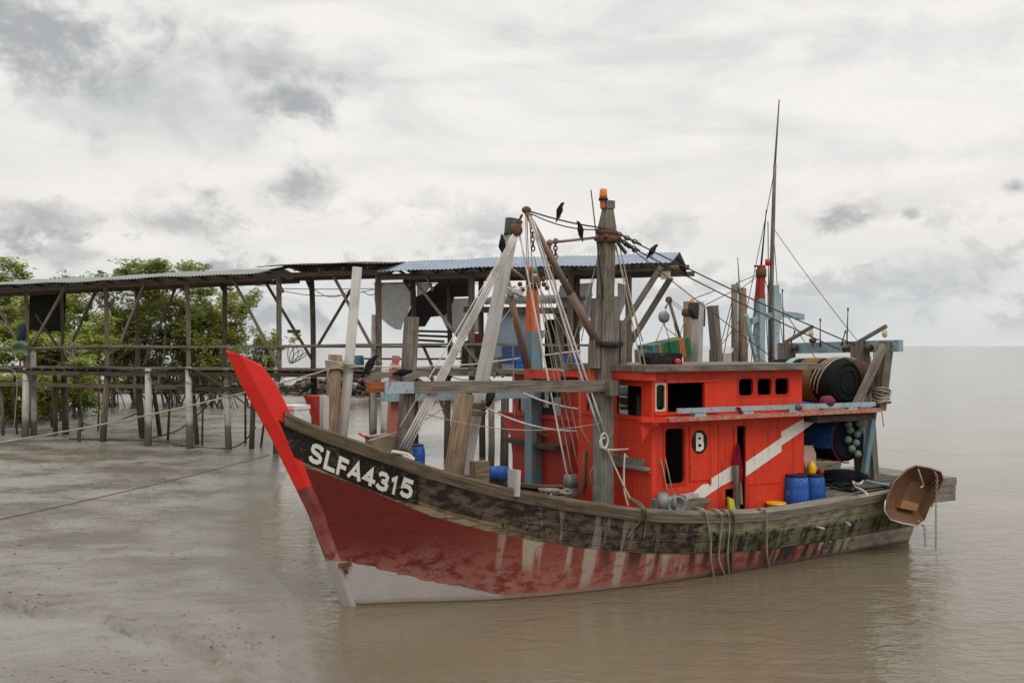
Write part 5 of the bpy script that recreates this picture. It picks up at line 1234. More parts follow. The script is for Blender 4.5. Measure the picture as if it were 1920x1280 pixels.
# stilts
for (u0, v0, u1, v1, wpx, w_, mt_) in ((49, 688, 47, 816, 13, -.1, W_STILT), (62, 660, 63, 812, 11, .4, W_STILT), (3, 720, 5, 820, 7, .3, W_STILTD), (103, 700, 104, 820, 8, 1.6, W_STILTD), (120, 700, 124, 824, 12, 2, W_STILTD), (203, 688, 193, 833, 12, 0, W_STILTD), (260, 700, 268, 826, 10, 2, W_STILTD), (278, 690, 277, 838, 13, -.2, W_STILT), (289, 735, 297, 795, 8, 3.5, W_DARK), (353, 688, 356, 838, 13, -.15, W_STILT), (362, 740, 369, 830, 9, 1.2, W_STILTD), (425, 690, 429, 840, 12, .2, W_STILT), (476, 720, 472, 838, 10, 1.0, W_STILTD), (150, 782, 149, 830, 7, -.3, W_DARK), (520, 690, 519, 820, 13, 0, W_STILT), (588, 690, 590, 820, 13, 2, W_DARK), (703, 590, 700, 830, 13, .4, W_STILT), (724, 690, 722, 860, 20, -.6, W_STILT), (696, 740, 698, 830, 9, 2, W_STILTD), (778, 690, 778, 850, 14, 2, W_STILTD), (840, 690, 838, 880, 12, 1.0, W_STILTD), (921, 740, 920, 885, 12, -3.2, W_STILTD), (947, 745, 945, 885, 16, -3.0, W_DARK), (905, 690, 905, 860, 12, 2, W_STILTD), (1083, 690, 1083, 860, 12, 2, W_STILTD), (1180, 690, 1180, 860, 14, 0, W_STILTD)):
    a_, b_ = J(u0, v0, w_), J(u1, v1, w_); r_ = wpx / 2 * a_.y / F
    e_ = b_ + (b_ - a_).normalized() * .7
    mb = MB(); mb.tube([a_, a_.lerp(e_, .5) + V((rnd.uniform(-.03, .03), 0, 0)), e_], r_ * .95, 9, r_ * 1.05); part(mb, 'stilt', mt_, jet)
for (u0, v0, u1, v1, w_) in ((815, 720, 840, 790, .5), (833, 690, 838, 720, 0)):
    mb = MB(); mb.beam(J(u0, v0, w_), J(u1, v1, w_), .1, .1); part(mb, 'stilt_brace', W_POST, jet)
# wide landing at the right hand end
lB = Jl(J(700, 690)); lC = Jl(J(1200, 690))
mb = MB(); l = lB
while l < lC:
    mb.beam(JX(l, 2.4, ZD - .03), JX(l, 6.6, ZD - .03), .28, .05); l += .31
part(mb, 'landing_deck', W_DECK, jet)
# canopy and blue shed on the landing
SH = thing('shed', 'small blue corrugated shed with lean-to roof standing on the jetty landing', 'shed', J(950, 690, 1.2), math.atan2(JD.y, JD.x))
def jq(u, v, w): return J(u, v, w)
def panel(mb, u0, u1, vt, vb, w, pitch=.2):
    l0, l1 = Jl(J(u0, 600, w)), Jl(J(u1, 600, w)); zt, zb_ = J(u0, vt, w).z, J(u0, vb, w).z; n = int((l1 - l0) / pitch * 4); rows = []
    for i in range(n + 1):
        l = l0 + (l1 - l0) * i / n; rows.append([JX(l, w + .015 * math.sin(2 * math.pi * l / pitch), zt + (zb_ - zt) * j / 3) for j in range(4)])
    mb.grid([r[::-1] for r in rows], True)
mb = MB(); panel(mb, 914, 992, 576, 690, 1.2); part(mb, 'wall', HUTB, SH)
mb = MB(); panel(mb, 941, 984, 645, 681, 1.17); part(mb, 'patch_panel', HUTD, SH)
mb = MB(); corr(mb, Jl(J(868, 600)), Jl(J(1072, 600)), .6, J(900, 571, .6).z, 3.2, J(900, 571, .6).z + .45); part(mb, 'roof', CORRB, SH)
mb = MB(); mb.beam(J(870, 580, .9), J(1070, 583, .9), .1, .22); part(mb, 'eave_board', W_POST, SH)
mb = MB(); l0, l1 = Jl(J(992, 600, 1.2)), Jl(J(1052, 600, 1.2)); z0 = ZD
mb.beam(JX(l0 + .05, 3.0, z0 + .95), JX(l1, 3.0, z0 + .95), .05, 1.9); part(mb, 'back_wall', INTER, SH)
for u in (1000, 1045, 1053):
    mb = MB(); a_ = J(u, 585, 1.0); mb.beam(V((a_.x, a_.y, ZD)), a_, .13, .13); part(mb, 'door_post', W_GREY, SH)
# shade cloths hung under the roof
def cloth(poly, w, mat, label, name='shade_cloth', cat='cloth'):
    mb = MB(); n = len(poly); ids = []
    for k_, dw in ((0, 0), (1, .012)):
        ids.append([mb.add(J(u, v, w + dw + .05 * math.sin(u * .11 + v * .05))) for u, v in poly])
    mb.face(ids[0][::-1]); mb.face(ids[1][:])
    for i in range(n): mb.face([ids[0][i], ids[0][(i + 1) % n], ids[1][(i + 1) % n], ids[1][i]])
    return solo(mb, name, mat, label, cat, 'torn cloths hanging under the jetty roof')
cloth([(702, 530), (770, 528), (771, 548), (770, 572), (764, 590), (757, 602), (752, 618), (742, 617), (730, 610), (720, 602), (706, 590), (702, 560)], 2.3, SHADE, 'large grey shade cloth left of the black one, ragged lower edge')
cloth([(845, 560), (902, 558), (902, 622), (868, 626), (848, 624), (836, 614), (830, 600), (838, 578)], 2.4, SHADE, 'pale grey shade cloth right of the black one, curved left edge')
cloth([(781, 531), (812, 531), (800, 548), (782, 556)], 2.35, SHADE, 'small grey scrap of cloth above the black tarpaulin')
cloth([(1050, 535), (1110, 530), (1110, 590), (1085, 625), (1056, 610), (1040, 590)], 2.3, SHADE, 'grey shade cloth hanging between boom and big mast')
cloth([(1158, 530), (1176, 535), (1174, 565), (1164, 590), (1158, 592)], 2.1, SHADE, 'narrow grey cloth strip just right of the big mast')
cloth([(832, 520), (884, 517), (880, 556), (852, 557), (846, 575), (834, 592), (808, 594), (797, 612), (770, 613), (762, 594), (772, 572), (780, 556), (800, 548), (818, 533)], 2.0, SHADED, 'black torn tarpaulin slung diagonally between the two big grey cloths')
cloth([(56, 542), (124, 546), (121, 622), (54, 618)], 2.1, SHADEG, 'dark green shade cloth at the far left end of the jetty')
mb = MB()
for i in range(4): mb.beam(J(765, 620 + i * 8, 1.6), J(845 - i * 6, 622 + i * 9, 1.6), .06, .09)
solo(mb, 'slatted_rack', W_DARK, 'dark broken slatted rack under the black tarpaulin', 'rack')
# goods on the jetty
RT = plain('red_tray_plastic', (.25, .03, .03), .6, .3)
zz = [(626, 640, RT, 'red tray stack topping the pile beside the shed'), (640, 662, GRND, 'dark green tray stack in the middle of the pile beside the shed'), (662, 690, W_DARK, 'dark brown crate at the bottom of the pile beside the shed')]
for v0, v1, mt_, lab in zz:
    mb = MB(); zt, zb_ = J(880, v0, 1).z, J(880, v1, 1).z; l0, l1 = Jl(J(862 if v0 > 630 else 876, 600, 1)), Jl(J(905, 600, 1)); n = max(2, int((zt - zb_) / .09))
    for i in range(n):
        z_ = zb_ + (zt - zb_) * (i + .5) / n; mb.beam(JX(l0, 1.3, z_), JX(l1, 1.3, z_), .6, (zt - zb_) / n * .55); mb.beam(JX(l0 + .05, 1.3, z_ + .03), JX(l1 - .05, 1.3, z_ + .03), .5, (zt - zb_) / n * .9)
    solo(mb, 'tray_stack', mt_, lab, 'trays', 'stacked trays by the shed')
def barrel(base, r, h, mat, label, lid=None, name='barrel', cat='barrel', group=None, tilt=None):
    th = thing(name, label, cat, base, 0, group)
    ax_ = tilt or (0, 0, 1)
    mb = MB(); mb.lathe([(r * .86, 0), (r * .95, h * .03), (r, h * .2), (r * 1.02, h * .33), (r * .98, h * .36), (r * 1.02, h * .4), (r * 1.02, h * .66), (r * .98, h * .7), (r, h * .74), (r * .9, h * .93), (r * .8, h * .96), (r * .8, h * .97)], base, 24, axis=ax_); part(mb, 'body', mat, th)
    mb = MB(); mb.lathe([(r * .78, h * .965), (r * .86, h * .955), (r * .87, h * 1.0), (r * .8, h * 1.01), (r * .76, h * .99)], base, 24, axis=ax_); part(mb, 'lid', lid or BLK, th)
    return th
bs = J(672, 688, .6); bs.z = ZD; barrel(bs, .22, .52, TEAL, 'small light blue drum with red rim standing on the jetty deck', RT, 'drum', 'drum')
bs = J(978, 697, .3); bs.z = ZD; barrel(bs, .27, .62, DBLUE, 'blue plastic tub on the jetty before the blue shed', DBLUE, 'tub', 'tub')
bs = J(1072, 694, .3); bs.z = ZD; barrel(bs, .3, .78, DBLUE, 'blue barrel on the jetty between boom ropes and big mast', BLK)
mb = MB(); 
for (u, v, r_) in ((1000, 600, .12), (1028, 600, .1), (1026, 625, .18), (1030, 640, .2)):
    mb.ball(J(u, v + 20, 1.0), r_, n=8, m=6)
mb = MB(); a_ = J(924, 690, .2); a_.z = ZD; mb.box(a_ + V((0, 0, .25)), .55, .5, .5, -.33); solo(mb, 'wooden_crate', W_GREY, 'grey wooden crate at the foot of the blue shed', 'crate')
mb = MB(); a_ = J(955, 690, -.1)
for i in range(7): mb.tube(spline([J(900 + i * 14 + rnd.uniform(-6, 6), 700 + rnd.uniform(-6, 8), -.3 + rnd.uniform(-.1, .1)) for _ in range(4)], 4), .03, 5)
solo(mb, 'rope_heap', ROPEG, 'tangled olive rope heap along the landing edge', 'rope')
# cloth and coil on the rail at the left
mb = MB(); mb.grid([[J(22 + i * 5, 662 - j * 4 - (4 if 1 < i < 5 else 0) + (j == 0) * i * .8, -.25 + .12 * math.sin(j * 1.2)) for j in range(6)][::-1] for i in range(7)]); solo(mb, 'folded_tarp', plain('pale_green_tarp', (.13, .2, .11), .8), 'pale green folded tarp on the jetty rail at far left', 'tarp')
mb = MB(); mb.tube([J(44, 606, -.2), J(42, 618, -.2), J(40, 634, -.2), J(36, 644, -.2)], .13, 8, radii=[.06, .15, .17, .06]); solo(mb, 'hanging_jacket', plain('dark_navy_cloth', (.02, .03, .06), .9), 'dark navy jacket hanging on the leftmost jetty post', 'jacket')
mb = MB()
for i in range(7):
    c_ = J(138 + rnd.uniform(-8, 8), 657 + rnd.uniform(-4, 8), 0); q_ = rnd.uniform(.1, .3); mb.tube([c_ + V((q_ * math.cos(k_ * .63), .08 * math.sin(k_ * 1.3 + i), (.5 - q_) * math.sin(k_ * .63 + .3 * math.sin(i)))) for k_ in range(10)], .02, 5, closed=True)
solo(mb, 'rope_coil', ROPET, 'pale rope coil hanging on the jetty rail at left', 'rope')
mb = MB(); 
for i in range(4):
    c_ = J(545 + i * 6, 664 + i * 2, 1); q_ = .12 + .06 * i; mb.tube([c_ + V((q_ * math.cos(k_ * .63), 0, (.5 - q_) * math.sin(k_ * .63 + i * .4))) for k_ in range(10)], .016, 4, closed=True)
solo(mb, 'rope_coil', ROPEG, 'dark rope coil hanging in mid jetty behind the red stem', 'rope')
mb = MB(); mb.box(J(551, 621 + 0, 1.9), .55, .1, .13, -.33); solo(mb, 'sign_board', W_POST, 'small brown board nailed beside a rear jetty post', 'board')
for (pts, w_, lab) in (([(0, 690), (30, 700), (29, 770), (26, 800)], -.3, 'pale green hose hanging by the white stilt at left'),):
    mb = MB(); mb.tube(spline([J(u, v, w_) for u, v in pts]), .014, 5); solo(mb, 'hose', plain('pale_hose', (.3, .36, .28), .6), lab, 'hose')
mb = MB(); mb.tube(spline([J(70, 668, -.3), J(140, 686, -.35), J(200, 690, -.35), J(280, 697, -.35), J(360, 692, -.35), J(430, 735, -.6), J(470, 765, -1.0)]), .035, 5); solo(mb, 'black_hose', WIRE, 'black hose drooping along the jetty edge', 'hose')
for pts, lab in (([(130, 822), (200, 824), (270, 826), (310, 829), (350, 836), (440, 838), (480, 800)], 'dark cable lying on the mud below the jetty'), ([(120, 745), (160, 795), (215, 790), (268, 770)], 'dark rope sagging between two jetty stilts'), ([(280, 822), (330, 808), (356, 790), (395, 755)], 'dark rope rising from the mud to the white stilt')):
    mb = MB(); mb.tube(spline([J(u, v, .3) for u, v in pts]), .03, 5); solo(mb, 'cable', WIRE, lab, 'cable')

for i in range(14):
    u = 30 + i * 36 + rnd.uniform(-12, 12); w_ = rnd.uniform(.4, 4.5); q_ = J(u, 700, w_)
    mb = MB(); r_ = rnd.uniform(.035, .06); mb.tube([V((q_.x + rnd.uniform(-.25, .25), q_.y, -.3)), V((q_.x + rnd.uniform(-.05, .05), q_.y, 1.5)), V((q_.x, q_.y, rnd.uniform(2.6, 3.1)))], r_, 7, r_ * .85); part(mb, 'stilt', W_STILTD, jet)
for i in range(9):
    u0 = 20 + i * 60 + rnd.uniform(-15, 15); a_, b_ = J(u0, 700 + rnd.uniform(-3, 3), -.3), J(u0 + rnd.uniform(40, 90), 700 + rnd.uniform(-3, 5), -.3)
    mb = MB(); mb.tube(sag(a_, b_, rnd.uniform(.15, .5), 10), .014, 4); part(mb, 'cable', WIRE, jet)
for i in range(5):
    u0 = 470 + i * 90; a_, b_ = J(u0, 693, -.3), J(u0 + 80, 695, -.3)
    mb = MB(); mb.tube(sag(a_, b_, rnd.uniform(.2, .45), 10), .016, 4); part(mb, 'cable', WIRE, jet)
# ---------------------------------------------------------------- mangroves, debris bank
def leafmat(name, a, b_):
    m, k, b, o = newmat(name); g = k.n('ShaderNodeNewGeometry'); r = g.outputs['Random Per Island']
    n = k.noise(k.tc('Object'), .8, 3)
    c = k.mix(r, a, b_); c = k.mix(k.m('MULTIPLY', k.step(n, .4, .65), .5), c, rgbmul(a, .55))
    k.put(b.inputs['Base Color'], c); b.inputs['Roughness'].default_value = .5; b.inputs['Specular IOR Level'].default_value = .3
    tr = k.n('ShaderNodeBsdfTranslucent'); k.put(tr.inputs[0], k.mix(.5, c, (.36, .40, .08))); mx = k.n('ShaderNodeMixShader'); mx.inputs[0].default_value = .5
    k.L.new(b.outputs[0], mx.inputs[1]); k.L.new(tr.outputs[0], mx.inputs[2]); k.L.new(mx.outputs[0], o.inputs[0])
    return m
LF = [leafmat('mangrove_leaf', (.19, .22, .06), (.38, .42, .13)), leafmat('bright_leaf', (.22, .28, .055), (.44, .50, .12))]
BARK = wood('mangrove_bark', (.10, .09, .075), (.22, .2, .17), (.06, .05, .04))
def build_tree(rng, base, h, spread, nst, leaves, lf, label, low=.25, name='mangrove_tree', cat='tree', group='mangroves behind the jetty', lsz=.155):
    th = thing(name, label, cat, base, rng.uniform(0, 6), group)
    tb = MB(); ends = []
    def limb(p, d, L, r, depth):
        n = 5; pts = [p]; q = V(p); dd = V(d)
        for i in range(n):
            dd = (dd + V((rng.uniform(-.2, .2), rng.uniform(-.2, .2), rng.uniform(-.05, .22)))).normalized(); q = q + dd * (L / n); pts.append(q.copy())
        tb.tube(pts, r, 6 if depth == 0 else 4, r * .45)
        if depth < 2:
            for i in range(4 if depth == 0 else 3):
                k_ = rng.uniform(low if depth == 0 else .3, 1); idx = min(n - 1, int(k_ * n)); c = pts[idx].lerp(pts[idx + 1], k_ * n - idx if idx < n else 0)
                a_ = rng.uniform(0, 6.28); nd = (dd * .6 + V((math.cos(a_), math.sin(a_), rng.uniform(.0, .6)))).normalized()
                limb(c, nd, L * rng.uniform(.28, .48), r * .45, depth + 1)
        ends.append((pts[-1], depth))
        if depth == 0: ends.extend([(pts[-1] + V((rng.uniform(-.5, .5), rng.uniform(-.5, .5), rng.uniform(-.7, .1))) * spread * .4, 0) for _ in range(5)])
        if depth > 0: ends.append((pts[3], depth))
    for i in range(nst):
        a_ = rng.uniform(0, 6.28); o = V((math.cos(a_), math.sin(a_), 0)) * spread * .18
        limb(V(base) + o - V((0, 0, .3)), V((math.cos(a_) * .22 * spread / 2, math.sin(a_) * .22 * spread / 2, 1)).normalized(), h * rng.uniform(.72, .95), .035 + h * .005, 0)
    for i in range(4):
        a_ = rng.uniform(0, 6.28); tb.tube([V(base) + V((0, 0, h * .12)), V(base) + V((math.cos(a_) * .4, math.sin(a_) * .4, h * .09)), V(base) + V((math.cos(a_) * .8, math.sin(a_) * .8, -.2))], .04, 4)
    cb = MB(); per = max(3, int(leaves * 2.4) // len(ends))
    for (c, dp) in ends:
        rr = rng.uniform(.35, .75) * spread / 2.2; sq = rng.uniform(.55, .85)
        m_ = int(per * rng.uniform(.4, 1.6))
        for _ in range(m_):
            while True:
                q = V((rng.uniform(-1, 1), rng.uniform(-1, 1), rng.uniform(-1, 1)))
                if q.length < 1: break
            q = q * (.55 + .45 * q.length)
            p = c + V((q.x * rr, q.y * rr, q.z * rr * sq + .12))
            n_ = V((rng.gauss(0, .5), rng.gauss(0, .5), 1)).normalized(); x = n_.cross(V((rng.uniform(-1, 1), rng.uniform(-1, 1), .1))).normalized(); y = n_.cross(x); s_ = lsz * rng.uniform(.6, 1.3)
            i0 = [cb.add(p + x * s_), cb.add(p + y * s_ * .42 + n_ * s_ * .12), cb.add(p - x * s_), cb.add(p - y * s_ * .42 + n_ * s_ * .1)]
            cb.face(i0)
    zt_ = sorted(p.z for p in cb.v)[int(len(cb.v) * .97)]; f_ = .92 * h / (zt_ - base.z)
    for p in cb.v:
        q = (p.z - base.z) * f_; p.z = base.z + (q if q < .9 * h else .9 * h + (q - .9 * h) * .7)
    for p in tb.v:
        q = (p.z - base.z) * f_; p.z = base.z + (q if q < .9 * h else .9 * h + (q - .9 * h) * .7)
    part(tb, 'trunk', BARK, th); part(cb, 'crown', lf, th)
    return th
TR = random.Random(21)
def ttop(u, v, y): return H + (HV - v) / F * y
for (u, y, vt, spread, leaves, lf, low, lab) in (
    (5, 62, 472, 2.6, 4200, 0, .3, 'tall mangrove cut by the left edge of the picture'),
    (78, 66, 498, 1.7, 1500, 0, .5, 'thin sparse mangrove, second from the left above the roof'),
    (152, 60, 482, 2.7, 4200, 1, .35, 'broad mangrove topping the roof behind the second pair of posts'),
    (218, 64, 497, 1.6, 1700, 0, .45, 'slim mangrove between the two highest crowns'),
    (268, 62, 468, 2.7, 3600, 0, .4, 'tallest mangrove with twin crown above the roof'),
    (322, 64, 480, 2.4, 3000, 0, .35, 'slightly lower mangrove just right of the tallest one'),
    (385, 66, 520, 2.4, 2800, 0, .25, 'mangrove behind the grey post, hidden above by the roof'),
    (425, 64, 530, 2.6, 4600, 0, .15, 'rightmost full mangrove ending against open sky')):
    g_ = D(u, 700, y); build_tree(TR, V((g_.x, y, .25)), ttop(u, vt, y) - .25, spread, 3, leaves, LF[lf], lab, low)
for (u, y, vt, spread, leaves, lf, lab) in (
    (15, 55, 590, 2.4, 3600, 1, 'bright green bush at the far left under the deck'), (75, 57, 600, 2.4, 3600, 1, 'bright bush behind the white stilts'), (135, 55, 585, 2.3, 3400, 1, 'leafy bright bush beside the rope coil'),
    (205, 62, 575, 2.2, 2600, 0, 'dark bush behind the second front post'), (265, 66, 590, 2.2, 2200, 0, 'darker bush low behind the rail, mid left'), (330, 68, 590, 2.2, 2200, 0, 'thin bush between third and fourth front posts'), (400, 66, 600, 2.3, 2400, 0, 'bush below the hidden crown left of the red stem'), (478, 68, 600, 1.9, 1900, 0, 'last small bush before the open water, beside the red stem')):
    g_ = D(u, 700, y); build_tree(TR, V((g_.x, y, .2)), ttop(u, vt, y) - .2, spread, 4, leaves, LF[lf], lab, .05, 'mangrove_bush', 'bush', 'mangrove bushes behind the jetty')
build_tree(TR, V((D(95, 700, 52).x, 52, .3)), 3.2, 2.2, 3, 2600, LF[1], 'low bright bush hanging over the mud behind the white stilts', .05, 'mangrove_bush', 'bush', 'mangrove bushes behind the jetty')
build_tree(TR, V((D(30, 700, 50).x, 50, .3)), 2.6, 2.2, 3, 2200, LF[1], 'low bush over the mud at the left edge', .05, 'mangrove_bush', 'bush', 'mangrove bushes behind the jetty')
# rubbish and rubble bank across the creek
def debrismat():
    m, k, b, o = newmat('shore_debris'); g = k.n('ShaderNodeNewGeometry'); r = g.outputs['Random Per Island']
    cr = k.n('ShaderNodeValToRGB'); k.L.new(r, cr.inputs[0]); cr.color_ramp.interpolation = 'CONSTANT'
    cols = [(0, (.05, .042, .035)), (.25, (.085, .07, .055)), (.5, (.035, .03, .026)), (.68, (.13, .11, .09)), (.82, (.065, .045, .035)), (.93, (.3, .29, .27)), (.96, (.2, .26, .3)), (.98, (.28, .08, .06))]
    while len(cr.color_ramp.elements) < len(cols): cr.color_ramp.elements.new(.5)
    for e, (p, c) in zip(cr.color_ramp.elements, cols): e.position = p; e.color = (*c, 1)
    k.L.new(cr.outputs[0], b.inputs['Base Color']); b.inputs['Roughness'].default_value = .9; return m
DM = debrismat(); mb = MB(); rd = random.Random(5)
for i in range(2400):
    u = rd.uniform(150, 935); q = abs(rd.gauss(0, .55)); y = 84 + rd.uniform(-2, 2) - (u - 500) * .004; hgt = max(0, 1.9 - q * 1.3) * (.75 + .3 * math.sin(u * .021) + .15 * math.sin(u * .09)) * (1 if u < 860 else (935 - u) / 75)
    p = D(u, 700, y - q * 2.2); s_ = rd.uniform(.12, .38)
    mb.ball(V((p.x, p.y, .1 + hgt * rd.uniform(.1, 1))), s_, (rd.uniform(.6, 1.9), rd.uniform(.6, 1.4), rd.uniform(.4, .9)), 5, 4, .5)
tags(solo(mb, 'debris_bank', DM, None, None, kind='stuff', keep=True), 'dark bank of rubble and drift rubbish on the far mud shore', 'rubble')
mb = MB(); rows = []
for i in range(60):
    x = -70 + i * 1.2; rows.append([V((x, 88 + .8 * math.sin(i * .7) - 2.2 * (1 - abs(j) / 4) * 0 + j * 1.0, max(-.4, 1.0 * (1 - abs(j) / 4.2) - .15 + .12 * math.sin(i * 1.3 + j))) ) for j in range(-4, 5)])
rows = [r for r in rows if r[0].x < -1.5]
mb.grid([r[::-1] for r in rows][::-1]); tags(solo(mb, 'mud_bank', plain('bank_mud', (.085, .072, .058), .9, .2, .5, 1.2), None, None, kind='structure', keep=True), 'dark mud bank on the far shore')

# clods and pits on the near mud
mb = MB(); rc = random.Random(11)
n = 0
while n < 700:
    u, v = rc.uniform(-40, 560), rc.uniform(850, 1290); p = G(u, v, .1)
    z_ = mud(p.x, p.y)
    if z_ < .075: continue
    if math.sin(p.x * 1.1 + 1.3 * math.sin(p.y * .7)) + rc.gauss(0, .7) < .1: continue
    s_ = rc.uniform(.005, .017) * (1.8 if rc.random() < .06 else 1) * min(1.6, p.y / 18)
    mb.ball(V((p.x, p.y, z_)), s_, (rc.uniform(1, 2.6), rc.uniform(.8, 1.6), rc.uniform(.3, .7)), 6, 4, .35); n += 1
tags(solo(mb, 'mud_clods', plain('clod_mud', (.11, .095, .075), .7, .3, .5, 9), None, None, kind='stuff', keep=True), 'small dark clods strewn over the near mud', 'clods')
# ---------------------------------------------------------------- mooring piles
def pile(name, pts, r, mat, label, cat='pile', group='mooring piles between the boats', flat=None, deep=True):
    th = MB(); a, b_ = V(pts[0]), V(pts[1])
    e = a + (a - b_).normalized() * 1.0 if deep else a
    if flat: th.beam(e, b_, flat[0], flat[1], up=(HX, HY, 0))
    else: th.tube([e, e.lerp(b_, .4) + V((.02, 0, 0)), b_], r, 14, r * .97)
    return solo(th, name, mat, label, cat, group)
pile('mooring_pile', [P(638, 845, 2.2), P(670, 501, 2.2)], .093, W_PALE, 'tall pale grey mooring pile roped to a short brown post near the bow')
pile('mooring_post', [P(619, 800, 2.1), P(629, 665, 2.1)], .13, W_BROWN, 'short brown mooring post with pale rope round its head', 'post')
capd = [P(866, 900, 2.35), P(960, 432, 2.35)]
mb = MB(); e_ = capd[0] + (capd[0] - capd[1]).normalized() * .8; mb.beam(e_, capd[1], .30, .18, up=(HX, HY, 0), w1=.24, h1=.18)
cp = thing('mooring_pile', 'leaning pale grey mooring pile wearing a black-green bucket cap', 'pile', V((e_.x, e_.y, -.3)), 0, 'mooring piles between the boats'); part(mb, 'shaft', W_PALE, cp)
d_ = (capd[1] - capd[0]).normalized(); c_ = capd[1] - d_ * .12
mb = MB(); mb.lathe([(.13, .0), (.155, .0), (.15, .04), (.185, .34), (.17, .345)], c_, 20, axis=d_); part(mb, 'bucket_cap', DKGREEN, cp)
pile('mooring_log', [P(848, 895, 2.0), P(872, 738, 2.0)], .2, W_BROWN, 'thick brown log tied to the leaning bucket-capped pile', 'log')
mb = MB()
for i in range(7):
    z_ = 752 + i * 3.4; c_ = P(881, z_ + (i % 2), 2.18); mb.tube([c_ + (B(.30 * math.cos(a_ * .57), .33 * math.sin(a_ * .57), 0) - B(0, 0, 0)) + V((0, 0, .035 * math.sin(a_ * .57 + i))) for a_ in range(11)], .024, 5, closed=True)
solo(mb, 'lashing_rope', ROPEG, 'thick rope lashing round the brown log and capped pile', 'rope')
mb = MB(); c_ = P(900, 741, 2.62); mb.tube([c_ + ai * (-.2 * math.cos(a_ * .42)) + ax * (.13 * math.cos(a_ * .42)) + az_ * (.27 * math.sin(a_ * .42)) + ax * (.1 * math.sin(a_ * .42)) for a_ in range(15)], .1, 10, closed=True)
solo(mb, 'tyre_fender', BLK, 'black tyre hung on the bucket-capped pile below the cross beam', 'tyre')
for (u0, v0, u1, v1, fl, mt_, lab, t_) in ((1303, 760, 1309, 566, (.34, .16), W_PALE, 'pale mooring plank with black sheet tied round its top', 7.2), (1352, 760, 1336, 573, (.30, .2), W_GREY, 'leaning grey mooring plank right of the sheet-wrapped one', 7.6), (1357, 760, 1357, 662, (.3, .3), W_PALE, 'short grey mooring stub at the foot of the leaning plank', 7.6), (1205, 770, 1201, 655, (.24, .24), W_GREY, 'short grey mooring post left of the hanging trays', 6.6), (1334, 760, 1335, 655, (.12, .12), W_GREY, 'thin short stake between the two tall mooring planks', 8.0)):
    a_, b_ = P(u0, v0, t_), P(u1, v1, t_); mb = MB(); e_ = a_ + (a_ - b_).normalized() * 2.2; mb.beam(e_, b_, fl[0], fl[1], up=(HX, HY, 0)); solo(mb, 'mooring_pile', mt_, lab, 'pile', 'mooring piles between the boats')
mb = MB(); pts_ = [P(u, v, 7.08) for u, v in ((1302, 567), (1318, 570), (1323, 580), (1322, 612), (1314, 604), (1303, 590), (1300, 580))]; mb.prism(pts_, ai * .26); solo(mb, 'black_sheet', plain('black_sheet', (.035, .037, .04), .6), 'black sheet wrapped over the top of a pale plank', 'sheet')

# ---------------------------------------------------------------- ropes
def rope(pts, r, mat, label, name='mooring_rope', n=0, cat='rope', group=None, sp=True):
    mb = MB(); mb.tube(spline(pts, 6) if sp else pts, r, 6); return solo(mb, name, mat, label, cat, group)
rope(sag(P(625, 690, 2.0), D(-60, 838, 17.0), .12, 20), .016, ROPEG if False else ROPET, 'thick pale mooring rope from the short post to the left edge', sp=False)
rope(sag(P(503, 853, .0), D(-80, 990, 9.6), .03, 20), .008, ROPEG, 'thin tan line from the red stem across the mud to lower left', sp=False)
mb = MB()
for i in range(5):
    c_ = P(627 + i * .4, 678 + i * 3.2, 2.1); mb.tube([c_ + V((.16 * math.cos(k_ * .63), .16 * math.sin(k_ * .63), .02 * math.sin(k_ * 1.26 + i))) for k_ in range(10)], .022, 5, closed=True)
for i in range(3):
    c_ = P(652 + i, 684 + i * 2.5, 2.15); mb.tube([c_ + V((.13 * math.cos(k_ * .63), .13 * math.sin(k_ * .63), .01)) for k_ in range(10)], .02, 5, closed=True)
mb.tube(spline([P(617, 690, 1.95), P(614, 702, 1.95), P(617, 715, 1.95)]), .015, 5)
solo(mb, 'lashing_rope', ROPET, 'pale rope wrapped round short post and tall pile at bow', 'rope')
rope(sag(P(655, 686, 2.2), P(900, 682, 3.6), .03, 14) + sag(P(900, 681, 3.6), P(1090, 657, 4.4), .0, 8)[1:], .017, ROPEW, 'long pale rope running level from the tall pile to the right', sp=False)
rope(sag(P(690, 826, -.5), P(830, 765, 1.8), .08, 10), .013, ROPET, 'slack rope rising from the bow to the lashed log', sp=False)
rope(sag(P(908, 762, 2.0), P(1082, 808, .4), .12, 12), .018, ROPEW, 'pale rope from the lashed log down towards the cabin', sp=False)
rope(sag(P(975, 733, 2.0), P(1085, 766, .4), .06, 8), .018, ROPEW, 'pale rope passing under the cross beam to the cabin', sp=False)
rope(sag(P(757, 762, .0), P(1130, 792, -.4), .25, 16), .009, ROPET, 'thin brown line sagging from the fore post to the mast', sp=False)
for (u0, pts) in ((0, [(1300, 952), (1318, 955), (1326, 975), (1332, 1010), (1333, 1050), (1338, 1082)]), (1, [(1330, 955), (1346, 957), (1353, 975), (1350, 1010), (1348, 1050), (1362, 1084)]), (2, [(1348, 956), (1362, 957), (1367, 975), (1366, 1010), (1364, 1040), (1367, 1080)]), (3, [(1362, 957), (1373, 960), (1377, 980), (1374, 1015), (1373, 1045), (1371, 1078)]), (4, [(1415, 958), (1428, 953), (1436, 962), (1437, 1000), (1438, 1040), (1443, 1067)])):
    pp = [P(pts[0][0], pts[0][1], -1.62)] + [hull1.hit(u, v, .10 if i == 0 else .05)[0] for i, (u, v) in enumerate(pts[1:])]
    rope(pp, .019, ROPET if u0 != 3 else ROPEG, ['leftmost tan rope over the gunwale trailing to the water', 'second tan rope over the gunwale, bending right at the waterline', 'third rope over the gunwale, hanging straight', 'darkest rope over the gunwale, rightmost of the bunch', 'lone rope over the gunwale left of the blue barrels'][u0], 'hanging_rope', group='ropes hanging over the side')
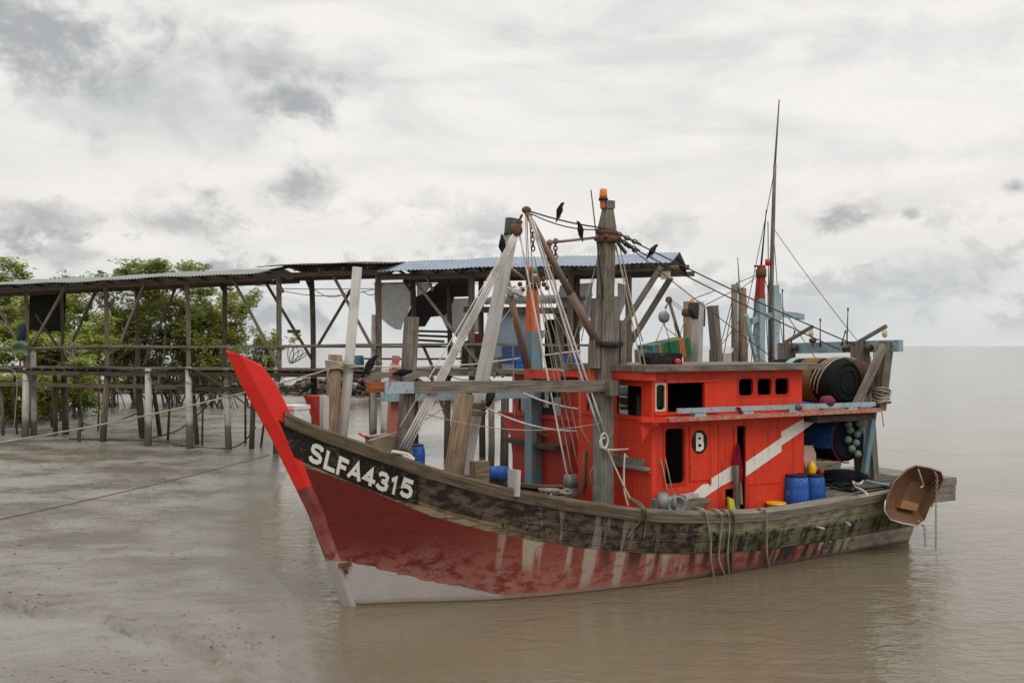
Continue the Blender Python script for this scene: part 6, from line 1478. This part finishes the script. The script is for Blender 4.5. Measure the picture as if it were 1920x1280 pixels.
for (pts, lab) in (([(1182, 935), (1196, 945), (1208, 956), (1200, 975), (1188, 990), (1176, 1008)], 'short rope slanting left from the gunwale to a scupper'), ([(1182, 933), (1200, 943), (1212, 958), (1210, 985), (1207, 1008)], 'short rope dropping straight from the gunwale to a scupper')):
    pp = [P(*pts[0], -1.7), P(*pts[1], -1.78)] + [hull1.hit(u, v, .10 if i == 0 else .03)[0] for i, (u, v) in enumerate(pts[2:])]
    rope(pp, .02, ROPEG, lab, 'hanging_rope', group='ropes hanging over the side')
tk = tm - .25
rope([P(u, v, tk) for u, v in ((1134, 820), (1126, 825), (1127, 838), (1136, 838), (1140, 825), (1134, 812), (1127, 820), (1132, 840), (1150, 843), (1180, 842), (1189, 848), (1185, 856), (1172, 855))], .022, ROPEW, 'white rope loop tied at the mast with tail laid on the shelf', 'rope_loop')
rope([P(u, v, -.9) for u, v in ((1172, 850), (1170, 880), (1171, 920), (1178, 948))], .018, ROPEW, 'white rope end hanging down the cabin front', 'rope_end')
rope([P(1138, 840, tk), P(1160, 890, -1.0), P(1182, 935, -1.6)], .016, ROPET, 'tan rope from the mast loop down to the gunwale', 'rope_end')
rope([P(u, v, -.1) for u, v in ((1088, 700), (1088, 790), (1096, 815), (1112, 840), (1118, 852))], .014, ROPET, 'curved tan rope hanging before the cabin left front', 'rope_end')
rope([P(u, v, .2) for u, v in ((1117, 865), (1108, 885), (1110, 905), (1117, 918))], .016, ROPET, 'small rope bight left of the mast foot', 'rope_end')
mb = MB()
for i in range(9):
    mb.tube([P(1300 + i * 1.5 + 22 * math.cos(a_ * .6), 951 - i * 1.6 + 4 * math.sin(a_ * .6), -1.6 - .05 * math.sin(a_ * .6)) for a_ in range(11)], .018, 5, closed=False)
solo(mb, 'rope_pile', ROPEG, 'pile of coiled olive rope on the gunwale beside the winch', 'rope')
mb = MB()
for i in range(6): mb.tube(spline([P(1020 + rnd.uniform(-10, 60), 922 + rnd.uniform(-6, 10), .2 + rnd.uniform(-.5, .5)) for _ in range(5)], 4), .018, 5)
solo(mb, 'rope_heap', ROPET, 'tan rope heap on the deck before the mast', 'rope')
def dk(u, v, z=1.385): return G(u, v, z)
rope([dk(1612, 890), dk(1606, 900), dk(1598, 902), dk(1610, 908), dk(1618, 899), dk(1604, 895), dk(1600, 910), dk(1615, 918), dk(1626, 926)], .025, ROPEW, 'white rope knot and tail on the stern deck', 'deck_rope')
rope([dk(1620, 900), dk(1645, 906), dk(1668, 909)], .03, plain('pale_hose_blue', (.3, .4, .5), .5), 'pale blue hose lying across the stern deck', 'deck_hose', cat='hose')
mb = MB()
for i in range(12):
    c_ = dk(1560 + rnd.uniform(-22, 25), 900 + rnd.uniform(-12, 14), 1.42); mb.tube([c_ + V((rnd.uniform(.15, .3) * math.cos(k_ * .63 + i), rnd.uniform(.15, .28) * math.sin(k_ * .63 + i), .04 * math.sin(k_ + i))) for k_ in range(9)], .02, 5)
solo(mb, 'net_heap', NETG, 'dark tangle of net and rope on the aft deck', 'net')
mb = MB(); mb.ball(dk(1575, 892, 1.45), .55, (1.1, .8, .25), 12, 8, .03); solo(mb, 'net_pile', NETB, 'low black net pile under the blue bundle', 'net')

# ---------------------------------------------------------------- barrels and goods on the near boat
def bz(u, v, t, z): p = P(u, v, t); p.z = z; return p
barrel(bz(1493, 940, -1.36, .82), .235, P(1493, 891, -1.5).z - .82, DBLUE, 'blue barrel with black lid by the cabin, left of the pair')
barrel(bz(1526, 940, -1.12, .85), .22, P(1526, 889, -1.12).z - .85, DBLUE, 'blue barrel with black lid, right of the pair and carrying a yellow bottle')
bp = bz(1522, 890, -1.12, P(1526, 889, -1.12).z + .02); th = thing('bottle', 'yellow plastic jug standing on the right blue barrel', 'jug', bp)
mb = MB(); mb.lathe([(.075, 0), (.085, .02), (.085, .15), (.07, .19), (.035, .23), (.033, .25)], bp, 14); part(mb, 'body', YEL, th)
mb = MB(); mb.tube([bp + V((.06, 0, .17)), bp + V((.09, 0, .13)), bp + V((.088, 0, .06))], .016, 5); part(mb, 'handle', YEL, th)
bp = bz(1455, 952, -1.42, .9); mb = MB(); mb.lathe([(.1, 0), (.15, .02), (.17, .28), (.185, .29), (.185, P(1455, 941, -1.42).z - .9), (.16, P(1455, 941, -1.42).z - .91)], bp, 20); solo(mb, 'basin', YEL, 'yellow plastic tub left of the blue barrels', 'tub')
bp = bz(1539, 885, -.9, P(1526, 889, -1.12).z - .05); mb = MB(); mb.lathe([(.05, 0), (.06, .01), (.06, .1), (.05, .11)], bp, 10); solo(mb, 'cup', LAMPR, 'small red cup behind the yellow jug', 'cup')
mb = MB(); pts_ = [P(u, v, -1.0) for u, v in ((1508, 835), (1524, 835), (1530, 850), (1530, 890), (1512, 890), (1507, 860))]; mb.prism(pts_, ai * .25); solo(mb, 'sack', PINKC if False else PINKISH, 'faded pinkish sack behind the right blue barrel', 'sack')
th = thing('net_bundle', 'fat net roll under a blue tarpaulin below the aft platform', 'bundle', B(10.5, -1.0, 1.75), ROT)
bc_ = B(10.52, -1.05, 2.27); mb = MB(); mb.lathe([(.30, -.02), (.44, .0), (.46, .2), (.45, 1.2), (.40, 1.8), (.2, 1.85)], bc_, 28, axis=ai); part(mb, 'net_roll', NETB, th)
mb = MB(); rows = []
for i in range(9):
    rr_ = .475 + .012 * math.sin(i * 2.1); rows.append([bc_ + ai * (-.03 + 1.7 * i / 8) + ax * (rr_ * math.cos(R(a_))) + az_ * (rr_ * math.sin(R(a_)) * 1.02 + .01 * math.sin(a_ * .2 + i)) for a_ in range(-10, 215, 15)])
mb.grid(rows); part(mb, 'tarp_cover', TARPB, th)
mb = MB(); mb.tube([bc_ + ai * -.02 + ax * (.46 * math.cos(R(a_))) + az_ * (.47 * math.sin(R(a_))) for a_ in range(80, 280, 15)], .016, 5); part(mb, 'red_cord', MAROON, th)
for (u, v) in ((1588, 795), (1607, 793), (1591, 806), (1604, 814), (1587, 824), (1602, 830), (1594, 841), (1605, 851), (1612, 806)):
    mb = MB(); mb.ball(P(u + 3, v, -1.14), .078, n=14, m=10); o_ = solo(mb, 'net_float', FLOATM, 'pale green ball float clustered at the end of the blue tarpaulin roll', 'float', 'green net floats')
# maroon cloth, door post, yellow bag, bow goods
mb = MB(); prof = [(1380, 832, 1387, 0), (1377, 850, 1390, 1), (1375, 870, 1392, 0), (1374, 888, 1393, 1), (1380, 904, 1392, 0)]
rows = [[P(a_ + (c_ - a_) * j / 6, v, TW - .06 - .02 * math.sin(j * 2.2 + i)) for j in range(7)] for i, (a_, v, c_, q) in enumerate(prof)]
mb.grid([r[::-1] for r in rows]); solo(mb, 'hanging_cloth', MAROON, 'maroon cloth hanging by the open cabin door', 'cloth')
mb = MB(); mb.beam(P(1382, 962, TW - .16), P(1380, 872, TW - .1), .06, .09); part(mb, 'door_prop', W_GREY, boat)
mb = MB(); mb.beam(P(1388, 945, TW - .22), P(1386, 905, TW - .16), .09, .04); part(mb, 'door_prop', W_GREY, boat)
mb = MB(); mb.prism([P(u, v, TW - .2) for u, v in ((1366, 931), (1376, 936), (1380, 957), (1369, 957))], ai * .06); solo(mb, 'yellow_bag', plain('yellow_bag', (.55, .46, .06), .6), 'yellow bag standing in the low cabin hatch', 'bag')
barrel(bz(778, 872, .15, P(778, 868, .15).z - .1), .17, P(778, 833, .15).z - P(778, 868, .15).z + .1, DBLUE, 'blue barrel on the foredeck beside the grey fore post')
bq = P(915, 886, 1.35); mb = MB(); mb.lathe([(.1, 0), (.13, .01), (.14, .2), (.15, .21), (.14, .42), (.12, .43)], bq, 18, axis=ax * .95 + az_ * -.1); solo(mb, 'blue_tub', DBLUE, 'blue plastic tub lying on its side on the far rail', 'tub')
def chest(c, L, W_, h, lab):
    th = thing('foam_box', lab, 'box', c, ROT + .5); mb = MB(); mb.box(c + V((0, 0, h * .4)), L, W_, h * .8, ROT + .5); part(mb, 'body', FOAM, th)
    mb = MB(); mb.box(c + V((0, 0, h * .91)), L * 1.06, W_ * 1.08, h * .2, ROT + .5); part(mb, 'lid', FOAM, th)
chest(P(553, 797, .18), .34, .3, .32, 'white foam box wedged in the bow behind the red stem')
bq = P(714, 845, .35); mb = MB(); mb.box(bq + V((0, 0, .05)), .42, .35, .42, ROT); solo(mb, 'wooden_box', BEIGE, 'beige wooden box on the foredeck', 'box')
mb = MB(); mb.grid([[P(672 + i * 4, 812 + i * 2.2 + 3 * math.sin(j * 1.7 + i), .3 + j * .12) for j in range(5)] for i in range(8)]); solo(mb, 'red_cloth', plain('bright_red_cloth', (.45, .02, .03), .9), 'bright red cloth laid on the foredeck', 'cloth')
rope([P(u, v, .2) for u, v in ((690, 818), (715, 814), (728, 815), (733, 825), (732, 840))], .016, ROPEW, 'white rope over the beige box', 'deck_rope')
mb = MB(); mb.tube(spline([P(u, v, -.9) for u, v in ((735, 846), (748, 848), (765, 852), (775, 862), (755, 853))]), .03, 6); solo(mb, 'deck_rope', ROPEW, 'thick rope flaked along the bow rail by the barrel', 'rope')
mb = MB(); q_ = P(1551, 752, -1.48); mb.ball(q_, .15, (1.1, .6, .75), 10, 7, .15); solo(mb, 'cloth_bundle', plain('plum_cloth', (.16, .03, .07), .95), 'plum cloth bundle on the upper side rail', 'cloth')
mb = MB(); q_ = P(1487, 763, -1.46); mb.ball(q_, .13, (1.5, .6, .6), 10, 7, .2); solo(mb, 'cloth_bundle', plain('slate_cloth', (.08, .11, .13), .95), 'slate grey cloth bundle on the upper side rail', 'cloth')
mb = MB(); mb.prism([P(u, v, -1.58) for u, v in ((1383, 763), (1389, 763), (1393, 776), (1389, 776))], ai * .04); solo(mb, 'red_rag', MAROON, 'dark red rag knotted on the blue rail plank', 'rag')
mb = MB(); mb.tube([P(1097, 845, .6), P(1096, 890, .6), P(1092, 925, .6)], .05, 7, radii=[.04, .035, .055]); mb.tube([P(1101, 845, .6), P(1098, 915, .6)], .025, 6); solo(mb, 'hanging_pole', W_BROWN, 'short dark pole hanging on the cabin front left of the mast', 'pole')
# brown dinghy hung on the quarter
rim = [(1716, 874), (1740, 878), (1762, 885), (1767, 899), (1758, 922), (1745, 948), (1733, 973), (1720, 983), (1687, 976), (1670, 970), (1660, 956), (1662, 934), (1677, 902), (1700, 881)]
flr = [(1709, 901), (1726, 905), (1742, 909), (1740, 913), (1735, 925), (1727, 942), (1722, 954), (1720, 957), (1700, 953), (1692, 952), (1688, 951), (1690, 945), (1697, 925), (1704, 910)]
din = thing('dinghy', 'small brown fibreglass dinghy hung on edge at the stern quarter', 'dinghy', P(1715, 985, -2.0), ROT)
mb = MB(); tR, tF = -2.02, -1.72
oc = [P(u, v, tR) for u, v in rim]; ic = [P(u, v, tF) + (P(1715, 930, tR) - P(1715, 930, tF)) * 0 for u, v in flr]
mid_ = [a_.lerp(b_, .45) + ai * .03 for a_, b_ in zip(oc, ic)]
n_ = len(oc); A_ = [mb.add(p) for p in oc]; Bm = [mb.add(p) for p in mid_]; Cc = [mb.add(p) for p in ic]
cen = sum(oc, V((0, 0, 0))) / n_
Ao = [mb.add(p + (p - cen).normalized() * .03) for p in oc]; Bo = [mb.add(p + (p - cen).normalized() * .02 + ai * .05) for p in mid_]; Co = [mb.add(p + ai * .05) for p in ic]
for i in range(n_):
    j = (i + 1) % n_
    mb.face([A_[i], A_[j], Bm[j], Bm[i]]); mb.face([Bm[i], Bm[j], Cc[j], Cc[i]]); mb.face([Ao[i], Ao[j], A_[j], A_[i]]); mb.face([Ao[j], Ao[i], Bo[i], Bo[j]]); mb.face([Bo[j], Bo[i], Co[i], Co[j]])
mb.face(Cc[:]); mb.face(Co[::-1]); part(mb, 'hull', BROWNF, din)
mb = MB(); mb.tube([p + (p - cen).normalized() * .012 - ai * .01 for p in oc], .022, 6, closed=True); part(mb, 'rim', BROWNF, din)
mb = MB(); mb.prism([P(u, v, tF - .16) for u, v in ((1688, 952), (1720, 958), (1723, 944), (1693, 936))], ai * .12); part(mb, 'thwart', plain('tan_fibreglass', (.27, .14, .06), .4, .5, .4, 3), din)
mb = MB(); mb.tube(spline([P(1722, 880, tR - .02), P(1727, 896, tR + .02), P(1731, 908, tR + .1), P(1726, 914, tR + .1)]), .018, 5); part(mb, 'painter', ROPEW, din)
mb = MB(); mb.tube([P(u, v, tR - .05) for u, v in ((1660, 937), (1658, 956), (1669, 973), (1690, 980), (1720, 986), (1735, 975), (1745, 950))], .014, 5); part(mb, 'grab_line', ROPEW, din)
mb = MB(); mb.chain([P(1752, 884, tR - .04), P(1757, 894, tR - .06), P(1755, 950, tR - .06), P(1755, 1030, tR - .06)], .07, .008); solo(mb, 'chain', CHAINM, 'longer grey chain hanging in front of the dinghy into the water', 'chain', 'chains at the stern')
mb = MB(); mb.chain([P(1722, 976, tR - .04), P(1734, 988, tR - .04), P(1735, 1024, tR - .04)], .07, .008); solo(mb, 'chain', CHAINM, 'shorter grey chain from the dinghy foot to the water', 'chain', 'chains at the stern')
# oars stuck through the scuppers
for (a_, b_) in (((1526, 986), (1546, 991)), ((1582, 976), (1594, 984))):
    p0_, p1_ = hull1.hit(*a_, -.05)[0], hull1.hit(*b_, .16)[0]; mb = MB(); mb.tube([p0_, p1_], .025, 6); part(mb, 'scupper_pipe', W_PALE, hull_o)

# ---------------------------------------------------------------- crows
def crow(foot, face, tilt, h, label):
    # one tube from tail tip to beak; face = yaw of the head, tilt = body angle from horizontal
    d = V((math.cos(face) * math.cos(tilt), math.sin(face) * math.cos(tilt), math.sin(tilt))); up = V((0, 0, 1)); nrm = (up - d * up.dot(d))
    nrm = nrm.normalized() if nrm.length > .05 else V((0, -1, 0))
    c = V(foot) + V((0, 0, h * .36)); L = h
    hd = (d + V((math.cos(face), math.sin(face), 0)) * .8).normalized()
    pts = [c - d * L * .55 , c - d * L * .36, c - d * L * .18, c, c + d * L * .16, c + d * L * .27, c + d * L * .35 + hd * L * .03, c + d * L * .36 + hd * L * .1, c + d * L * .36 + hd * L * .16, c + d * L * .34 + hd * L * .24]
    rad = [.03, .05, .1, .16, .15, .10, .085, .08, .035, .008]
    th = thing('crow', label, 'bird', V(foot), 0, 'crows perched about the boats')
    mb = MB(); mb.tube(pts, .1, 10, radii=[r * L for r in rad]); part(mb, 'body', CROW, th)
    sd = d.cross(nrm).normalized()
    for s_ in (-1, 1):
        mb = MB(); a_ = c + d * L * .12 + sd * s_ * L * .12; mb.tube([a_, a_ - d * L * .25 - nrm * L * .02 + sd * s_ * L * .03, a_ - d * L * .58 - sd * s_ * L * .05], .05, 6, radii=[.04 * L, .085 * L, .012 * L], squash=.45); part(mb, 'wing', CROW, th)
        mb = MB(); f_ = V(foot) + sd * s_ * L * .05; mb.tube([c - nrm * L * .1 + sd * s_ * L * .05, f_], .014 * L, 5); part(mb, 'leg', WIRE, th)
def ln(a_, b_, u): return P(*a_, tm).lerp(P(*b_, tm), (u - a_[0]) / (b_[0] - a_[0]))
crow(ln((990, 395), (1135, 428), 1047) + V((0, 0, -.02)), R(20), R(72), .36, 'crow on the upper wire between boom head and mast')
crow(ln((1031, 455), (1130, 444), 1088) + V((0, 0, .02)), R(200), R(78), .36, 'crow on the spreader bar left of the big mast')
crow(P(1222, 484, tm), R(30), R(50), .36, 'crow leaning on the stay just right of the big mast')
crow(P(1280, 514, tm), R(150), R(65), .40, 'crow on the stay nearest the jetty roof tip')
crow(P(942, 470, tm), R(100), R(80), .34, 'crow on the fore tackle below the bucket cap')
crow(P(692, 703, tm + .05), R(30), R(55), .42, 'crow on the left tip of the carved yoke')
crow(P(752, 714, tm - .06), R(-20), R(8), .38, 'crow stooping on the pale blue beam end')
crow(P(574, 741, 3.95), R(20), R(40), .36, 'crow on the stem head of the second boat')

# ---------------------------------------------------------------- the person on the jetty landing
pf = J(1176, 690, 1.2); pf.z = ZD
per = thing('person', 'person in pale pink shirt and dark trousers standing on the jetty end', 'person', pf, R(200))
SKIN = plain('skin', (.3, .17, .11), .6, .3, .15); HAIR = plain('black_hair', (.015, .012, .01), .7); SHIRT = plain('pink_shirt', (.5, .27, .3), .9, .1, .3, 6); TROU = plain('dark_trousers', (.04, .04, .05), .9, .1)
def skinned(name, verts, edges, radii, mat, root_i, parent):
    me = bpy.data.meshes.new(name); Mi = WM[parent.name].inverted()
    me.from_pydata([Mi @ V(v) for v in verts], edges, []); o = bpy.data.objects.new(name, me); COL.objects.link(o); o.parent = parent; WM[o.name] = WM[parent.name].copy()
    sk = o.modifiers.new('Skin', 'SKIN'); sd = o.modifiers.new('Sub', 'SUBSURF'); sd.levels = 2; sd.render_levels = 2
    for i, r in enumerate(radii):
        q = me.skin_vertices[0].data[i]; q.radius = (r, r) if not isinstance(r, tuple) else r; q.use_root = i == root_i
    me.materials.append(mat); return o
def hp(x, y, z): return pf + V((x * math.cos(R(-20)) - y * math.sin(R(-20)), x * math.sin(R(-20)) + y * math.cos(R(-20)), z))
vs = [hp(0, 0, .95), hp(0, 0, 1.15), hp(0, 0, 1.36), hp(0, 0, 1.46), hp(0, -.02, 1.55), hp(0, -.03, 1.64)]; es = [(0, 1), (1, 2), (2, 3), (3, 4), (4, 5)]; rs = [.13, .12, .13, .055, .085, .08]
for s_ in (-1, 1):
    n0 = len(vs); vs += [hp(.09 * s_, 0, .86), hp(.1 * s_, -.01, .48), hp(.1 * s_, .02, .08), hp(.11 * s_, -.13, .04)]; es += [(0, n0), (n0, n0 + 1), (n0 + 1, n0 + 2), (n0 + 2, n0 + 3)]; rs += [.085, .058, .042, .035]
    n1 = len(vs); vs += [hp(.18 * s_, 0, 1.38), hp(.24 * s_, .01, 1.12), hp(.22 * s_, -.14, .95), hp(.2 * s_, -.2, .92)]; es += [(2, n1), (n1, n1 + 1), (n1 + 1, n1 + 2), (n1 + 2, n1 + 3)]; rs += [.055, .042, .03, .028]
    n2 = len(vs)
    for f in range(4): vs.append(hp(.2 * s_ + (f - 1.5) * .018, -.28 + .01 * abs(f - 1), .89)); es.append((n1 + 3, n2 + f)); rs.append(.009)
    vs.append(hp(.2 * s_ - .04 * s_, -.22, .90)); es.append((n1 + 3, n2 + 4)); rs.append(.01)
body = skinned('body', vs, es, rs, SKIN, 0, per)
vs = [hp(0, 0, .92), hp(0, 0, 1.15), hp(0, 0, 1.37), hp(0, 0, 1.42)]; es = [(0, 1), (1, 2), (2, 3)]; rs = [.155, .14, .15, .08]
for s_ in (-1, 1):
    n1 = len(vs); vs += [hp(.18 * s_, 0, 1.38), hp(.215 * s_, .005, 1.22)]; es += [(2, n1), (n1, n1 + 1)]; rs += [.072, .065]
skinned('shirt', vs, es, rs, SHIRT, 0, per)
vs = [hp(0, 0, .97)]; es = []; rs = [.15]
for s_ in (-1, 1):
    n1 = len(vs); vs += [hp(.09 * s_, 0, .84), hp(.1 * s_, -.01, .48), hp(.1 * s_, .02, .1)]; es += [(0, n1), (n1, n1 + 1), (n1 + 1, n1 + 2)]; rs += [.1, .08, .065]
skinned('trousers', vs, es, rs, TROU, 0, per)
mb = MB(); mb.ball(hp(0, .0, 1.655), .098, (1, 1.1, .95), 14, 10); part(mb, 'hair', HAIR, per)
mb = MB(); mb.ball(hp(0, -.105, 1.585), .016, (.8, 1.2, 1.4), 6, 5); part(mb, 'nose', SKIN, per)
